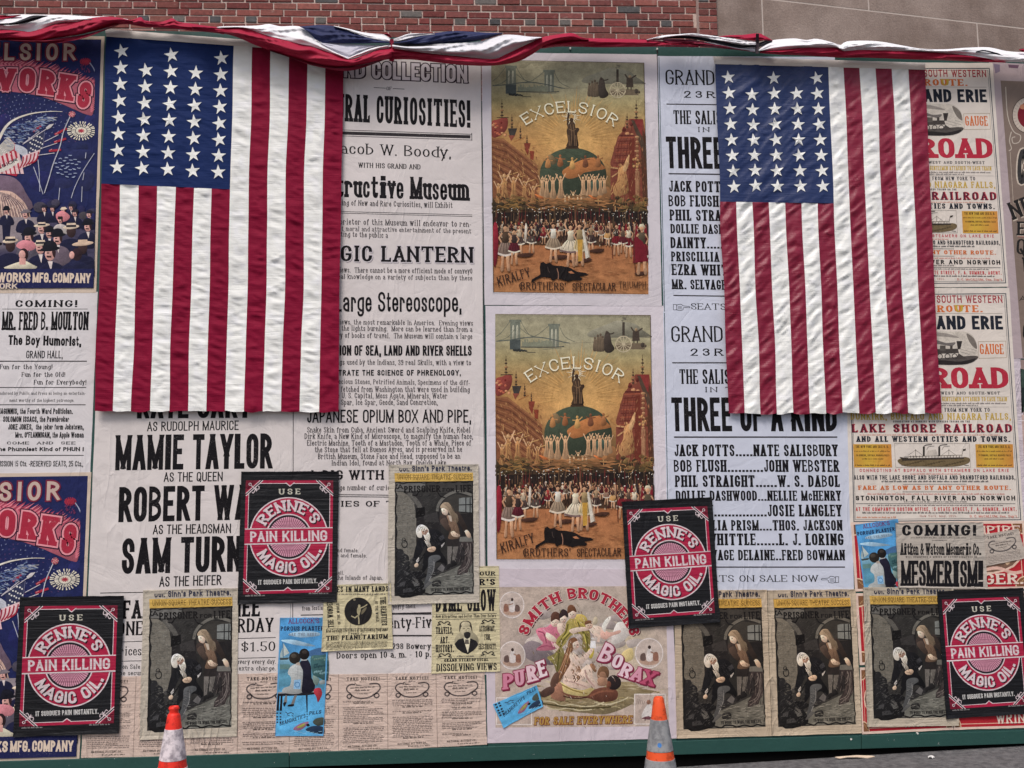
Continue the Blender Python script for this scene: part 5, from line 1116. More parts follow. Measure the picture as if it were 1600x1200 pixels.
# prison melodrama (pasted five times)
def prison():
    s = Sheet('prison_play_poster', [(607.5, 726.5), (747.5, 725.5), (749, 941), (606, 944)], (188, 179, 164), .0125, mat=M_FOIL, inset=5, curl=.005)
    s.mapf = zoom(600, 720, 10.0); s.model = .26
    s.layer('illustration')
    s.grid([(175, 325), (1390, 308), (1405, 2078), (165, 2112)], 10, 16, lambda u, v: tuple(np.array((56, 55, 54)) * (1.12 - .45 * abs(u - .15) * (v < .75)) * (1 if v < .2 else .92)))
    s.poly([(180, 345), (650, 330), (640, 400), (560, 470), (400, 480), (180, 470)], (108, 107, 104)); s.poly([(660, 330), (1385, 318), (1385, 480), (1200, 470), (1000, 500), (700, 500)], (66, 64, 62))
    s.poly([(190, 480), (300, 490), (400, 560), (465, 650), (492, 790), (492, 880), (505, 900), (505, 1300), (470, 1500), (200, 1700)], (120, 116, 107))
    for j in range(15):
        y = 560 + j * 66; s.line([(190, y + 6), (min(500, 430 + j * 14), y)], 5, (98, 97, 92))
        for k in range(4): x = 215 + k * 76 + (38 if j % 2 else 0); s.line([(x, y), (x, y + 62)], 5, (100, 99, 94))
    s.curve([(380, 500), (500, 620), (570, 740), (580, 860)], 70, (96, 94, 90), 5); s.curve([(440, 480), (560, 600), (630, 730), (640, 860)], 40, (56, 54, 54), 5)
    s.poly([(500, 740), (640, 722), (645, 870), (492, 892)], (26, 25, 26)); s.poly([(505, 890), (645, 860), (900, 740), (880, 1320), (505, 1320)], (42, 40, 41)); s.poly([(620, 860), (830, 790), (860, 960), (640, 960)], (62, 60, 60))
    s.curve([(830, 790), (850, 690), (920, 590), (1040, 510), (1180, 480), (1385, 540)], 42, (112, 110, 104), 6); s.poly([(870, 780), (900, 680), (980, 580), (1100, 520), (1380, 560), (1385, 1000), (870, 1000)], (62, 60, 57))
    s.poly([(1170, 590), (1230, 575), (1370, 572), (1372, 812), (1170, 812)], (126, 130, 128))
    for x in (1278, 1345): s.line([(x, 575), (x, 812)], 16, (40, 40, 42))
    s.line([(1170, 690), (1372, 684)], 16, (40, 40, 42)); s.line([(1170, 800), (1372, 815)], 18, (36, 35, 36)); s.poly([(1140, 830), (1385, 820), (1385, 1180), (1140, 1180)], (40, 38, 39))
    # floor, rocks
    s.grid([(600, 1900), (1400, 1540), (1402, 2075), (560, 2085)], 8, 6, lambda u, v: tuple(np.array((138, 138, 130)) * (.8 + .3 * math.sin(u * 9 + v * 5) * .3 + .1 * v)))
    for k in range(16): x = 700 + (k * 97 % 560); y = 1780 + (k * 53 % 250); s.line([(x, y), (x + 90 + k * 4, y - 8)], 5, (86, 86, 82))
    s.blob([(195, 1420), (225, 1380), (290, 1385), (320, 1440), (385, 1490), (400, 1600), (430, 1760), (560, 1840), (640, 1960), (600, 2080), (200, 2090)], (38, 38, 40), 4)
    for P, c in (([(380, 1560), (460, 1500), (440, 1600)], (84, 82, 80)), ([(300, 1700), (400, 1760), (360, 1790)], (78, 78, 78)), ([(430, 1860), (560, 1940), (480, 1960)], (104, 104, 102)), ([(250, 1900), (340, 1880), (320, 1960), (240, 1960)], (72, 72, 74)), ([(300, 2000), (420, 1980), (460, 2040), (300, 2060)], (66, 66, 68)), ([(420, 1740), (560, 1720), (700, 1790), (560, 1860)], (30, 30, 32)), ([(440, 1820), (520, 1850), (560, 1930), (520, 1920)], (96, 95, 93))): s.poly(P, c)
    s.blob([(750, 1900), (800, 1860), (880, 1870), (892, 1940), (830, 1965), (760, 1960)], (44, 43, 44), 3)
    # table and drapery
    s.poly([(1160, 1190), (1378, 1178), (1382, 1262), (1170, 1262)], (112, 111, 106)); s.poly([(1190, 1262), (1382, 1262), (1390, 1560), (1320, 1700), (1300, 1770), (1140, 1785), (1150, 1700), (1250, 1560), (1270, 1400)], (64, 57, 57))
    for P in ([(1210, 1290), (1230, 1400), (1160, 1480)], [(1300, 1280), (1290, 1440), (1180, 1500), (1240, 1560)], [(1350, 1290), (1345, 1500), (1300, 1660), (1170, 1760)], [(1310, 1300), (1330, 1480), (1280, 1640), (1160, 1710)]): s.curve(P, 11, (124, 116, 112), 5)
    s.poly([(1090, 1240), (1190, 1260), (1260, 1420), (1240, 1560), (1090, 1560)], (50, 47, 48))
    # standing young woman in a man's coat
    s.poly([(1000, 1200), (1185, 1195), (1165, 1340), (1095, 1345), (1060, 1300), (1050, 1345), (990, 1340)], (46, 42, 42))
    s.poly([(990, 1335), (1065, 1335), (1050, 1500), (1030, 1640), (1000, 1650), (990, 1500)], (112, 108, 104)); s.poly([(1080, 1340), (1160, 1335), (1130, 1480), (1095, 1570), (1065, 1560)], (106, 102, 98))
    s.blob([(960, 1650), (1030, 1600), (1040, 1650), (1000, 1700), (940, 1690)], (36, 35, 36), 3); s.blob([(1060, 1560), (1110, 1560), (1142, 1620), (1080, 1650), (1040, 1660)], (34, 33, 34), 3)
    s.blob([(865, 880), (930, 830), (1010, 840), (1130, 790), (1190, 830), (1250, 940), (1310, 1070), (1265, 1110), (1200, 1020), (1165, 980), (1190, 1140), (1160, 1210), (1000, 1200), (1030, 1090), (960, 1050), (890, 980)], (56, 48, 45), 4)
    s.blob([(980, 860), (1060, 860), (1120, 940), (1165, 1060), (1185, 1170), (1150, 1215), (1005, 1215), (1030, 1100), (1010, 960)], (118, 96, 80), 4); s.poly([(1000, 850), (1050, 860), (1066, 960), (1030, 940)], (196, 182, 166)); s.blob([(880, 930), (960, 890), (1010, 1000), (1050, 1080), (1000, 1100), (920, 1020)], (74, 62, 56), 4)
    s.blob([(878, 715), (930, 655), (1010, 655), (1055, 725), (1095, 800), (1150, 850), (1150, 960), (1090, 950), (1050, 870), (1000, 790), (960, 740), (900, 745)], (148, 132, 112), 4)
    for k in range(5): s.curve([(930 + k * 22, 665), (1010 + k * 16, 740), (1060 + k * 14, 850), (1085 + k * 12, 940)], 6, (108, 92, 76), 4)
    s.blob([(898, 745), (955, 745), (1000, 790), (990, 840), (960, 850), (915, 825), (902, 790)], (222, 196, 176), 4); s.line([(925, 770), (945, 775)], 8, (70, 54, 48)); s.line([(920, 818), (938, 820)], 7, (150, 90, 84))
    s.blob([(1040, 1120), (1090, 1095), (1130, 1130), (1190, 1160), (1160, 1190), (1080, 1180)], (206, 182, 160), 3); s.blob([(1262, 1100), (1300, 1080), (1350, 1140), (1352, 1200), (1300, 1190)], (204, 180, 158), 3); s.line([(1255, 1105), (1305, 1085)], 14, (210, 204, 196))
    # kneeling old man
    s.blob([(580, 1170), (640, 1150), (720, 1080), (820, 1075), (900, 1130), (955, 1210), (950, 1320), (870, 1370), (980, 1560), (960, 1640), (860, 1580), (700, 1640), (600, 1760), (620, 1500), (660, 1380), (640, 1330), (560, 1500), (540, 1560), (455, 1570), (470, 1450), (510, 1300)], (30, 30, 33), 4)
    s.poly([(920, 1150), (950, 1210), (880, 1250), (850, 1200)], (66, 66, 70)); s.poly([(890, 1320), (950, 1270), (935, 1310), (900, 1355)], (196, 192, 188))
    s.blob([(700, 1510), (790, 1470), (870, 1480), (880, 1530), (800, 1590), (785, 1720), (720, 1860), (690, 1930), (640, 1975), (630, 1900), (665, 1800), (690, 1650)], (84, 86, 88), 4); s.curve([(780, 1540), (775, 1700), (700, 1880)], 12, (138, 138, 138), 4)
    s.blob([(630, 1960), (690, 1890), (750, 1900), (640, 2000), (600, 2000)], (90, 90, 90), 3); s.poly([(820, 1660), (930, 1600), (990, 1680), (930, 1720), (800, 1790), (730, 1800)], (46, 45, 47)); s.poly([(830, 1690), (900, 1610), (950, 1660), (920, 1740)], (104, 102, 102))
    s.blob([(500, 1110), (520, 1030), (580, 995), (650, 1020), (700, 1080), (690, 1140), (640, 1120), (600, 1150), (590, 1200), (530, 1190)], (226, 219, 206), 4); s.blob([(590, 1080), (660, 1060), (690, 1100), (680, 1150), (620, 1170), (595, 1130)], (170, 138, 120), 4); s.line([(610, 1095), (650, 1082)], 8, (90, 66, 56))
    s.blob([(630, 1235), (668, 1262), (702, 1262), (738, 1325), (700, 1362), (660, 1300)], (176, 168, 156), 4); s.line([(662, 1250), (705, 1350)], 6, (70, 66, 62)); s.blob([(618, 1150), (650, 1160), (692, 1112), (722, 1175), (712, 1228), (680, 1262), (644, 1222)], (226, 218, 204), 4)
    for k in range(9): s.curve([(512 + k * 15, 1120 - 26 * math.sin(k * .4)), (530 + k * 15, 1060 - 26 * math.sin(k * .4)), (545 + k * 14, 1090)], 6, (150, 142, 130) if k % 2 else (244, 238, 226), 3)
    for k in range(6): s.curve([(640 + k * 13, 1150), (652 + k * 11, 1200), (664 + k * 6, 1248)], 5, (168, 160, 148), 3)
    s.line([(600, 1112), (628, 1100)], 11, (84, 62, 52)); s.line([(648, 1094), (676, 1086)], 11, (84, 62, 52)); s.line([(640, 1100), (650, 1132)], 8, (128, 98, 86))
    s.blob([(678, 1372), (735, 1342), (790, 1340), (812, 1372), (782, 1416), (722, 1424), (684, 1404)], (206, 180, 156), 4); s.line([(700, 1380), (790, 1400)], 7, (120, 96, 80)); s.line([(735, 1345), (770, 1420)], 6, (150, 124, 104))
    s.curve([(640, 1440), (560, 1560), (500, 1650)], 16, (26, 26, 28), 4); s.blob([(476, 1622), (516, 1592), (540, 1622), (526, 1656), (484, 1658)], (206, 182, 160), 3); s.poly([(500, 1560), (545, 1500), (552, 1550), (520, 1600)], (190, 186, 182))
    s.ring(322, 1300, 42, 16, (34, 33, 34), ry=55, n=20); s.ring(310, 1240, 26, 12, (34, 33, 34), ry=34, n=16)
    V3 = lambda x0, x1, y0, y1: (lambda r: (r.uniform(x0, x1), r.uniform(y0, y1)))
    s.hatch(V3(200, 480, 520, 1650), 240, 46, 7, 4, [(96, 95, 90), (144, 142, 134), (84, 83, 80)], 2)
    s.hatch(V3(520, 860, 520, 1050), 110, 60, 7, -30, [(44, 43, 43), (76, 74, 73)], 3)
    s.hatch(V3(900, 1370, 560, 800), 70, 60, 6, 12, [(48, 46, 46), (78, 76, 74)], 4) if False else None
    s.hatch(V3(210, 620, 1480, 2050), 170, 54, 9, -38, [(24, 24, 26), (62, 62, 64), (88, 88, 88)], 5)
    s.hatch(V3(760, 1390, 1730, 2060), 210, 90, 7, -4, [(92, 92, 88), (160, 159, 150), (66, 66, 64)], 6)
    s.hatch(V3(560, 640, 1180, 1380), 26, 60, 6, 70, [(56, 56, 60), (14, 14, 16)], 7); s.hatch(V3(740, 930, 1130, 1320), 60, 50, 6, 50, [(62, 62, 66), (12, 12, 14)], 8)
    s.hatch(V3(700, 790, 1540, 1820), 46, 50, 6, 12, [(128, 128, 128), (48, 48, 50)], 9); s.hatch(V3(1010, 1150, 1380, 1560), 44, 46, 6, 84, [(142, 138, 132), (72, 70, 68)], 10)
    s.hatch(V3(1170, 1380, 1290, 1740), 90, 80, 7, 105, [(108, 100, 98), (34, 31, 32)], 11); s.hatch(V3(1010, 1170, 900, 1190), 50, 50, 6, 60, [(148, 124, 104), (88, 70, 58)], 12)
    s.hatch(V3(520, 660, 1020, 1090), 26, 36, 6, 30, [(180, 172, 160), (242, 236, 226)], 13); s.hatch(V3(640, 710, 1160, 1310), 26, 44, 6, 66, [(178, 170, 158), (246, 240, 230)], 14)
    s.layer('border')
    r_ = random.Random(4)
    def wav(a, b, n, amp, lim):
        return [(a[0] + (b[0] - a[0]) * i / n + r_.uniform(-amp, amp) * (1 if lim else .3), a[1] + (b[1] - a[1]) * i / n + r_.uniform(-amp, amp) * (.3 if lim else 1)) for i in range(n + 1)]
    s.curve(wav((190, 340), (185, 2060), 26, 16, True), 20, (28, 27, 28), 3); s.curve(wav((1378, 320), (1392, 2050), 26, 12, True), 13, (30, 29, 30), 3)
    s.curve(wav((190, 345), (1385, 322), 22, 14, False), 15, (28, 27, 28), 3); s.curve(wav((185, 2085), (1395, 2055), 22, 18, False), 20, (28, 27, 28), 3)
    s.layer('banner'); s.poly([(165, 195), (1388, 184), (1394, 312), (900, 322), (172, 328)], (204, 168, 88)); s.text('UNION-SQUARE THEATRE-SUCCESS', 215, 1372, 296, 80, 'thins', (92, 70, 36), y1=290, T=.13)
    s.layer('lettering'); s.text("Col. Sinn's Park Theatre.", 240, 1366, 170, 92, 'gothb', (58, 60, 78), y1=160, T=.2, g=.2)
    s.rect(240, 70, 440, 118, (184, 175, 162))
    BKL = (24, 22, 23); s.text('A', 212, 300, 440, 72, 'slab', BKL, y1=436); s.text('PRISONER', 318, 880, 496, 104, 'slab', BKL, y1=484, T=.24); s.text('FOR', 915, 1095, 482, 56, 'slab', BKL, y1=478); s.text('LIFE', 1125, 1362, 494, 112, 'slab', BKL, y1=484, T=.22)
    s.curve([(540, 490), (500, 545), (440, 530)], 16, BKL, 4); s.curve([(840, 490), (880, 550), (960, 575)], 16, BKL, 4); s.curve([(215, 370), (185, 400), (210, 440)], 12, BKL, 4)
    s.text('TO WORK! TO WORK, FOR OUR LIFE.', 730, 1350, 2038, 46, 'slab', (40, 39, 40), y1=2015, g=.2)
    s.mapf = None
    s.done('silvery prison melodrama poster, topmost of the five, overlapping the dime show bill', 'poster', 'prison melodrama posters')
    return s
s = prison()
for q, l, t, tint in (([(226, 922), (370.5, 919), (373, 1150), (217.5, 1155)], .0075, 'silvery prison melodrama poster behind the red cone with knob top', (1, .99, .97)),
    ([(1052, 922.5), (1198, 921.5), (1204.5, 1149), (1057.5, 1153.5)], .0060, 'tan prison melodrama poster with its top left corner under a black oil poster', (1.0, .88, .76)),
    ([(1199, 922), (1336, 920.5), (1345, 1144), (1205, 1150)], .0075, 'tan prison melodrama poster wholly in view, beside the red poster strip', (1.02, .91, .79)),
    ([(1350, 919), (1490, 916), (1494, 1131), (1351.5, 1137)], .0125, 'grey prison melodrama poster partly under the rightmost black oil poster', (.92, .89, .84))): repaste(s, q, l, t, tint)

# blue plaster advertisement (pasted twice)
def couple(s):
    s.layer('illustration')
    s.grid([(105, 88), (540, 86), (488, 1140), (60, 1140)], 6, 14, lambda u, v: tuple(np.array((84, 152, 204)) * (1 + .12 * math.sin(u * 5 + v * 16)) if v < .32 else (np.array((126, 170, 190)) if v < .36 else np.array((90, 146, 170)) * (1 + .1 * math.sin(v * 40)) if v < .62 else np.array((92, 168, 214)) * (1.05 + .08 * math.sin(v * 22 + u * 4)) * (1 - .25 * max(0, u - .7)))))
    for P in ([(180, 240), (220, 215), (330, 205), (440, 215), (450, 245), (300, 262)], [(110, 290), (200, 280), (300, 300), (420, 340), (250, 330)]): s.blob(P, (158, 190, 210), 4)
    s.poly([(350, 385), (440, 355), (530, 350), (530, 430), (360, 430)], (72, 108, 150)); s.blob([(380, 430), (460, 420), (530, 430), (525, 640), (450, 620), (400, 600), (380, 520)], (62, 96, 98), 4); s.rect(82, 500, 190, 545, (96, 132, 130))
    for k in range(26): s.ell(395 + (k * 37 % 130), 440 + (k * 61 % 180), 9, 14, ((92, 124, 116), (44, 74, 80), (112, 146, 150))[k % 3], k * 20, 7)
    s.poly([(132, 310), (185, 400), (135, 430)], (186, 196, 190)); s.poly([(126, 350), (90, 440), (126, 440)], (160, 178, 178)); s.line([(128, 305), (130, 445)], 4, (70, 74, 72)); s.poly([(92, 445), (185, 440), (170, 460), (105, 462)], (66, 70, 66))
    # bench
    s.poly([(75, 755), (430, 742), (440, 765), (330, 778), (80, 785)], (34, 34, 40)); s.poly([(80, 748), (425, 738), (425, 748), (80, 762)], (150, 156, 160))
    for x in (84, 112): s.poly([(x - 4, 780), (x + 14, 780), (x + 8, 915), (x - 14, 915)], (28, 28, 34))
    for x in (70, 98):
        for y in (930, 962, 986, 1010): s.rect(x, y, x + 16, y + 14, (50, 60, 76))
    s.taper((340, 770), (344, 930), 18, 8, (36, 38, 46)); 
    for y in (940, 964, 984): s.rect(338, y, 350, y + 10, (50, 60, 76))
    # seated pair from behind
    s.blob([(235, 500), (285, 500), (306, 560), (302, 660), (300, 750), (200, 765), (122, 745), (140, 710), (190, 690), (200, 620), (172, 580), (190, 530)], (176, 180, 178), 5); s.poly([(150, 775), (165, 775), (165, 840), (130, 860)], (120, 118, 116)); s.poly([(230, 775), (255, 775), (225, 860), (195, 868)], (120, 118, 116))
    s.blob([(130, 845), (160, 840), (140, 880)], (30, 30, 36), 3); s.blob([(180, 860), (225, 855), (220, 875), (170, 876)], (30, 30, 36), 3)
    s.blob([(292, 470), (345, 458), (378, 520), (384, 620), (412, 660), (408, 730), (360, 755), (298, 750), (302, 650), (306, 560), (280, 500)], (34, 32, 46), 5); s.poly([(288, 452), (340, 448), (345, 466), (290, 470)], (176, 176, 176))
    s.ell(234, 444, 52, 54, (46, 42, 38)); s.ell(225, 425, 26, 20, (78, 72, 64)); s.ell(318, 410, 46, 50, (34, 31, 30)); s.ell(322, 392, 24, 16, (60, 54, 50)); s.poly([(245, 490), (275, 480), (285, 510), (250, 510)], (178, 164, 150))
    s.poly([(228, 640), (288, 635), (284, 722), (222, 720)], (140, 182, 214)); s.ring(256, 682, 22, 6, (70, 120, 170), n=16); s.line([(262, 500), (256, 640)], 4, (160, 164, 166))
    s.blob([(410, 720), (460, 712), (478, 760), (465, 800), (440, 840), (425, 790), (405, 755)], (164, 54, 66), 4); s.blob([(395, 600), (440, 620), (455, 640), (430, 690), (400, 660)], (118, 138, 132), 4); s.blob([(455, 650), (500, 640), (505, 670), (460, 680)], (140, 150, 150), 3)
    s.hatch(lambda r: (r.uniform(100, 500), r.uniform(560, 740)), 60, 60, 5, 0, [(130, 176, 196), (70, 120, 150)], 3) if False else None
    boat(s, 0, 0)
    s.layer('lettering'); s.text("ALLCOCK'S", 178, 452, 138, 44, 'slab', (112, 44, 92), y1=134, lean=False, T=.18); s.text('POROUS PLASTERS', 108, 520, 202, 40, 'goth', (32, 42, 72), y1=200, lean=False, g=.2); s.text('ARE THE BEST.', 182, 440, 246, 24, 'slab', (120, 124, 138), lean=False, g=.5)
def boat(s, dx, dy):
    D = lambda P: [(x + dx, y + dy) for x, y in P]
    s.layer('illustration')
    s.blob(D([(395, 1020), (420, 985), (490, 975), (500, 1030), (440, 1050)]), (72, 78, 70), 3); s.blob(D([(330, 1080), (400, 1050), (488, 1060), (490, 1120), (380, 1110)]), (40, 56, 78), 3)
    s.blob(D([(218, 1078), (280, 1030), (355, 1012), (345, 1040), (280, 1090)]), (150, 104, 128), 3); s.blob(D([(250, 1066), (300, 1034), (330, 1030), (300, 1062)]), (158, 158, 80), 3); s.blob(D([(335, 1040), (355, 1030), (368, 1044), (350, 1056)]), (26, 26, 30), 3)
    for k in range(7): s.line(D([(230 + k * 36, 1100 + k % 3 * 8), (262 + k * 36, 1098 + k % 3 * 8)]), 4, (150, 196, 220))
    for P in ([(150, 925), (170, 940), (200, 930), (225, 945)], [(165, 950), (190, 962)], [(205, 950), (222, 968)]): s.line(D(P), 6, (56, 70, 92))
    s.layer('lettering')
    s.text("BRANDRETH'S", *(100 + dx, 330 + dx), 1048 + dy, 34, 'slab', (36, 44, 66), y1=976 + dy, lean=False, slant=.25, T=.2); s.text('PILLS', 362 + dx, 468 + dx, 952 + dy, 32, 'goth', (36, 44, 66), y1=940 + dy, lean=False, slant=.25, T=.2)
s = Sheet('plaster_advertisement', [(438, 965), (515, 964.5), (505.5, 1149), (430.5, 1149.5)], (96, 160, 206), .0085)
s.mapf = zoom(420, 950, 5.714); s.model = .2; couple(s); s.mapf = None
s.done('narrow blue plaster advertisement with a seated couple, left one beside the planetarium bill', 'poster', 'blue plaster advertisements')
repaste(s, [(1336, 819.5), (1402, 811), (1423, 970), (1357.5, 979)], .0062, 'narrow blue plaster advertisement tucked behind the mesmerism bill')
s = Sheet('pills_card', [(770, 1100), (838.5, 1070.5), (848.5, 1103), (786.5, 1137)], (92, 168, 212), .0090)
s.model = .15; s.mapf = quadmap([(60, 900), (488, 900), (488, 1140), (60, 1140)], s.quad)
s.layer('illustration'); s.grid([(62, 902), (486, 902), (486, 1138), (62, 1138)], 5, 5, lambda u, v: tuple(np.array((90, 166, 210)) * (1.02 + .1 * math.sin(v * 14 + u * 3)) * (1 - .3 * max(0, u - .72))))
for x in (70, 98):
    for y in (905, 930, 962, 986, 1010): s.rect(x, y, x + 18, y + 16, (40, 46, 60))
boat(s, 0, 0); s.mapf = None
s.done('small blue pills card pasted askew on the borax poster', 'poster')
# spectacular stage show poster (pasted twice, one above the other)
def spectacular():
    s = Sheet('stage_show_poster', [(758.5, 478), (1036.5, 478), (1043.5, 893), (762, 895)], (214, 206, 211), .0020)
    s.mapf = zoom(765, 480, 5.714); s.clip = (50, 62, 1470, 2252); s.model = .28; r_ = random.Random(12)
    Q = [(44, 62), (1433, 75), (1478, 2252), (63, 2250)]
    def bgc(u, v):
        st_ = [(0, (150, 144, 120)), (.10, (154, 147, 118)), (.18, (158, 143, 102)), (.27, (164, 130, 84)), (.36, (170, 124, 76)), (.45, (146, 104, 66)), (.53, (108, 82, 54)), (.60, (78, 62, 44)), (.64, (58, 46, 36)), (.70, (100, 70, 50)), (.76, (160, 103, 68)), (1, (170, 118, 78))]
        for (a, c), (b, d) in zip(st_[:-1], st_[1:]):
            if v <= b: t = (v - a) / (b - a); col = np.array(c) * (1 - t) + np.array(d) * t; break
        x, y = 44 + u * 1400, 62 + v * 2188
        g = math.exp(-(((x - 790) / 360) ** 2 + ((y - 900) / 230) ** 2)); g2 = math.exp(-(((x - 800) / 260) ** 2 + ((y - 1290) / 70) ** 2)); g3 = math.exp(-(((x - 760) / 300) ** 2 + ((y - 300) / 130) ** 2))
        col = col * (1.05 - .6 * g) + np.array((240, 196, 124)) * .6 * g; col = col * (1 - .5 * g2) + np.array((190, 132, 84)) * .5 * g2; col = col * (1 - .3 * g3) + np.array((182, 178, 156)) * .3 * g3
        return tuple(np.clip(col * (1 + .05 * math.sin(x * .021 + y * .034) * math.sin(y * .051 - x * .013)), 0, 255))
    s.layer('illustration'); s.grid(Q, 36, 52, bgc)
    # light rays
    for k in range(64):
        a = R(-100 + 200 * k / 63 + r_.uniform(-1.4, 1.4)); r0, r1 = r_.uniform(150, 230), r_.uniform(330, 520); y0 = 800
        s.taper((785 + r0 * math.sin(a), y0 - r0 * math.cos(a)), (785 + r1 * math.sin(a), y0 - r1 * math.cos(a)), r_.uniform(6, 12), 2, (204, 160, 100) if k % 2 else (180, 138, 84))
    # bridge
    GB = (118, 122, 108); GD = (92, 98, 92)
    for x0, x1, t_, b_, d in ((184, 274, 122, 292, 0), (532, 618, 158, 352, 1)):
        s.rect(x0, t_, x1, b_, GB); s.rect(x0 - 10, t_ - 10, x1 + 10, t_ + 10, GB)
        for f in (.2, .6): w_ = (x1 - x0) * .2; xx = x0 + (x1 - x0) * f; s.blob([(xx, b_), (xx, t_ + 60), (xx + w_ / 2, t_ + 36), (xx + w_, t_ + 60), (xx + w_, b_)], (168, 166, 146), 2)
    s.rect(180, 290, 276, 378, (78, 84, 82)); 
    s.curve([(60, 304), (190, 292), (320, 272), (430, 268), (560, 288), (660, 312), (720, 322)], 9, GD)
    for a, b, c in (((184, 124), (110, 220), (60, 262)), ((276, 126), (380, 262), (532, 164)), ((618, 160), (672, 262), (760, 310)), ((230, 190), (160, 270), (80, 300)), ((276, 190), (340, 240), (400, 262))): s.curve([a, b, c], 5, (110, 112, 98), 6)
    for k in range(30): x = 290 + k * 9; s.rect(x, 318 - r_.uniform(0, 34), x + 10, 352, (132, 134, 114))
    s.curve([(280, 356), (420, 358), (560, 358), (665, 352)], 9, (80, 82, 76))
    for k in range(9): x = 220 + k * 13; s.ell(x, 384 + r_.uniform(-8, 8), 14, 12 - k * .6, (52, 54, 52), n=8)
    s.line([(330, 402), (410, 404)], 6, (70, 70, 64)); s.line([(480, 376), (640, 366)], 5, (120, 122, 104))
    # wheel, smoke stack and figures on the right
    s.blob([(890, 220), (980, 180), (1080, 140), (1130, 120), (1200, 130), (1300, 150), (1360, 200), (1430, 250), (1432, 270), (1200, 272), (900, 268)], (136, 132, 114), 4)
    s.line([(700, 322), (930, 312), (1432, 262)], 4, (140, 134, 112)); s.rect(1184, 135, 1206, 268, (72, 64, 56))
    s.curve([(1196, 135), (1180, 118), (1215, 110), (1190, 96), (1222, 98)], 7, (120, 114, 100), 4)
    s.rect(1120, 322, 1385, 376, (112, 98, 80)); s.ring(1195, 330, 70, 9, (190, 176, 146), n=28); s.ring(1195, 330, 52, 5, (150, 136, 112), n=24)
    for k in range(12): a = k * math.pi / 6; s.line([(1195, 330), (1195 + 66 * math.cos(a), 330 + 66 * math.sin(a))], 6, (190, 176, 146))
    for x, h, w_ in ((940, 110, 18), (965, 130, 20), (990, 140, 20), (1010, 120, 18)): s.blob([(x - w_, 385), (x - w_ * .6, 385 - h * .8), (x, 385 - h), (x + w_ * .6, 385 - h * .8), (x + w_, 385)], (104, 90, 74), 3); s.ell(x, 385 - h, 10, 12, (96, 82, 68), n=8)
    s.blob([(1020, 300), (1030, 235), (1050, 215), (1075, 240), (1090, 320), (1115, 370), (1080, 405), (1030, 395)], (66, 58, 52), 4); s.line([(1060, 240), (1090, 238), (1112, 228)], 11, (66, 58, 52)); s.ell(1046, 224, 12, 14, (76, 66, 58), n=10)
    s.poly([(1278, 212), (1332, 210), (1340, 300), (1272, 302)], (74, 64, 56)); s.line([(1286, 216), (1262, 180)], 13, (74, 64, 56)); s.line([(1326, 214), (1364, 188)], 13, (74, 64, 56)); s.ell(1308, 202, 14, 15, (150, 128, 100), n=10)
    for x in (1288, 1318): s.line([(x, 300), (x, 322)], 9, (60, 52, 46))
    s.ell(1365, 338, 18, 24, (70, 62, 54), n=8); s.ell(1390, 346, 12, 14, (84, 74, 62), n=8)
    # facades left and right
    BR1, BR2, BR3 = (132, 84, 58), (104, 64, 46), (152, 104, 70)
    s.poly([(54, 800), (160, 800), (330, 940), (460, 1050), (478, 1200), (480, 1360), (60, 1360)], BR1)
    for k in range(15):
        o = k * 38; s.line([(54, 800 + o * .75), (160 + k * 8, 812 + o), (340 + k * 8, 950 + o), (470, 1060 + o * .8)][: 4 if o < 300 else 3], 9 if k % 3 else 15, BR2 if k % 2 else BR3)
    s.blob([(52, 650), (110, 620), (190, 600), (196, 690), (150, 760), (60, 790)], (136, 66, 58), 4)
    for k in range(16): s.ell(60 + r_.uniform(0, 120), 650 + r_.uniform(0, 120), r_.uniform(7, 16), r_.uniform(7, 16), ((176, 96, 72), (112, 40, 38), (198, 140, 100))[k % 3], n=8)
    s.poly([(1128, 1010), (1196, 770), (1236, 720), (1300, 600), (1424, 600), (1450, 760), (1466, 1400), (1130, 1360)], (128, 70, 56))
    for k in range(10): o = k * 34; s.line([(1200 - o * .18, 780 + o), (1340, 772 + o)], 8, (94, 42, 36) if k % 2 else (160, 86, 62))
    for k in range(6): s.line([(1210 + k * 26, 800), (1180 + k * 26, 1060)], 6, (108, 48, 40))
    s.poly([(1300, 800), (1345, 780), (1352, 1380), (1290, 1380)], (112, 54, 42)); s.poly([(1400, 640), (1450, 760), (1468, 1390), (1420, 1390)], (88, 56, 42))
    s.poly([(1310, 602), (1422, 604), (1418, 760), (1384, 730), (1345, 690)], (134, 56, 52)); s.poly([(1316, 610), (1345, 612), (1450, 850), (1452, 1000)], (84, 66, 54))
    for k in range(14): s.ell(1235 + r_.uniform(0, 110), 690 + r_.uniform(-70, 60), r_.uniform(9, 20), r_.uniform(12, 24), ((150, 92, 70), (96, 44, 38), (186, 134, 96))[k % 3], n=8)
    s.rect(1208, 748, 1348, 764, (96, 46, 40))
    for k in range(22): y = 770 + k * 22; s.ell(1371 + r_.uniform(-3, 3), y, 15 if k % 3 else 22, 12, ((170, 128, 92), (128, 82, 60))[k % 2], n=8)
    for k in range(18): s.ell(1368 + r_.uniform(-44, 44), 1020 + r_.uniform(-50, 40), 11, 13, ((186, 142, 92), (100, 66, 46))[k % 2], n=7)
    s.rect(1354, 1090, 1396, 1480, (166, 122, 90)); s.rect(1384, 1090, 1396, 1480, (128, 88, 64))
    SPD = (74, 58, 46)
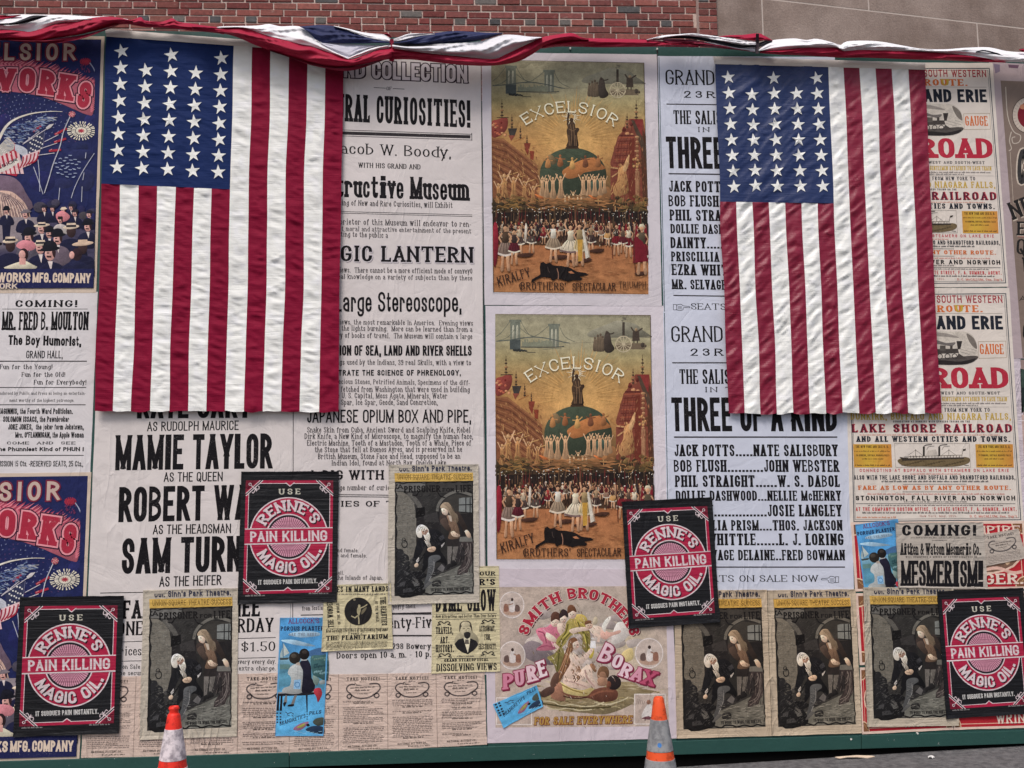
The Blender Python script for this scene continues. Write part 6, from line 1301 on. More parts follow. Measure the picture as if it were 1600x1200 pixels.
    for x, t_, b_ in ((146, 430, 600), (236, 570, 704), (313, 680, 800), (372, 760, 842), (1364, 424, 602), (1280, 548, 690)):
        s.taper((x, t_), (x, b_), 3, 7, SPD)
        for f, w_ in ((.25, 8), (.42, 13), (.62, 18), (.72, 11), (.9, 16)): s.ell(x, t_ + (b_ - t_) * f, w_ * (b_ - t_) / 170, 8, SPD if f != .62 else (150, 110, 76), n=8)
    s.poly([(200, 704), (284, 702), (262, 768), (240, 800), (214, 768)], (66, 60, 56)); s.poly([(205, 770), (265, 770), (228, 824)], (140, 76, 60)); s.line([(98, 604), (206, 602)], 7, SPD)
    s.poly([(346, 842), (404, 840), (392, 900), (380, 960), (352, 900)], (130, 62, 48)); s.poly([(396, 914), (438, 914), (430, 1000), (402, 990)], (140, 66, 48)); s.line([(256, 830), (350, 786)], 5, (170, 110, 66))
    # globe
    s.ell(790, 1130, 302, 250, (62, 70, 56), n=64)
    s.blob([(690, 1110), (740, 1060), (850, 1000), (960, 970), (1010, 1000), (1080, 1060), (1060, 1080), (900, 1110), (840, 1150), (740, 1170)], (172, 112, 68), 5); s.blob([(560, 960), (600, 950), (640, 1010), (600, 1040)], (120, 100, 72), 4); s.blob([(930, 1210), (1040, 1180), (1060, 1230), (960, 1280)], (70, 86, 74), 4)
    s.grid([(470, 1190), (1120, 1190), (1120, 1480), (470, 1480)], 2, 2, lambda u, v: bgc(.5, .54)) if False else None
    s.blob([(470, 1260), (560, 1300), (680, 1340), (800, 1330), (950, 1320), (1100, 1240), (1130, 1330), (1060, 1420), (900, 1420), (760, 1400), (600, 1420), (480, 1380)], (150, 106, 70), 5); s.blob([(560, 1310), (700, 1350), (860, 1350), (1020, 1300), (1040, 1350), (900, 1390), (700, 1390)], (184, 128, 82), 5)
    for k in range(5):
        x = 560 + k * 112 + r_.uniform(-8, 8); y = (1000, 985, 1010, 990, 985)[k]; c = ((176, 124, 78), (150, 96, 62), (196, 150, 92), (120, 76, 54), (150, 100, 64))[k]
        s.blob([(x - 26, y + 60), (x - 14, y), (x, y - 16), (x + 16, y), (x + 28, y + 56), (x, y + 76)], c, 3); s.ell(x, y - 28, 12, 14, c, n=8); s.line([(x - 12, y), (x - 44, y - 18 + r_.uniform(-10, 20))], 9, c); s.line([(x + 12, y), (x + 46, y - 22 + r_.uniform(-10, 30))], 9, c)
    # statue with a raised arm on the globe
    ST = (70, 54, 42)
    s.poly([(718, 890), (844, 888), (836, 868), (726, 870)], ST)
    s.blob([(732, 872), (744, 820), (738, 770), (732, 720), (742, 690), (732, 655), (742, 638), (762, 636), (770, 640), (790, 636), (806, 650), (812, 690), (838, 690), (846, 712), (828, 742), (832, 800), (834, 872)], ST, 3)
    s.line([(744, 650), (744, 600), (752, 560)], 19, ST); s.ell(776, 618, 17, 21, ST, n=12); s.poly([(738, 560), (760, 556), (756, 528), (742, 530)], ST); s.poly([(728, 512), (742, 530), (756, 528), (752, 512), (744, 520), (738, 506)], (96, 74, 52))
    for P in ([(764, 660), (778, 740), (770, 860)], [(792, 660), (800, 740), (806, 860)], [(750, 700), (790, 720), (815, 700)], [(752, 760), (756, 860)], [(815, 760), (820, 860)]): s.curve(P, 7, (120, 94, 70), 4)
    for k in range(18):
        a = R(k * 20 + 6); r1 = (60, 92)[k % 2]; s.taper((775 + 26 * math.cos(a), 588 + 26 * math.sin(a)), (775 + r1 * math.cos(a), 588 + r1 * .8 * math.sin(a)), 8, 2, (240, 226, 196))
    s.ell(776, 618, 17, 21, ST, n=12); s.line([(744, 650), (744, 600), (752, 560)], 17, ST)
    # robed dancers round the globe
    def robe(x, y, h, c, a0=1):
        w_ = h * .13
        s.blob([(x - w_ * .5, y - h * .72), (x + w_ * .5, y - h * .72), (x + w_ * .6, y - h * .4), (x + w_ * 1.2, y), (x - w_, y), (x - w_ * .5, y - h * .4)], c, 3); s.ell(x, y - h * .82, h * .055, h * .07, (206, 160, 118), n=8)
        s.line([(x - w_ * .4, y - h * .68), (x - w_ * 1.5, y - h * (.98 if a0 else .6))], h * .04, (214, 172, 132)); s.line([(x + w_ * .4, y - h * .68), (x + w_ * 1.5, y - h * (1.0 if a0 else .8))], h * .04, (214, 172, 132))
        s.line([(x, y - h * .6), (x - w_ * .2, y - 4)], h * .025, tuple(v * .72 for v in c))
    for x, y, h in ((508, 1330, 190), (548, 1345, 200), (606, 1352, 220), (676, 1350, 230), (880, 1345, 220), (932, 1340, 215), (984, 1330, 210), (1036, 1318, 180), (1072, 1300, 160)): robe(x, y, h, (186, 148, 112))
    for x in (716, 752, 790, 830, 862): robe(x, 1400, 120 if x == 790 else 86, (212, 176, 136))
    # trumpeters left, winged figure right
    for x, y, h in ((165, 1400, 300), (248, 1390, 260), (345, 1400, 230), (425, 1410, 190), (110, 1400, 200)):
        robe(x, y, h, (172, 126, 82)); s.line([(x, y - h * .8), (x + h * .42, y - h * .95)], 7, (204, 160, 104)); s.line([(x, y - h * .3), (x + h * .12, y - 6)], 8, (120, 80, 52))
    for k in range(40): x, y = 70 + r_.uniform(0, 400), 960 + r_.uniform(0, 430); s.line([(x, y), (x + r_.uniform(-16, 22), y + r_.uniform(20, 60))], 6, ((196, 150, 98), (96, 60, 42), (150, 104, 66))[k % 3])
    s.blob([(1200, 1080), (1232, 1040), (1262, 1070), (1280, 1160), (1290, 1290), (1180, 1330), (1150, 1260), (1190, 1180)], (188, 140, 92), 4); s.blob([(1240, 1060), (1300, 930), (1290, 1040), (1262, 1100)], (206, 164, 116), 3); s.ell(1218, 1040, 15, 18, (190, 140, 96), n=9); s.line([(1205, 1070), (1130, 1060)], 14, (196, 150, 104)); s.taper((1140, 1058), (1082, 1000), 6, 30, (176, 128, 78)); s.line([(1210, 1100), (1140, 1150)], 12, (196, 150, 104))
    for k in range(26): x, y = 1130 + r_.uniform(0, 170), 1180 + r_.uniform(0, 260); s.line([(x, y), (x + r_.uniform(-26, 16), y + r_.uniform(24, 70))], 7, ((200, 152, 100), (104, 66, 44), (160, 112, 70))[k % 3])
    # dark foliage and braziers
    for k in range(60):
        x = r_.choice((60 + r_.uniform(0, 300), 1180 + r_.uniform(0, 290))); y = 1330 + r_.uniform(0, 170); s.blob([(x - 26, y), (x, y - 18), (x + 28, y), (x, y + 16)], ((84, 70, 46), (62, 52, 38), (120, 96, 60))[k % 3], 3)
    for k in range(26): x = r_.choice((70 + r_.uniform(0, 330), 1190 + r_.uniform(0, 270))); y = 1300 + r_.uniform(0, 170); s.curve([(x, y), (x + r_.uniform(20, 60), y - r_.uniform(6, 26)), (x + r_.uniform(60, 120), y + r_.uniform(-10, 20))], 7, ((150, 112, 66), (116, 88, 54))[k % 2], 3)
    for x in (532, 1016):
        s.blob([(x - 90, 1320), (x - 30, 1340), (x - 10, 1370), (x - 60, 1350)], (190, 108, 62), 3); s.poly([(x - 38, 1366), (x + 38, 1366), (x + 26, 1398), (x, 1414), (x - 26, 1398)], (52, 40, 34)); s.line([(x - 34, 1374), (x + 34, 1374)], 6, (190, 148, 96)); s.line([(x, 1360), (x, 1412)], 6, (190, 148, 96))
    s.hatch(lambda r: (r.uniform(70, 470), r.uniform(860, 1380)), 190, 40, 7, 60, [(156, 108, 72), (110, 68, 48), (142, 94, 62), (186, 138, 92)], 7)
    s.hatch(lambda r: (r.uniform(1160, 1460), r.uniform(780, 1440)), 170, 50, 6, 95, [(146, 82, 62), (102, 54, 44), (124, 66, 52), (166, 112, 80)], 8)
    s.hatch(lambda r: (r.gauss(790, 190), r.gauss(1400, 34)), 120, 90, 14, 2, [(170, 120, 78), (120, 90, 60), (146, 104, 70)], 9)
    s.hatch(lambda r: (r.uniform(60, 1430), r.uniform(80, 420)), 160, 120, 7, 0, [(150, 144, 120), (164, 156, 128)], 10) if False else None
    # massed crowd with spears
    s.grid([(62, 1500), (1462, 1470), (1468, 1790), (66, 1800)], 10, 5, lambda u, v: (40 + 40 * v * v, 32 + 26 * v * v, 30 + 14 * v * v))
    for k in range(190):
        x = 70 + r_.uniform(0, 1390); y = 1470 + r_.uniform(-45, 90) + 30 * abs(x - 760) / 700; s.line([(x, y), (x + r_.uniform(-3, 3), y + r_.uniform(60, 150))], 4, ((34, 28, 26), (74, 56, 44), (120, 92, 66), (110, 40, 40))[k % 4])
    for k in range(150):
        x = 70 + r_.uniform(0, 1390); y = 1452 + r_.uniform(-22, 60) + 36 * abs(x - 760) / 700; s.ell(x, y, 4.6, 4.6, ((226, 214, 196), (176, 158, 134), (40, 34, 32))[k % 3], n=6)
    SK = (196, 150, 116)
    def person(x, y, h, top, skirt, hem=(218, 206, 186), hat=(60, 42, 34), arms=0, sash=None, wd=1.0):
        """a costumed dancer standing at (x, y)"""
        u = h / 100
        for k in (-1, 1): s.blob([(x + k * 5 * u - 3.4 * u, y - 40 * u), (x + k * 5 * u + 3.4 * u, y - 40 * u), (x + k * 6 * u + 2.4 * u, y - 20 * u), (x + k * 7 * u + 3 * u, y), (x + k * 7 * u - 3 * u, y), (x + k * 5 * u - 3 * u, y - 22 * u)], SK, 3)
        s.blob([(x - 7 * u, y - 62 * u), (x + 7 * u, y - 62 * u), (x + 17 * u * wd, y - 38 * u), (x + 12 * u * wd, y - 33 * u), (x - 12 * u * wd, y - 33 * u), (x - 17 * u * wd, y - 38 * u)], skirt, 3)
        s.curve([(x - 17 * u * wd, y - 37 * u), (x, y - 32 * u), (x + 17 * u * wd, y - 37 * u)], 4.2 * u, hem, 4)
        for k in range(4): s.line([(x + (k - 1.5) * 4 * u, y - 60 * u), (x + (k - 1.5) * 8 * u * wd, y - 38 * u)], 1.2 * u, tuple(v * .62 for v in skirt))
        s.blob([(x - 7 * u, y - 82 * u), (x + 7 * u, y - 82 * u), (x + 6 * u, y - 72 * u), (x + 6.5 * u, y - 60 * u), (x - 6.5 * u, y - 60 * u), (x - 6 * u, y - 72 * u)], top, 3)
        s.line([(x - 6.5 * u, y - 80 * u), (x - 13 * u, y - (70 if arms != 2 else 96) * u), (x - (8 if arms != 2 else 11) * u, y - (60 if arms != 2 else 110) * u)], 3.4 * u, SK); s.line([(x + 6.5 * u, y - 80 * u), (x + 13 * u, y - (70 if arms < 1 else 92) * u), (x + (8 if arms < 1 else 10) * u, y - (60 if arms < 1 else 108) * u)], 3.4 * u, SK)
        s.line([(x, y - 83 * u), (x, y - 88 * u)], 4 * u, SK); s.ell(x, y - 91 * u, 4.4 * u, 5.4 * u, SK, n=9); s.blob([(x - 5.4 * u, y - 92 * u), (x - 4 * u, y - 99 * u), (x + 4 * u, y - 99 * u), (x + 5.4 * u, y - 92 * u), (x, y - 95 * u)], hat, 2)
        if sash: s.poly([(x - 5 * u, y - 60 * u), (x + 7 * u, y - 60 * u), (x + 6 * u, y - 10 * u), (x - 3 * u, y - 8 * u)], sash)
    for k in range(30):
        x = 90 + k * 46 + r_.uniform(-12, 12); y = 1700 + 40 * abs(x - 760) / 700 + r_.uniform(-10, 20)
        person(x, y, 150, r_.choice(((96, 48, 44), (60, 48, 44), (150, 110, 80), (190, 176, 156))), r_.choice(((78, 34, 36), (50, 42, 42), (120, 104, 88))), hat=r_.choice(((60, 42, 34), (170, 130, 84), (220, 208, 190))), arms=r_.choice((0, 0, 1)))
    for k in range(16): x = r_.choice((90 + r_.uniform(0, 420), 1080 + r_.uniform(0, 380))); y = 1560 + r_.uniform(0, 60); s.blob([(x, y), (x + 16, y + 10), (x + 20, y + 130), (x - 6, y + 150), (x - 10, y + 80)], ((112, 30, 40), (48, 40, 42), (150, 120, 96))[k % 3], 3)
    for x, y, h, c1, c2, ar in ((410, 1870, 260, (70, 56, 48), (84, 72, 66), 0), (300, 1890, 280, (190, 172, 146), (80, 66, 62), 0), (520, 1790, 190, (150, 60, 56), (120, 40, 44), 0), (950, 1860, 270, (150, 124, 96), (72, 56, 52), 0), (1040, 1760, 180, (120, 50, 46), (150, 120, 100), 0), (1100, 1800, 200, (84, 60, 52), (196, 150, 96), 1), (1180, 1880, 290, (72, 60, 54), (120, 34, 42), 0), (1290, 1900, 300, (208, 192, 168), (110, 34, 42), 0), (1240, 1860, 250, (90, 74, 62), (90, 36, 42), 0)):
        person(x, y, h, c1, c2, arms=ar)
    s.hatch(lambda r: (r.uniform(70, 1460), r.uniform(1570, 1800)), 420, 40, 7, 88, [(40, 30, 28), (90, 60, 46), (180, 146, 112), (112, 40, 42), (206, 190, 166), (30, 24, 24)], 5)
    s.hatch(lambda r: (r.uniform(70, 1450), r.uniform(1900, 2240)), 170, 80, 6, 2, [(150, 98, 64), (186, 132, 90), (134, 84, 56)], 6)
    # shadows on the stage and leading dancers
    for x, y, w_ in ((660, 1915, 90), (850, 1945, 110), (1000, 1850, 70), (350, 1900, 80), (1400, 2060, 60)): s.blob([(x - w_, y), (x, y - 22), (x + w_, y - 16), (x + w_ * .5, y + 14), (x - w_ * .4, y + 16)], (74, 48, 38), 4)
    person(172, 2045, 440, (74, 58, 46), (128, 108, 96), (222, 208, 196), wd=1.0); person(252, 1980, 330, (60, 48, 46), (90, 34, 44)); 
    person(608, 1955, 370, (214, 202, 184), (150, 130, 108), (214, 198, 176), wd=1.2, arms=0); person(765, 1995, 400, (206, 190, 164), (206, 192, 168), (120, 96, 92), wd=1.5, arms=2); person(845, 1985, 400, (150, 128, 92), (190, 170, 130), (206, 190, 160), arms=1, wd=.8, sash=(190, 146, 66))
    s.poly([(868, 1650), (884, 1650), (930, 1910), (900, 1925)], (210, 202, 186)); s.poly([(884, 1650), (890, 1652), (944, 1915), (930, 1910)], (170, 150, 130))
    person(1410, 2060, 470, (84, 72, 58), (120, 36, 46), (214, 204, 190), hat=(200, 186, 160)); s.poly([(1330, 1760), (1350, 1700), (1420, 1760), (1470, 1940), (1330, 1960)], (116, 32, 44))
    for a, b in (((1128, 1560), (1145, 1920)), ((1330, 1600), (1350, 2050)), ((80, 1540), (90, 1980))): s.line([a, b], 7, (92, 50, 40))
    s.blob([(62, 1640), (96, 1600), (110, 1760), (96, 1960), (66, 1990)], (128, 36, 48), 3); s.blob([(355, 1600), (372, 1640), (360, 1780), (345, 1740)], (206, 190, 174), 3)
    # reclining figure in black
    s.poly([(405, 2158), (410, 2128), (470, 2092), (490, 2078), (484, 2010), (490, 1972), (515, 1958), (540, 1978), (575, 1968), (610, 1993), (680, 1995), (760, 2013), (820, 2048), (900, 2058), (930, 2078), (870, 2088), (840, 2093), (872, 2112), (850, 2133), (790, 2128), (740, 2143), (690, 2128), (640, 2113), (600, 2138), (580, 2108), (500, 2103), (450, 2128), (420, 2153)], (30, 25, 25))
    s.curve([(640, 2020), (652, 2070), (650, 2122)], 8, (150, 110, 90), 4); s.poly([(740, 2052), (770, 2042), (800, 2066), (760, 2066)], (180, 120, 84)); s.curve([(556, 2004), (562, 2040), (575, 2060)], 5, (80, 66, 60), 4)
    s.layer('border'); s.line(Q, 6, (92, 78, 62), True)
    s.clip = None; s.layer('lettering'); s.arc('EXCELSIOR', 758, 1225, 676, -35.5, 36, 108, 'thins', (240, 232, 206), T=.12, H=.10, g=.26)
    LT = (62, 42, 34); s.text('KIRALFY', 112, 402, 2196, 88, 'thins', LT, y1=2098, T=.16, slant=.08); s.text("BROTHERS'", 312, 720, 2224, 72, 'thins', LT, T=.16); s.text('SPECTACULAR', 780, 1172, 2228, 74, 'thins', LT, y1=2222, T=.15, g=.12); s.text('TRIUMPH:', 1200, 1462, 2200, 64, 'thins', LT, y1=2196, T=.12)
    s.curve([(318, 2160), (300, 2180), (312, 2225)], 8, LT, 4)
    s.mapf = None
    s.done('lower of two stage show posters, its corner under a black oil poster', 'poster', 'stage show posters')
    repaste(s, [(752.5, 80.5), (1026, 86.5), (1034, 477), (757, 478)], .0030, 'upper of two stage show posters, its top edge under the bunting', (.94, .95, .94))
spectacular()

# fireworks poster (pasted twice)
def fireworks():
    NV = (36, 42, 86); s = Sheet('fireworks_poster', [(-150, 55), (163.5, 57), (150.5, 457.5), (-150, 459)], (206, 188, 170), .0032)
    r_ = random.Random(8); s.model = .2
    s.layer('illustration'); s.clip = (-142, 60, 151, 452); s.clip = None; s.poly([(-142, 60), (158.5, 62), (146.5, 450), (-142, 452)], NV); s.clip = (-142, 60, 148.5, 452)
    for k in range(30): x, y = r_.uniform(-120, 150), r_.uniform(150, 420); s.ell(x, y, r_.uniform(10, 26), r_.uniform(8, 18), (34 + r_.randint(0, 7), 38 + r_.randint(0, 8), 78 + r_.randint(0, 14)), n=12)
    # dotted sprays behind the eagle
    for k in range(22):
        a = R(-86 + k * 8.2)
        for j in range(16):
            r0 = 44 + j * 4.2; sp = (-1.6, 1.6)[j % 2]; x = -6 + r0 * math.sin(a) * 1.15 + sp * math.cos(a); y = 226 - r0 * math.cos(a) + sp * math.sin(a)
            if y > 140: s.line([(x, y), (x + 2.4 * math.sin(a + .4 * sp), y - 2.4 * math.cos(a + .4 * sp))], .9, (128, 134, 168) if k % 3 else (96, 70, 110))
    # burning title
    top = [(-130, 104), (-80, 96), (-30, 95), (10, 96), (45, 100), (85, 110), (115, 121), (138, 129), (148, 136)]; bot = [(146, 176), (138, 180), (118, 172), (90, 160), (60, 150), (30, 145), (-10, 142), (-60, 144), (-130, 152)]
    s.blob(top + bot, (196, 106, 122), 4)
    tp = crom(top, 12, False)
    for k in range(0, len(tp)): x, y = tp[k]; ln = r_.uniform(8, 17); s.taper((x - 2, y + 5), (x + ln, y - ln * .32 - 1), 4.2, .3, ((214, 126, 138), (170, 66, 88))[k % 2])
    for k in range(14): y = 136 + k * 3; s.taper((142, y), (150 - (k % 3), y - 4), 3.4, .3, (206, 114, 128))
    def flame(ch, x0, x1, y0, cap, rot, wd=None):
        c_, s_ = math.cos(R(rot)), math.sin(R(rot)); w_ = (x1 - x0) / cap; st = dict(STY['slab']); st.update(T=.30, H=.24, S=.05, SH=.16, ry=.24)
        fn = lambda V: np.stack([x0 + V[:, 0] * cap * c_ + V[:, 1] * cap * s_, y0 + V[:, 0] * cap * s_ - V[:, 1] * cap * c_], 1)
        for g, col in ((.20, (48, 24, 44)), (.12, (226, 150, 158)), (0, (168, 46, 66))): s.put([(ch, 0, w_)], fn, st, col, g, 4)
    s.layer('lettering')
    for a in (('F', -110, -90, 142, 37, -4), ('I', -86, -78, 141, 37, -3), ('R', -74, -52, 140, 37, -2), ('E', -48, -28, 140, 37, 0), ('W', -23, 24, 142, 36, 2), ('O', 30, 54, 143, 37, 4), ('R', 61, 84, 147, 38, 7), ('K', 90, 113, 155, 40, 9), ('S', 119, 138, 167, 41, 12)): flame(*a)
    s.text('EXCELSIOR', -98, 118, 95, 26.5, 'gothb', (196, 172, 160), T=.22, H=.17, ry=.36, g=.42, outline=[(.16, (120, 38, 60))])
    s.layer('illustration')
    # eagle wing, shield, flags
    for k in range(70):
        t = r_.random(); j = r_.random(); x = 4 + 70 * t + j * 6; y = 206 - 26 * t ** .7 + j * (34 - 26 * t); s.line([(x, y), (x + r_.uniform(5, 10), y - r_.uniform(-1, 3))], 1.1, ((120, 138, 172), (84, 104, 150), (160, 170, 190))[k % 3])
    for k in range(16): s.line([(50 + k * 2, 192 - k * .5), (66 + k * 1.6, 184 + (k % 5))], .9, (170, 170, 172))
    W1 = crom([(-4, 224), (4, 208), (12, 196), (24, 187), (42, 180), (62, 176), (82, 174.5), (98, 175)], 6, False)
    for a, b, i in zip(W1[:-1], W1[1:], range(99)): s.taper(a, b, max(5.2 - i * .12, .8), max(5.1 - i * .12, .7), (222, 214, 202))
    s.poly([(-30, 232), (-4, 232), (13, 214), (27, 228), (32, 250), (31, 268), (26, 276), (8, 272), (-30, 266)], (178, 50, 70)); s.poly([(-30, 232), (-4, 232), (13, 214), (24, 226), (22, 234), (0, 246), (-30, 250)], (190, 184, 176))
    for k in range(7): x = -16 + k * 7; s.poly([(x, 246 - k * 1.8), (x + 3.4, 245 - k * 1.8), (x + 12, 272), (x + 7, 272)], (224, 190, 190))
    for k in range(18): s.ell(-4 + (k * 7 % 24), 226 + (k * 5 % 16), 1.1, 1.1, (214, 208, 198), n=6)
    for k in range(12): s.curve([(24, 226 + k * .8), (36, 230 + k * 1.2), (44, 236 + k * .8)], .9, (196, 198, 206), 3)
    s.poly([(42, 224), (56, 214), (70, 207), (66, 232), (54, 238), (44, 242)], (52, 56, 84))
    for k in range(20): s.ell(46 + (k * 7 % 22), 216 + (k * 5 % 24) - (k * 7 % 22) * .25, 1.35, 1.35, (222, 218, 210), n=7)
    s.poly([(36, 244), (64, 234), (60, 246), (48, 258), (32, 264)], (222, 190, 192))
    for k in range(5): s.curve([(37 + k * 6, 245 - k * 1.8), (36 + k * 5.4, 254 - k), (32 + k * 4.4, 263 - k * 1.8)], 2.2, (160, 44, 64), 4)
    s.poly([(-30, 276), (-4, 266), (12, 258), (28, 247), (32, 253), (16, 264), (-2, 272), (-30, 284)], (216, 208, 198)); s.mapf = None
    s.layer('lettering'); s.text('EXCELSIOR', -30, 29, 278, 5.4, 'gothb', (40, 36, 50), y1=252, rot=1); s.layer('illustration')
    for a, b in (((86, 211), (105, 201)), ((85, 223), (104, 217)), ((77, 236.5), (96, 234.5)), ((52.5, 206), (65, 197))): s.line([a, b], 3.4, (164, 48, 64)); s.line([(a[0] + 1, a[1] - 1), (a[0] + 5, a[1] - 3)], .8, (226, 150, 150))
    for a, b in (((70, 222), (92, 211)), ((66, 232), (90, 224)), ((60, 243), (86, 239.5)), ((38, 224), (62, 206)), ((36, 226), (78, 199))): s.line([a, b], 1.1, (196, 190, 196))
    s.poly([(72, 200), (78, 195), (85, 194), (80, 200), (74, 203)], (206, 200, 198)); s.line([(70.5, 206), (67, 234)], .6, (130, 130, 160))
    # bursts and trails
    def burst(cx, cy, rx, ry, cols, n, r0):
        for j in range(3):
            for k in range(n): a = 2 * math.pi * (k + j * .5) / n + r_.uniform(-.05, .05); f = r0 + (1 - r0) * j / 3; g = f + (1 - r0) / 3 * .86; s.taper((cx + rx * f * math.cos(a), cy + ry * f * math.sin(a)), (cx + rx * g * math.cos(a), cy + ry * g * math.sin(a)), 1.2, 2.1, cols[(k + j) % len(cols)])
    burst(127.5, 205, 23, 15.5, [(224, 216, 198)], 26, .12); burst(127.5, 205, 5, 3.5, [(180, 60, 76)], 9, .1)
    burst(134, 97, 9, 6, [(168, 50, 70)], 16, .02)
    for k in range(30): x, y = 134 + r_.gauss(-1, 7), 104 + r_.uniform(-2, 9); s.line([(x, y), (x - 1, y + 2.4)], .9, (120, 56, 92))
    s.curve([(141, 99), (148, 110), (153, 128), (154, 152)], 1.5, (160, 164, 186), 5)
    burst(113, 179, 5.5, 5, [(206, 96, 106), (222, 160, 160)], 10, .05); s.curve([(110, 183), (100, 206), (94, 230), (84, 256), (77, 280), (70, 302)], 1.5, (186, 186, 196), 5)
    for k in range(27): a = k * 2.4; r0 = 3.9 * math.sqrt(k); x, y = 106 + r0 * math.cos(a), 261 + r0 * math.sin(a) * .95; [s.line([(x - 2.5 + q_, y + r_.uniform(-1, 1)), (x + 1.5 + q_, y + r_.uniform(-1, 1))], 1.1, (156, 166, 192)) for q_ in (0, 1.4)]
    for P in ([(53, 261), (60, 280), (68, 304)], [(60, 250), (62, 270), (63, 300)], [(148, 240), (130, 268), (118, 292), (112, 310)], [(135, 239), (134, 248)], [(132, 270), (130, 282)], [(94, 294), (92, 316)], [(129, 292), (128, 316)]): s.curve(P, 1.1, (178, 180, 194), 4)
    # cascade of sparks
    s.blob([(-60, 290), (-30, 276), (10, 275), (28, 282), (40, 300), (46, 330), (-60, 330)], (120, 100, 116), 4); s.blob([(-60, 310), (-20, 300), (14, 299), (30, 308), (42, 322), (50, 345), (46, 348), (-60, 350)], (204, 172, 156), 4)
    for k in range(60): x = -56 + k * 1.75; f = (x + 56) / 105; s.curve([(x * .3, 300 + abs(x) * .1), (x * .8, 316 + f * 6), (x + 2, 348)], .8, ((110, 84, 96), (236, 206, 186), (84, 66, 84))[k % 3], 3)
    s.hatch(lambda r: (r.uniform(-40, 44), r.uniform(302, 346)), 150, 9, .8, 82, [(240, 212, 194), (110, 84, 96), (84, 62, 80)], 4)
    s.hatch(lambda r: (lambda t, j: (6 + 72 * t + j * 7, 208 - 27 * t ** .7 + j * (34 - 26 * t)))(r.random(), r.random()), 220, 8, .9, 14, [(130, 150, 186), (62, 78, 130), (186, 192, 204), (92, 112, 160)], 5)
    # watching crowd
    s.grid([(-142, 340), (152, 340), (148, 424), (-142, 424)], 12, 3, lambda u, v: (150, 138, 142) if u < .72 and v < .5 else (70, 66, 90))
    for k in range(16): s.ell(r_.uniform(60, 148), r_.uniform(316, 345), r_.uniform(5, 12), r_.uniform(5, 9), (44 + k % 3 * 12, 44 + k % 3 * 10, 70 + k % 4 * 6), n=10)
    SK, NB = (214, 160, 150), (32, 33, 58)
    def man(x, y, u, hat, body=NB, face=1, hatcol=None, brim=1.5, band=None):
        s.blob([(x - 2.3 * u, y + 4.6 * u), (x - 2.1 * u, y + 2.2 * u), (x - .8 * u, y + 1.3 * u), (x + .8 * u, y + 1.3 * u), (x + 2.1 * u, y + 2.2 * u), (x + 2.4 * u, y + 4.6 * u)], body, 3)
        if face: s.poly([(x - .35 * u, y + 1.1 * u), (x + .4 * u, y + 1.1 * u), (x + .15 * u, y + 2.6 * u)], (220, 206, 200))
        s.ell(x, y, .78 * u, 1.05 * u, SK if face else (60, 44, 46), n=12)
        if face: s.line([(x - .5 * u, y + .42 * u), (x + .2 * u, y + .45 * u)], .28 * u, (60, 40, 44)); s.line([(x - .5 * u, y - .1 * u), (x - .1 * u, y - .12 * u)], .18 * u, (60, 40, 44)); s.blob([(x + .3 * u, y - .6 * u), (x + .85 * u, y - .4 * u), (x + .7 * u, y + .6 * u), (x + .4 * u, y + .2 * u)], (56, 38, 42), 2)
        hc = hatcol or (28, 28, 38)
        s.ell(x, y - .72 * u, brim * u, .36 * u, hc, -6, 14)
        if hat == 'bowler': s.blob([(x - .95 * u, y - .75 * u), (x - .8 * u, y - 1.7 * u), (x, y - 1.98 * u), (x + .85 * u, y - 1.65 * u), (x + .95 * u, y - .7 * u)], hc, 3)
        else: s.poly([(x - .82 * u, y - .75 * u), (x - .74 * u, y - 1.35 * u), (x + .74 * u, y - 1.4 * u), (x + .84 * u, y - .78 * u)], hc)
        if band: s.line([(x - .82 * u, y - .85 * u), (x + .83 * u, y - .9 * u)], .34 * u, band)
    CR = (222, 200, 176)
    for x, y, u in ((70, 327, 4.6), (100, 330, 4.4), (112, 325, 4.2), (140, 336, 5), (118, 334, 5), (83, 327, 4.4)): man(x, y, u, 'flat', hatcol=r_.choice(((44, 42, 56), CR)), brim=1.3)
    man(11, 331, 4.6, 'bowler'); s.poly([(4, 350), (18, 350), (15, 384), (6, 384)], NB); man(41, 336, 6, 'flat', hatcol=(120, 110, 116)); s.poly([(33, 350), (54, 350), (50, 378), (36, 378)], NB); s.line([(-70, 340), (-68, 380)], 12, NB)
    s.blob([(88, 336), (98, 330), (110, 338), (104, 346), (92, 346)], (206, 130, 136), 3); man(95, 345, 4.6, 'flat', hatcol=(44, 30, 36), brim=1.0, body=(190, 180, 176))
    for a in ((-90, 352, 7, 'bowler'), (-60, 360, 8, 'flat', NB, 1, CR), (-30, 366, 8, 'bowler'), (66, 358, 7.5, 'flat', NB, 1, CR, 1.7, (40, 38, 50)), (138, 355, 7, 'bowler'), (112, 362, 9.5, 'flat', NB, 0, CR, 1.35, (40, 38, 50)), (46, 372, 8.5, 'bowler', (90, 84, 96)), (78, 366, 6.5, 'bowler'), (91, 374, 8.5, 'bowler', (110, 96, 108)), (64, 388, 9, 'flat', NB, 1, CR, 1.6, (40, 38, 50)), (130, 388, 9.5, 'flat', NB, 0, (212, 184, 160), 1.8), (-100, 388, 10, 'flat', NB, 0, CR, 1.4, (40, 38, 50)), (-50, 392, 10, 'bowler'), (-10, 390, 10, 'bowler'), (17, 384, 10, 'flat', NB, 0, CR, 1.25, (40, 38, 50))): man(*a)
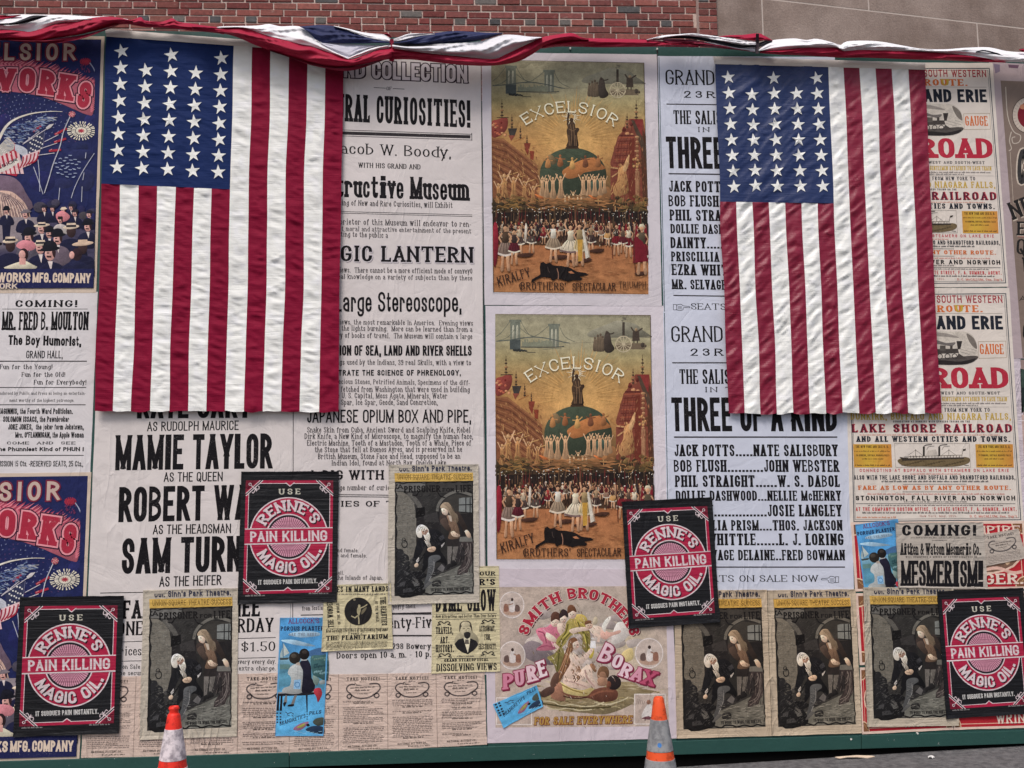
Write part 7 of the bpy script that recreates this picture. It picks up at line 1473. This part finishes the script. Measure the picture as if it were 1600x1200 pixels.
    s.blob([(26, 384), (36, 376), (52, 378), (57, 386), (50, 392), (34, 390)], (206, 132, 140), 4); s.ell(38, 398, 7.2, 9.6, (48, 34, 38)); s.ell(35.5, 398.5, 5.2, 7, SK); s.blob([(8, 420), (18, 414), (30, 410), (40, 408), (52, 414), (60, 420)], (214, 204, 180), 3); s.poly([(31, 404), (41, 404), (41, 414), (31, 414)], SK); man(79, 397, 10.5, 'bowler'); s.ell(121, 398, 8, 10, (50, 36, 42)); s.ell(113, 399, 4, 6, SK); s.blob([(98, 422), (106, 412), (118, 408), (134, 412), (144, 422)], (36, 38, 66), 3)
    s.layer('lettering'); s.poly([(-142, 420.5), (147.5, 420.5), (146.5, 450), (-142, 452)], (34, 37, 78))
    s.text('FIREWORKS', -34, 48, 441.5, 15.5, 'gothb', (220, 200, 180), T=.24, y1=442); s.text('MFG.', 51.5, 80, 442, 15.5, 'gothb', (220, 200, 180), T=.24); s.text('COMPANY', 83, 142, 442, 15.5, 'gothb', (220, 200, 180), y1=443, T=.24); s.text('NEW YORK', -48, 28, 452.2 - .3, 9, 'gothb', (214, 196, 178)); s.text('EXCELSIOR', -132, -40, 441, 15.5, 'gothb', (220, 200, 180), T=.24)
    s.done('upper dark blue fireworks poster, its top edge under the bunting', 'poster', 'dark blue fireworks posters')
    repaste(s, [(-200, 740), (140, 740), (127, 1192), (-200, 1196)], .0036, 'lower dark blue fireworks poster, mostly behind a black oil poster')
fireworks()

# borax poster
def borax():
    s = Sheet('borax_poster', [(757.5, 888), (1049.5, 890), (1058, 1153.5), (761.5, 1161)], (206, 194, 200), .0036)
    s.mapf = zoom(760, 900, 5.333); s.model = .22; r_ = random.Random(21)
    s.layer('illustration')
    def bg(u, v):
        x, y = 70 + u * 1430, 85 + v * 1180; g = math.exp(-(((x - 780) / 430) ** 2 + ((y - 480) / 330) ** 2)); c = np.array((190, 172, 158)) * (1 - g) + np.array((176, 164, 150)) * g
        d = math.exp(-(((x - 400) / 170) ** 2 + ((y - 620) / 130) ** 2)); c = c * (1 - .6 * d) + np.array((112, 100, 104)) * .6 * d
        d = math.exp(-(((x - 1180) / 160) ** 2 + ((y - 600) / 160) ** 2)); c = c * (1 - .55 * d) + np.array((206, 190, 150)) * .55 * d
        return tuple(np.clip(c * (1 + .05 * math.sin(x * .03) * math.sin(y * .024)), 0, 255))
    s.grid([(68, 92), (1492, 82), (1520, 1250), (76, 1262)], 30, 26, bg)
    for k in range(46):
        x, y = r_.gauss(780, 330), r_.gauss(520, 170); g = r_.random(); s.blob([(x + r_.uniform(40, 80) * math.cos(a) * 1.3, y + r_.uniform(24, 50) * math.sin(a)) for a in np.linspace(0, 6.28, 8)[:-1]], tuple(np.array((160, 147, 142)) * (1 - g) + np.array((192, 180, 170)) * g), 3) if 300 < y < 760 and 250 < x < 1250 else None
    s.blob([(300, 600), (360, 540), (450, 560), (520, 620), (600, 680), (560, 740), (420, 720), (330, 680)], (124, 112, 114), 4); s.blob([(1080, 400), (1150, 390), (1190, 470), (1140, 540), (1040, 560)], (208, 200, 192), 4); s.blob([(1130, 640), (1210, 600), (1220, 690), (1130, 720)], (204, 184, 130), 4)
    # sea
    s.blob([(430, 990), (560, 940), (760, 960), (1000, 900), (1130, 880), (1230, 890), (1300, 940), (1400, 960), (1260, 1020), (1190, 1080), (1000, 1150), (820, 1140), (620, 1120), (470, 1070), (400, 1010)], (146, 130, 98), 5)
    s.hatch(lambda r: (r.uniform(400, 1480), r.uniform(880, 1080)), 170, 90, 10, 2, [(170, 154, 118), (122, 106, 74), (186, 172, 142), (150, 134, 104)], 3)
    for k in range(26): x, y = r_.uniform(470, 1180), r_.uniform(960, 1140); s.curve([(x, y), (x + 40, y - 10), (x + 90, y + 6)], 6, ((166, 150, 104), (92, 80, 52), (186, 172, 130))[k % 3], 3)
    # group above: pink, dark and gold robed figures
    PK, SK = (196, 116, 134), (216, 190, 172)
    s.blob([(412, 456), (440, 432), (500, 425), (540, 400), (600, 420), (610, 500), (585, 600), (500, 620), (415, 612), (470, 560), (440, 520)], PK, 5); s.curve([(430, 460), (480, 480), (500, 560)], 10, (150, 74, 96), 4); s.curve([(470, 440), (520, 500), (560, 590)], 9, (222, 160, 172), 4); s.curve([(430, 600), (500, 580), (570, 600)], 9, (150, 74, 96), 4)
    s.blob([(500, 470), (560, 500), (590, 540), (560, 550), (500, 520)], SK, 4); s.ell(570, 385, 34, 40, SK); s.blob([(538, 380), (540, 320), (575, 295), (612, 320), (612, 370), (580, 360), (555, 370)], (86, 58, 48), 4)
    s.blob([(590, 400), (650, 390), (680, 420), (640, 480), (600, 470)], (214, 186, 168), 4); s.ell(640, 360, 28, 34, SK); s.blob([(606, 350), (612, 300), (640, 275), (676, 300), (678, 345), (650, 330), (625, 345)], (52, 40, 40), 4)
    s.blob([(590, 520), (650, 460), (670, 380), (740, 340), (820, 380), (860, 460), (866, 600), (836, 640), (800, 600), (800, 520), (770, 480), (700, 500), (660, 560), (600, 620), (578, 590)], (148, 134, 76), 5); s.blob([(740, 330), (800, 320), (840, 360), (820, 420), (740, 420)], (188, 166, 92), 4)
    for P in ([(680, 400), (660, 470), (600, 560)], [(760, 380), (790, 450), (850, 520)], [(700, 470), (640, 540), (610, 610)], [(780, 440), (830, 500), (845, 610)]): s.curve(P, 11, (96, 90, 38), 4)
    for P in ([(700, 420), (680, 470), (630, 520)], [(740, 360), (800, 400), (850, 470)], [(810, 480), (830, 560)]): s.curve(P, 9, (190, 178, 92), 4)
    s.ell(716, 318, 34, 38, SK); s.blob([(676, 310), (676, 262), (700, 238), (735, 255), (750, 300), (720, 290), (700, 300)], (108, 72, 52), 4); s.line([(560, 560), (600, 600), (590, 630)], 20, SK); s.blob([(690, 450), (770, 425), (850, 430), (860, 450), (780, 462), (720, 480)], SK, 4)
    # cherub
    s.blob([(850, 430), (900, 410), (960, 430), (990, 480), (960, 520), (900, 500)], SK, 4); s.ell(856, 410, 32, 30, (214, 180, 158)); s.blob([(820, 405), (826, 375), (870, 370), (892, 400), (860, 395)], (110, 76, 54), 4); s.blob([(960, 440), (1030, 470), (1110, 450), (1112, 475), (1040, 500), (990, 530), (950, 500)], (212, 168, 152), 4); s.line([(900, 480), (940, 500), (930, 550)], 22, SK)
    s.blob([(880, 400), (900, 340), (925, 350), (920, 400)], (190, 176, 150), 3); s.blob([(960, 430), (985, 370), (1030, 335), (1035, 360), (1000, 420), (990, 470)], (226, 218, 206), 4)
    # glass and jar
    s.poly([(868, 540), (908, 540), (912, 600), (862, 600)], (226, 224, 222)); s.line([(872, 520), (904, 520)], 12, (210, 206, 200)); s.blob([(850, 610), (895, 605), (890, 660), (870, 690), (845, 660)], (196, 176, 80), 3)
    # hanging green cloth, seated woman, long hair
    s.blob([(505, 680), (560, 650), (620, 590), (650, 650), (630, 760), (585, 800), (560, 735)], (126, 116, 70), 5); s.curve([(610, 610), (600, 690), (590, 780)], 11, (84, 80, 36), 4); s.curve([(590, 640), (560, 690), (520, 690)], 9, (164, 156, 84), 4)
    s.blob([(690, 650), (740, 650), (790, 720), (770, 780), (800, 830), (760, 880), (720, 900), (650, 870), (655, 760)], (210, 184, 166), 5); s.blob([(700, 660), (760, 690), (830, 640), (872, 600), (888, 622), (830, 700), (780, 745), (720, 720)], (218, 194, 178), 4)
    s.blob([(640, 850), (720, 850), (810, 760), (850, 735), (880, 770), (890, 860), (960, 905), (980, 925), (910, 940), (850, 890), (830, 850), (790, 870), (860, 900), (850, 940), (720, 930), (650, 905)], (214, 188, 170), 5); s.curve([(820, 780), (840, 850), (900, 920)], 12, (176, 144, 134), 5); s.curve([(650, 870), (740, 890), (840, 930)], 9, (180, 148, 138), 4)
    s.ell(738, 575, 36, 42, SK); s.line([(752, 570), (768, 575)], 6, (120, 76, 62)); s.blob([(675, 580), (690, 530), (730, 510), (760, 535), (720, 560), (720, 620), (690, 660), (700, 720), (670, 780), (640, 830), (600, 900), (545, 910), (560, 850), (610, 780), (640, 680)], (118, 82, 58), 5)
    for P in ([(690, 560), (670, 660), (640, 760), (590, 880)], [(705, 600), (680, 690), (650, 800)], [(680, 620), (640, 720), (580, 850)]): s.curve(P, 8, (172, 130, 96), 5)
    for k in range(12): x, y = 700 + r_.uniform(0, 70), 770 + r_.uniform(-40, 80); s.curve([(x, y), (x + 16, y + 14), (x + 4, y + 34)], 8, ((126, 92, 68), (160, 122, 92), (96, 68, 52))[k % 3], 3)
    s.blob([(610, 880), (700, 930), (800, 950), (870, 930), (900, 960), (830, 1000), (720, 990), (640, 960)], (198, 178, 120), 4); s.curve([(620, 900), (720, 950), (840, 980)], 10, (140, 118, 66), 4)
    # swimmers carrying her
    s.blob([(540, 960), (570, 900), (620, 890), (640, 960), (660, 1030), (600, 1040), (540, 1010)], (156, 112, 90), 5); s.blob([(440, 980), (500, 930), (560, 920), (560, 970), (480, 1010)], (84, 62, 54), 4); s.blob([(530, 900), (560, 820), (600, 800), (600, 880), (560, 930)], (96, 70, 58), 4)
    s.blob([(620, 960), (700, 990), (830, 1000), (890, 950), (980, 925), (1060, 940), (1095, 970), (1075, 1030), (960, 1050), (820, 1010), (700, 1010)], (108, 68, 54), 5); s.curve([(860, 1000), (960, 960), (1060, 960)], 16, (134, 86, 66), 5); s.curve([(640, 1000), (740, 1020), (840, 1010)], 10, (72, 42, 36), 5)
    s.blob([(1000, 900), (1020, 840), (1070, 825), (1115, 860), (1118, 910), (1080, 945), (1030, 940)], (44, 36, 36), 5); s.ell(1018, 905, 20, 30, (112, 70, 54), 10); s.ell(965, 820, 44, 56, (150, 112, 88)); s.blob([(925, 800), (950, 755), (1000, 755), (1022, 800), (1010, 850), (985, 800), (950, 800), (935, 830)], (112, 82, 60), 4); s.blob([(900, 800), (860, 740), (890, 730), (920, 780)], (140, 104, 78), 3); s.blob([(930, 850), (1000, 850), (1000, 910), (930, 910)], (160, 122, 98), 3)
    for P in ([(470, 1040), (560, 1050), (620, 1080), (700, 1070), (800, 1085), (900, 1080), (980, 1050)], [(500, 1100), (600, 1110), (680, 1100), (780, 1120), (880, 1110)], [(900, 1050), (1000, 1070), (1120, 1040), (1180, 1010)]): s.curve(P, 10, (196, 184, 150), 5)
    s.hatch(lambda r: (r.gauss(760, 130), r.gauss(640, 190)), 230, 34, 6, 60, [(120, 104, 60), (206, 186, 160), (96, 70, 54), (222, 206, 190), (170, 130, 110)], 4)
    s.hatch(lambda r: (r.gauss(780, 300), r.gauss(420, 120)), 190, 60, 10, 10, [(186, 174, 162), (150, 138, 134), (204, 192, 182)], 5) if False else None
    s.curve([(460, 1060), (560, 1075), (700, 1095), (860, 1100), (1040, 1090)], 12, (80, 70, 44), 5)
    for x, y, u in ((566, 388, 1), (640, 364, .9), (712, 322, 1), (858, 414, .9), (746, 578, 1)):
        for k in (-1, 1): s.ell(x + k * 12 * u, y - 2, 4.5, 3.5, (84, 58, 48), n=6)
        s.ell(x, y + 20 * u, 6, 3, (164, 84, 78), n=6); s.line([(x - 2, y), (x + 3, y + 10 * u)], 4, (176, 138, 120)); s.ell(x + 14 * u, y + 12 * u, 7, 6, (214, 160, 146), n=7)
    # small framed scenes
    s.model = 0.0
    def vign(x, y, r, f):
        s.ell(x, y, r, r * 1.08, (218, 208, 202), n=36); s.ell(x, y, r * .93, r, (194, 178, 167), n=36)
        s.ell(x, y + r * .55, r * .7, r * .3, (176, 146, 128)); s.blob([(x - r * .1, y - r * .3), (x + r * .15, y - r * .3), (x + r * .25, y + r * .5), (x - r * .2, y + r * .5)], (212, 202, 196), 3); s.ell(x + r * .02, y - r * .42, r * .11, r * .13, (60, 46, 42)); s.blob([(x + f * r * .3, y), (x + f * r * .6, y - r * .05), (x + f * r * .65, y + r * .5), (x + f * r * .3, y + r * .5)], (140, 100, 84), 3); s.line([(x + r * .1, y - r * .1), (x + f * r * .42, y + r * .05)], r * .08, (150, 112, 92)); s.blob([(x - f * r * .6, y + r * .1), (x - f * r * .3, y), (x - f * r * .25, y + r * .5), (x - f * r * .6, y + r * .5)], (104, 84, 78), 3)
    vign(212, 240, 104, -1); vign(215, 660, 110, 1); vign(1355, 642, 118, 1)
    for x0, y0, x1, y1 in ((1230, 980, 1492, 1236), (80, 1010, 380, 1240)):
        s.rect(x0, y0, x1, y1, (222, 212, 204)); s.rect(x0 + 8, y0 + 8, x1 - 8, y1 - 8, (188, 170, 158)); xm = (x0 + x1) / 2 - 10
        s.blob([(xm - 60, y1 - 60), (xm - 20, y0 + 100), (xm + 20, y0 + 90), (xm + 40, y1 - 60)], (214, 206, 200), 3); s.ell(xm, y0 + 70, 18, 20, (150, 110, 92)); s.blob([(xm - 60, y1 - 50), (xm, y1 - 70), (xm + 30, y1 - 40)], (110, 70, 76), 3)
        for k in range(5): s.line([(x0 + 26 + k * 16, y0 + 40 + k * 5), (x0 + 22 + k * 14, y0 + 90)], 5, (140, 124, 116))
        for k in (-30, 20): s.line([(xm + k, y1 - 60), (xm + k, y1 - 30)], 8, (80, 58, 54))
    # lettering
    MR, SH_, CRM_ = (166, 44, 62), (74, 34, 44), (216, 198, 186)
    s.layer('lettering'); kw = dict(shadow=[(11, 9, SH_)], outline=[(.10, CRM_)])
    s.arc('SMITH', 770, 632, 446, -72, -19, 90, 'slab', MR, T=.3, H=.2, g=.22, **kw); s.arc('BROTHERS', 770, 632, 446, -11, 73, 90, 'slab', MR, T=.3, H=.2, g=.22, **kw)
    def let(ch, x, y, w_, cap, rot, col):
        c_, s_ = math.cos(R(rot)), math.sin(R(rot)); st = dict(STY['slab']); st.update(T=.26, H=.16, S=.07, SH=.12, ry=.3)
        fn = lambda V: np.stack([x + (V[:, 0] + .12 * V[:, 1]) * cap * c_ + V[:, 1] * cap * s_, y + V[:, 0] * cap * s_ - V[:, 1] * cap * c_], 1)
        s.put([(ch, 0, w_ / cap)], lambda V: fn(V) + (9, 10), st, (118, 40, 62), .10, 4); s.put([(ch, 0, w_ / cap)], fn, st, (138, 52, 76), .10, 4); s.put([(ch, 0, w_ / cap)], fn, st, col, 0, 4)
    for a in (('P', 140, 945, 88, 130, -8, (206, 130, 152)), ('U', 244, 918, 76, 130, -12, (214, 156, 172)), ('R', 350, 888, 82, 140, -16, (224, 192, 198)), ('E', 448, 848, 66, 140, -20, (230, 212, 214)),
              ('B', 922, 700, 96, 158, 20, (222, 190, 198)), ('O', 1032, 752, 80, 112, 16, (226, 204, 208)), ('R', 1098, 826, 90, 116, 20, (224, 194, 202)), ('A', 1190, 860, 96, 118, 16, (212, 150, 168)), ('X', 1284, 892, 104, 122, 14, (186, 84, 112))): let(*a)
    s.text('FOR SALE EVERYWHERE', 398, 1212, 1240, 66, 'slab', (176, 140, 74), y1=1226, T=.25, slant=.12, shadow=[(5, 5, (110, 44, 44))], g=.2, outline=[(.08, (122, 60, 48))])
    s.mapf = None
    s.done('pale borax poster with a painted mermaid scene, behind the cone with blue sticker', 'poster')
borax()

# brown poster leaving the picture at the right
s = Sheet('brown_poster', [(1545, 97), (1860, 112), (1880, 565), (1582, 560)], (176, 160, 162), .0024)
BRN = (128, 112, 102); s.layer('panel'); s.poly([(1563, 126), (1852, 138), (1870, 560), (1597.5, 559)], BRN); s.poly([(1552, 100), (1562, 101), (1562, 112), (1555, 115)], (130, 116, 134)); s.poly([(1575, 101), (1592, 102), (1590, 107), (1576, 106)], (110, 84, 100))
s.layer('ornament'); s.ell(1607, 180, 26, 29, (60, 46, 44), n=36); s.ell(1607, 180, 25, 28, (196, 182, 168), n=36); s.ell(1608, 180, 18.5, 21, (122, 34, 46), n=32); s.ell(1598, 167, 5, 4, (190, 130, 100)); s.ell(1612, 186, 7, 8, (150, 70, 66))
for k in range(30): a = 2 * math.pi * k / 30; s.line([(1607 + 20 * math.cos(a), 180 + 22 * math.sin(a)), (1607 + 24.5 * math.cos(a), 180 + 27.5 * math.sin(a))], .7, (160, 146, 136))
s.curve([(1571, 136), (1574, 180), (1583, 205), (1594, 212), (1592, 222), (1583, 224), (1581, 216), (1586, 214)], 1.4, (190, 178, 164), 5); s.curve([(1580, 206), (1577, 220), (1580, 232), (1576, 236)], 1.4, (190, 178, 164), 5); s.line([(1578, 238), (1583, 318)], .9, (176, 162, 148))
s.layer('lettering'); C_ = (38, 36, 36)
for t, a, b, y, y1, c in (('COLOSSAL', 1588, 1740, 288, 296, 56),): s.text(t, a, b, y, c, 'fat', (60, 58, 58), y1=y1, outline=[(.08, (200, 186, 170))], T=.22, rot=1)
s.text('NEW', 1583, 1640, 344, 28, 'slab', C_, y1=322, rot=1, shadow=[(1.4, 1.6, (190, 176, 160))]); s.text('ENTIRE', 1589, 1680, 368, 22, 'slab', C_, y1=370, rot=1, shadow=[(1, 1.4, (190, 176, 160))]); s.rule(1590, 1690, 370, 1.4, (150, 90, 80), y1=373)
s.text('QUAINT', 1587.5, 1680, 397, 24, 'clar', C_, y1=402, rot=1, T=.2); s.text('WONDERS', 1596, 1690, 424, 22, 'slab', C_, y1=430, rot=1); s.text('ALL DAY', 1592.5, 1660, 470, 8, 'gothl', C_, y1=474, rot=1); s.text('OPEN', 1597, 1660, 530, 26, 'slab', C_, y1=534, rot=1)
s.done('brown poster with a crimson medallion, cut off by the right edge of the picture', 'poster')
s = Sheet('torn_backing_paper', [(1578, 560), (1594, 560), (1606, 818), (1592, 818)], (200, 188, 194), .0016, wob=1.6, mat=M_FOIL)
s.layer('tear'); s.poly([(1581, 566), (1584, 575), (1590, 583), (1586, 580)], (226, 220, 222)); s.line([(1590, 657), (1600, 657.5)], .8, (226, 220, 222))
s.done('torn strip of lilac paper between the lower railroad broadside and the right edge', 'paper')
s = Sheet('leaf_poster', [(1594.5, 562), (1860, 570), (1872, 822), (1606, 818)], (150, 130, 124), .0013)
s.layer('illustration'); s.poly([(1594, 576), (1604, 578), (1604, 640), (1596, 646)], (58, 74, 66)); s.poly([(1595, 606), (1610, 604), (1612, 640), (1598, 636)], (40, 50, 48)); s.poly([(1603, 770), (1640, 770), (1640, 812), (1605, 812)], (64, 56, 54)); s.poly([(1596, 648), (1700, 650), (1706, 760), (1602, 766)], (186, 160, 150))
s.done('dark green and brown poster at the right edge below the brown one', 'poster')
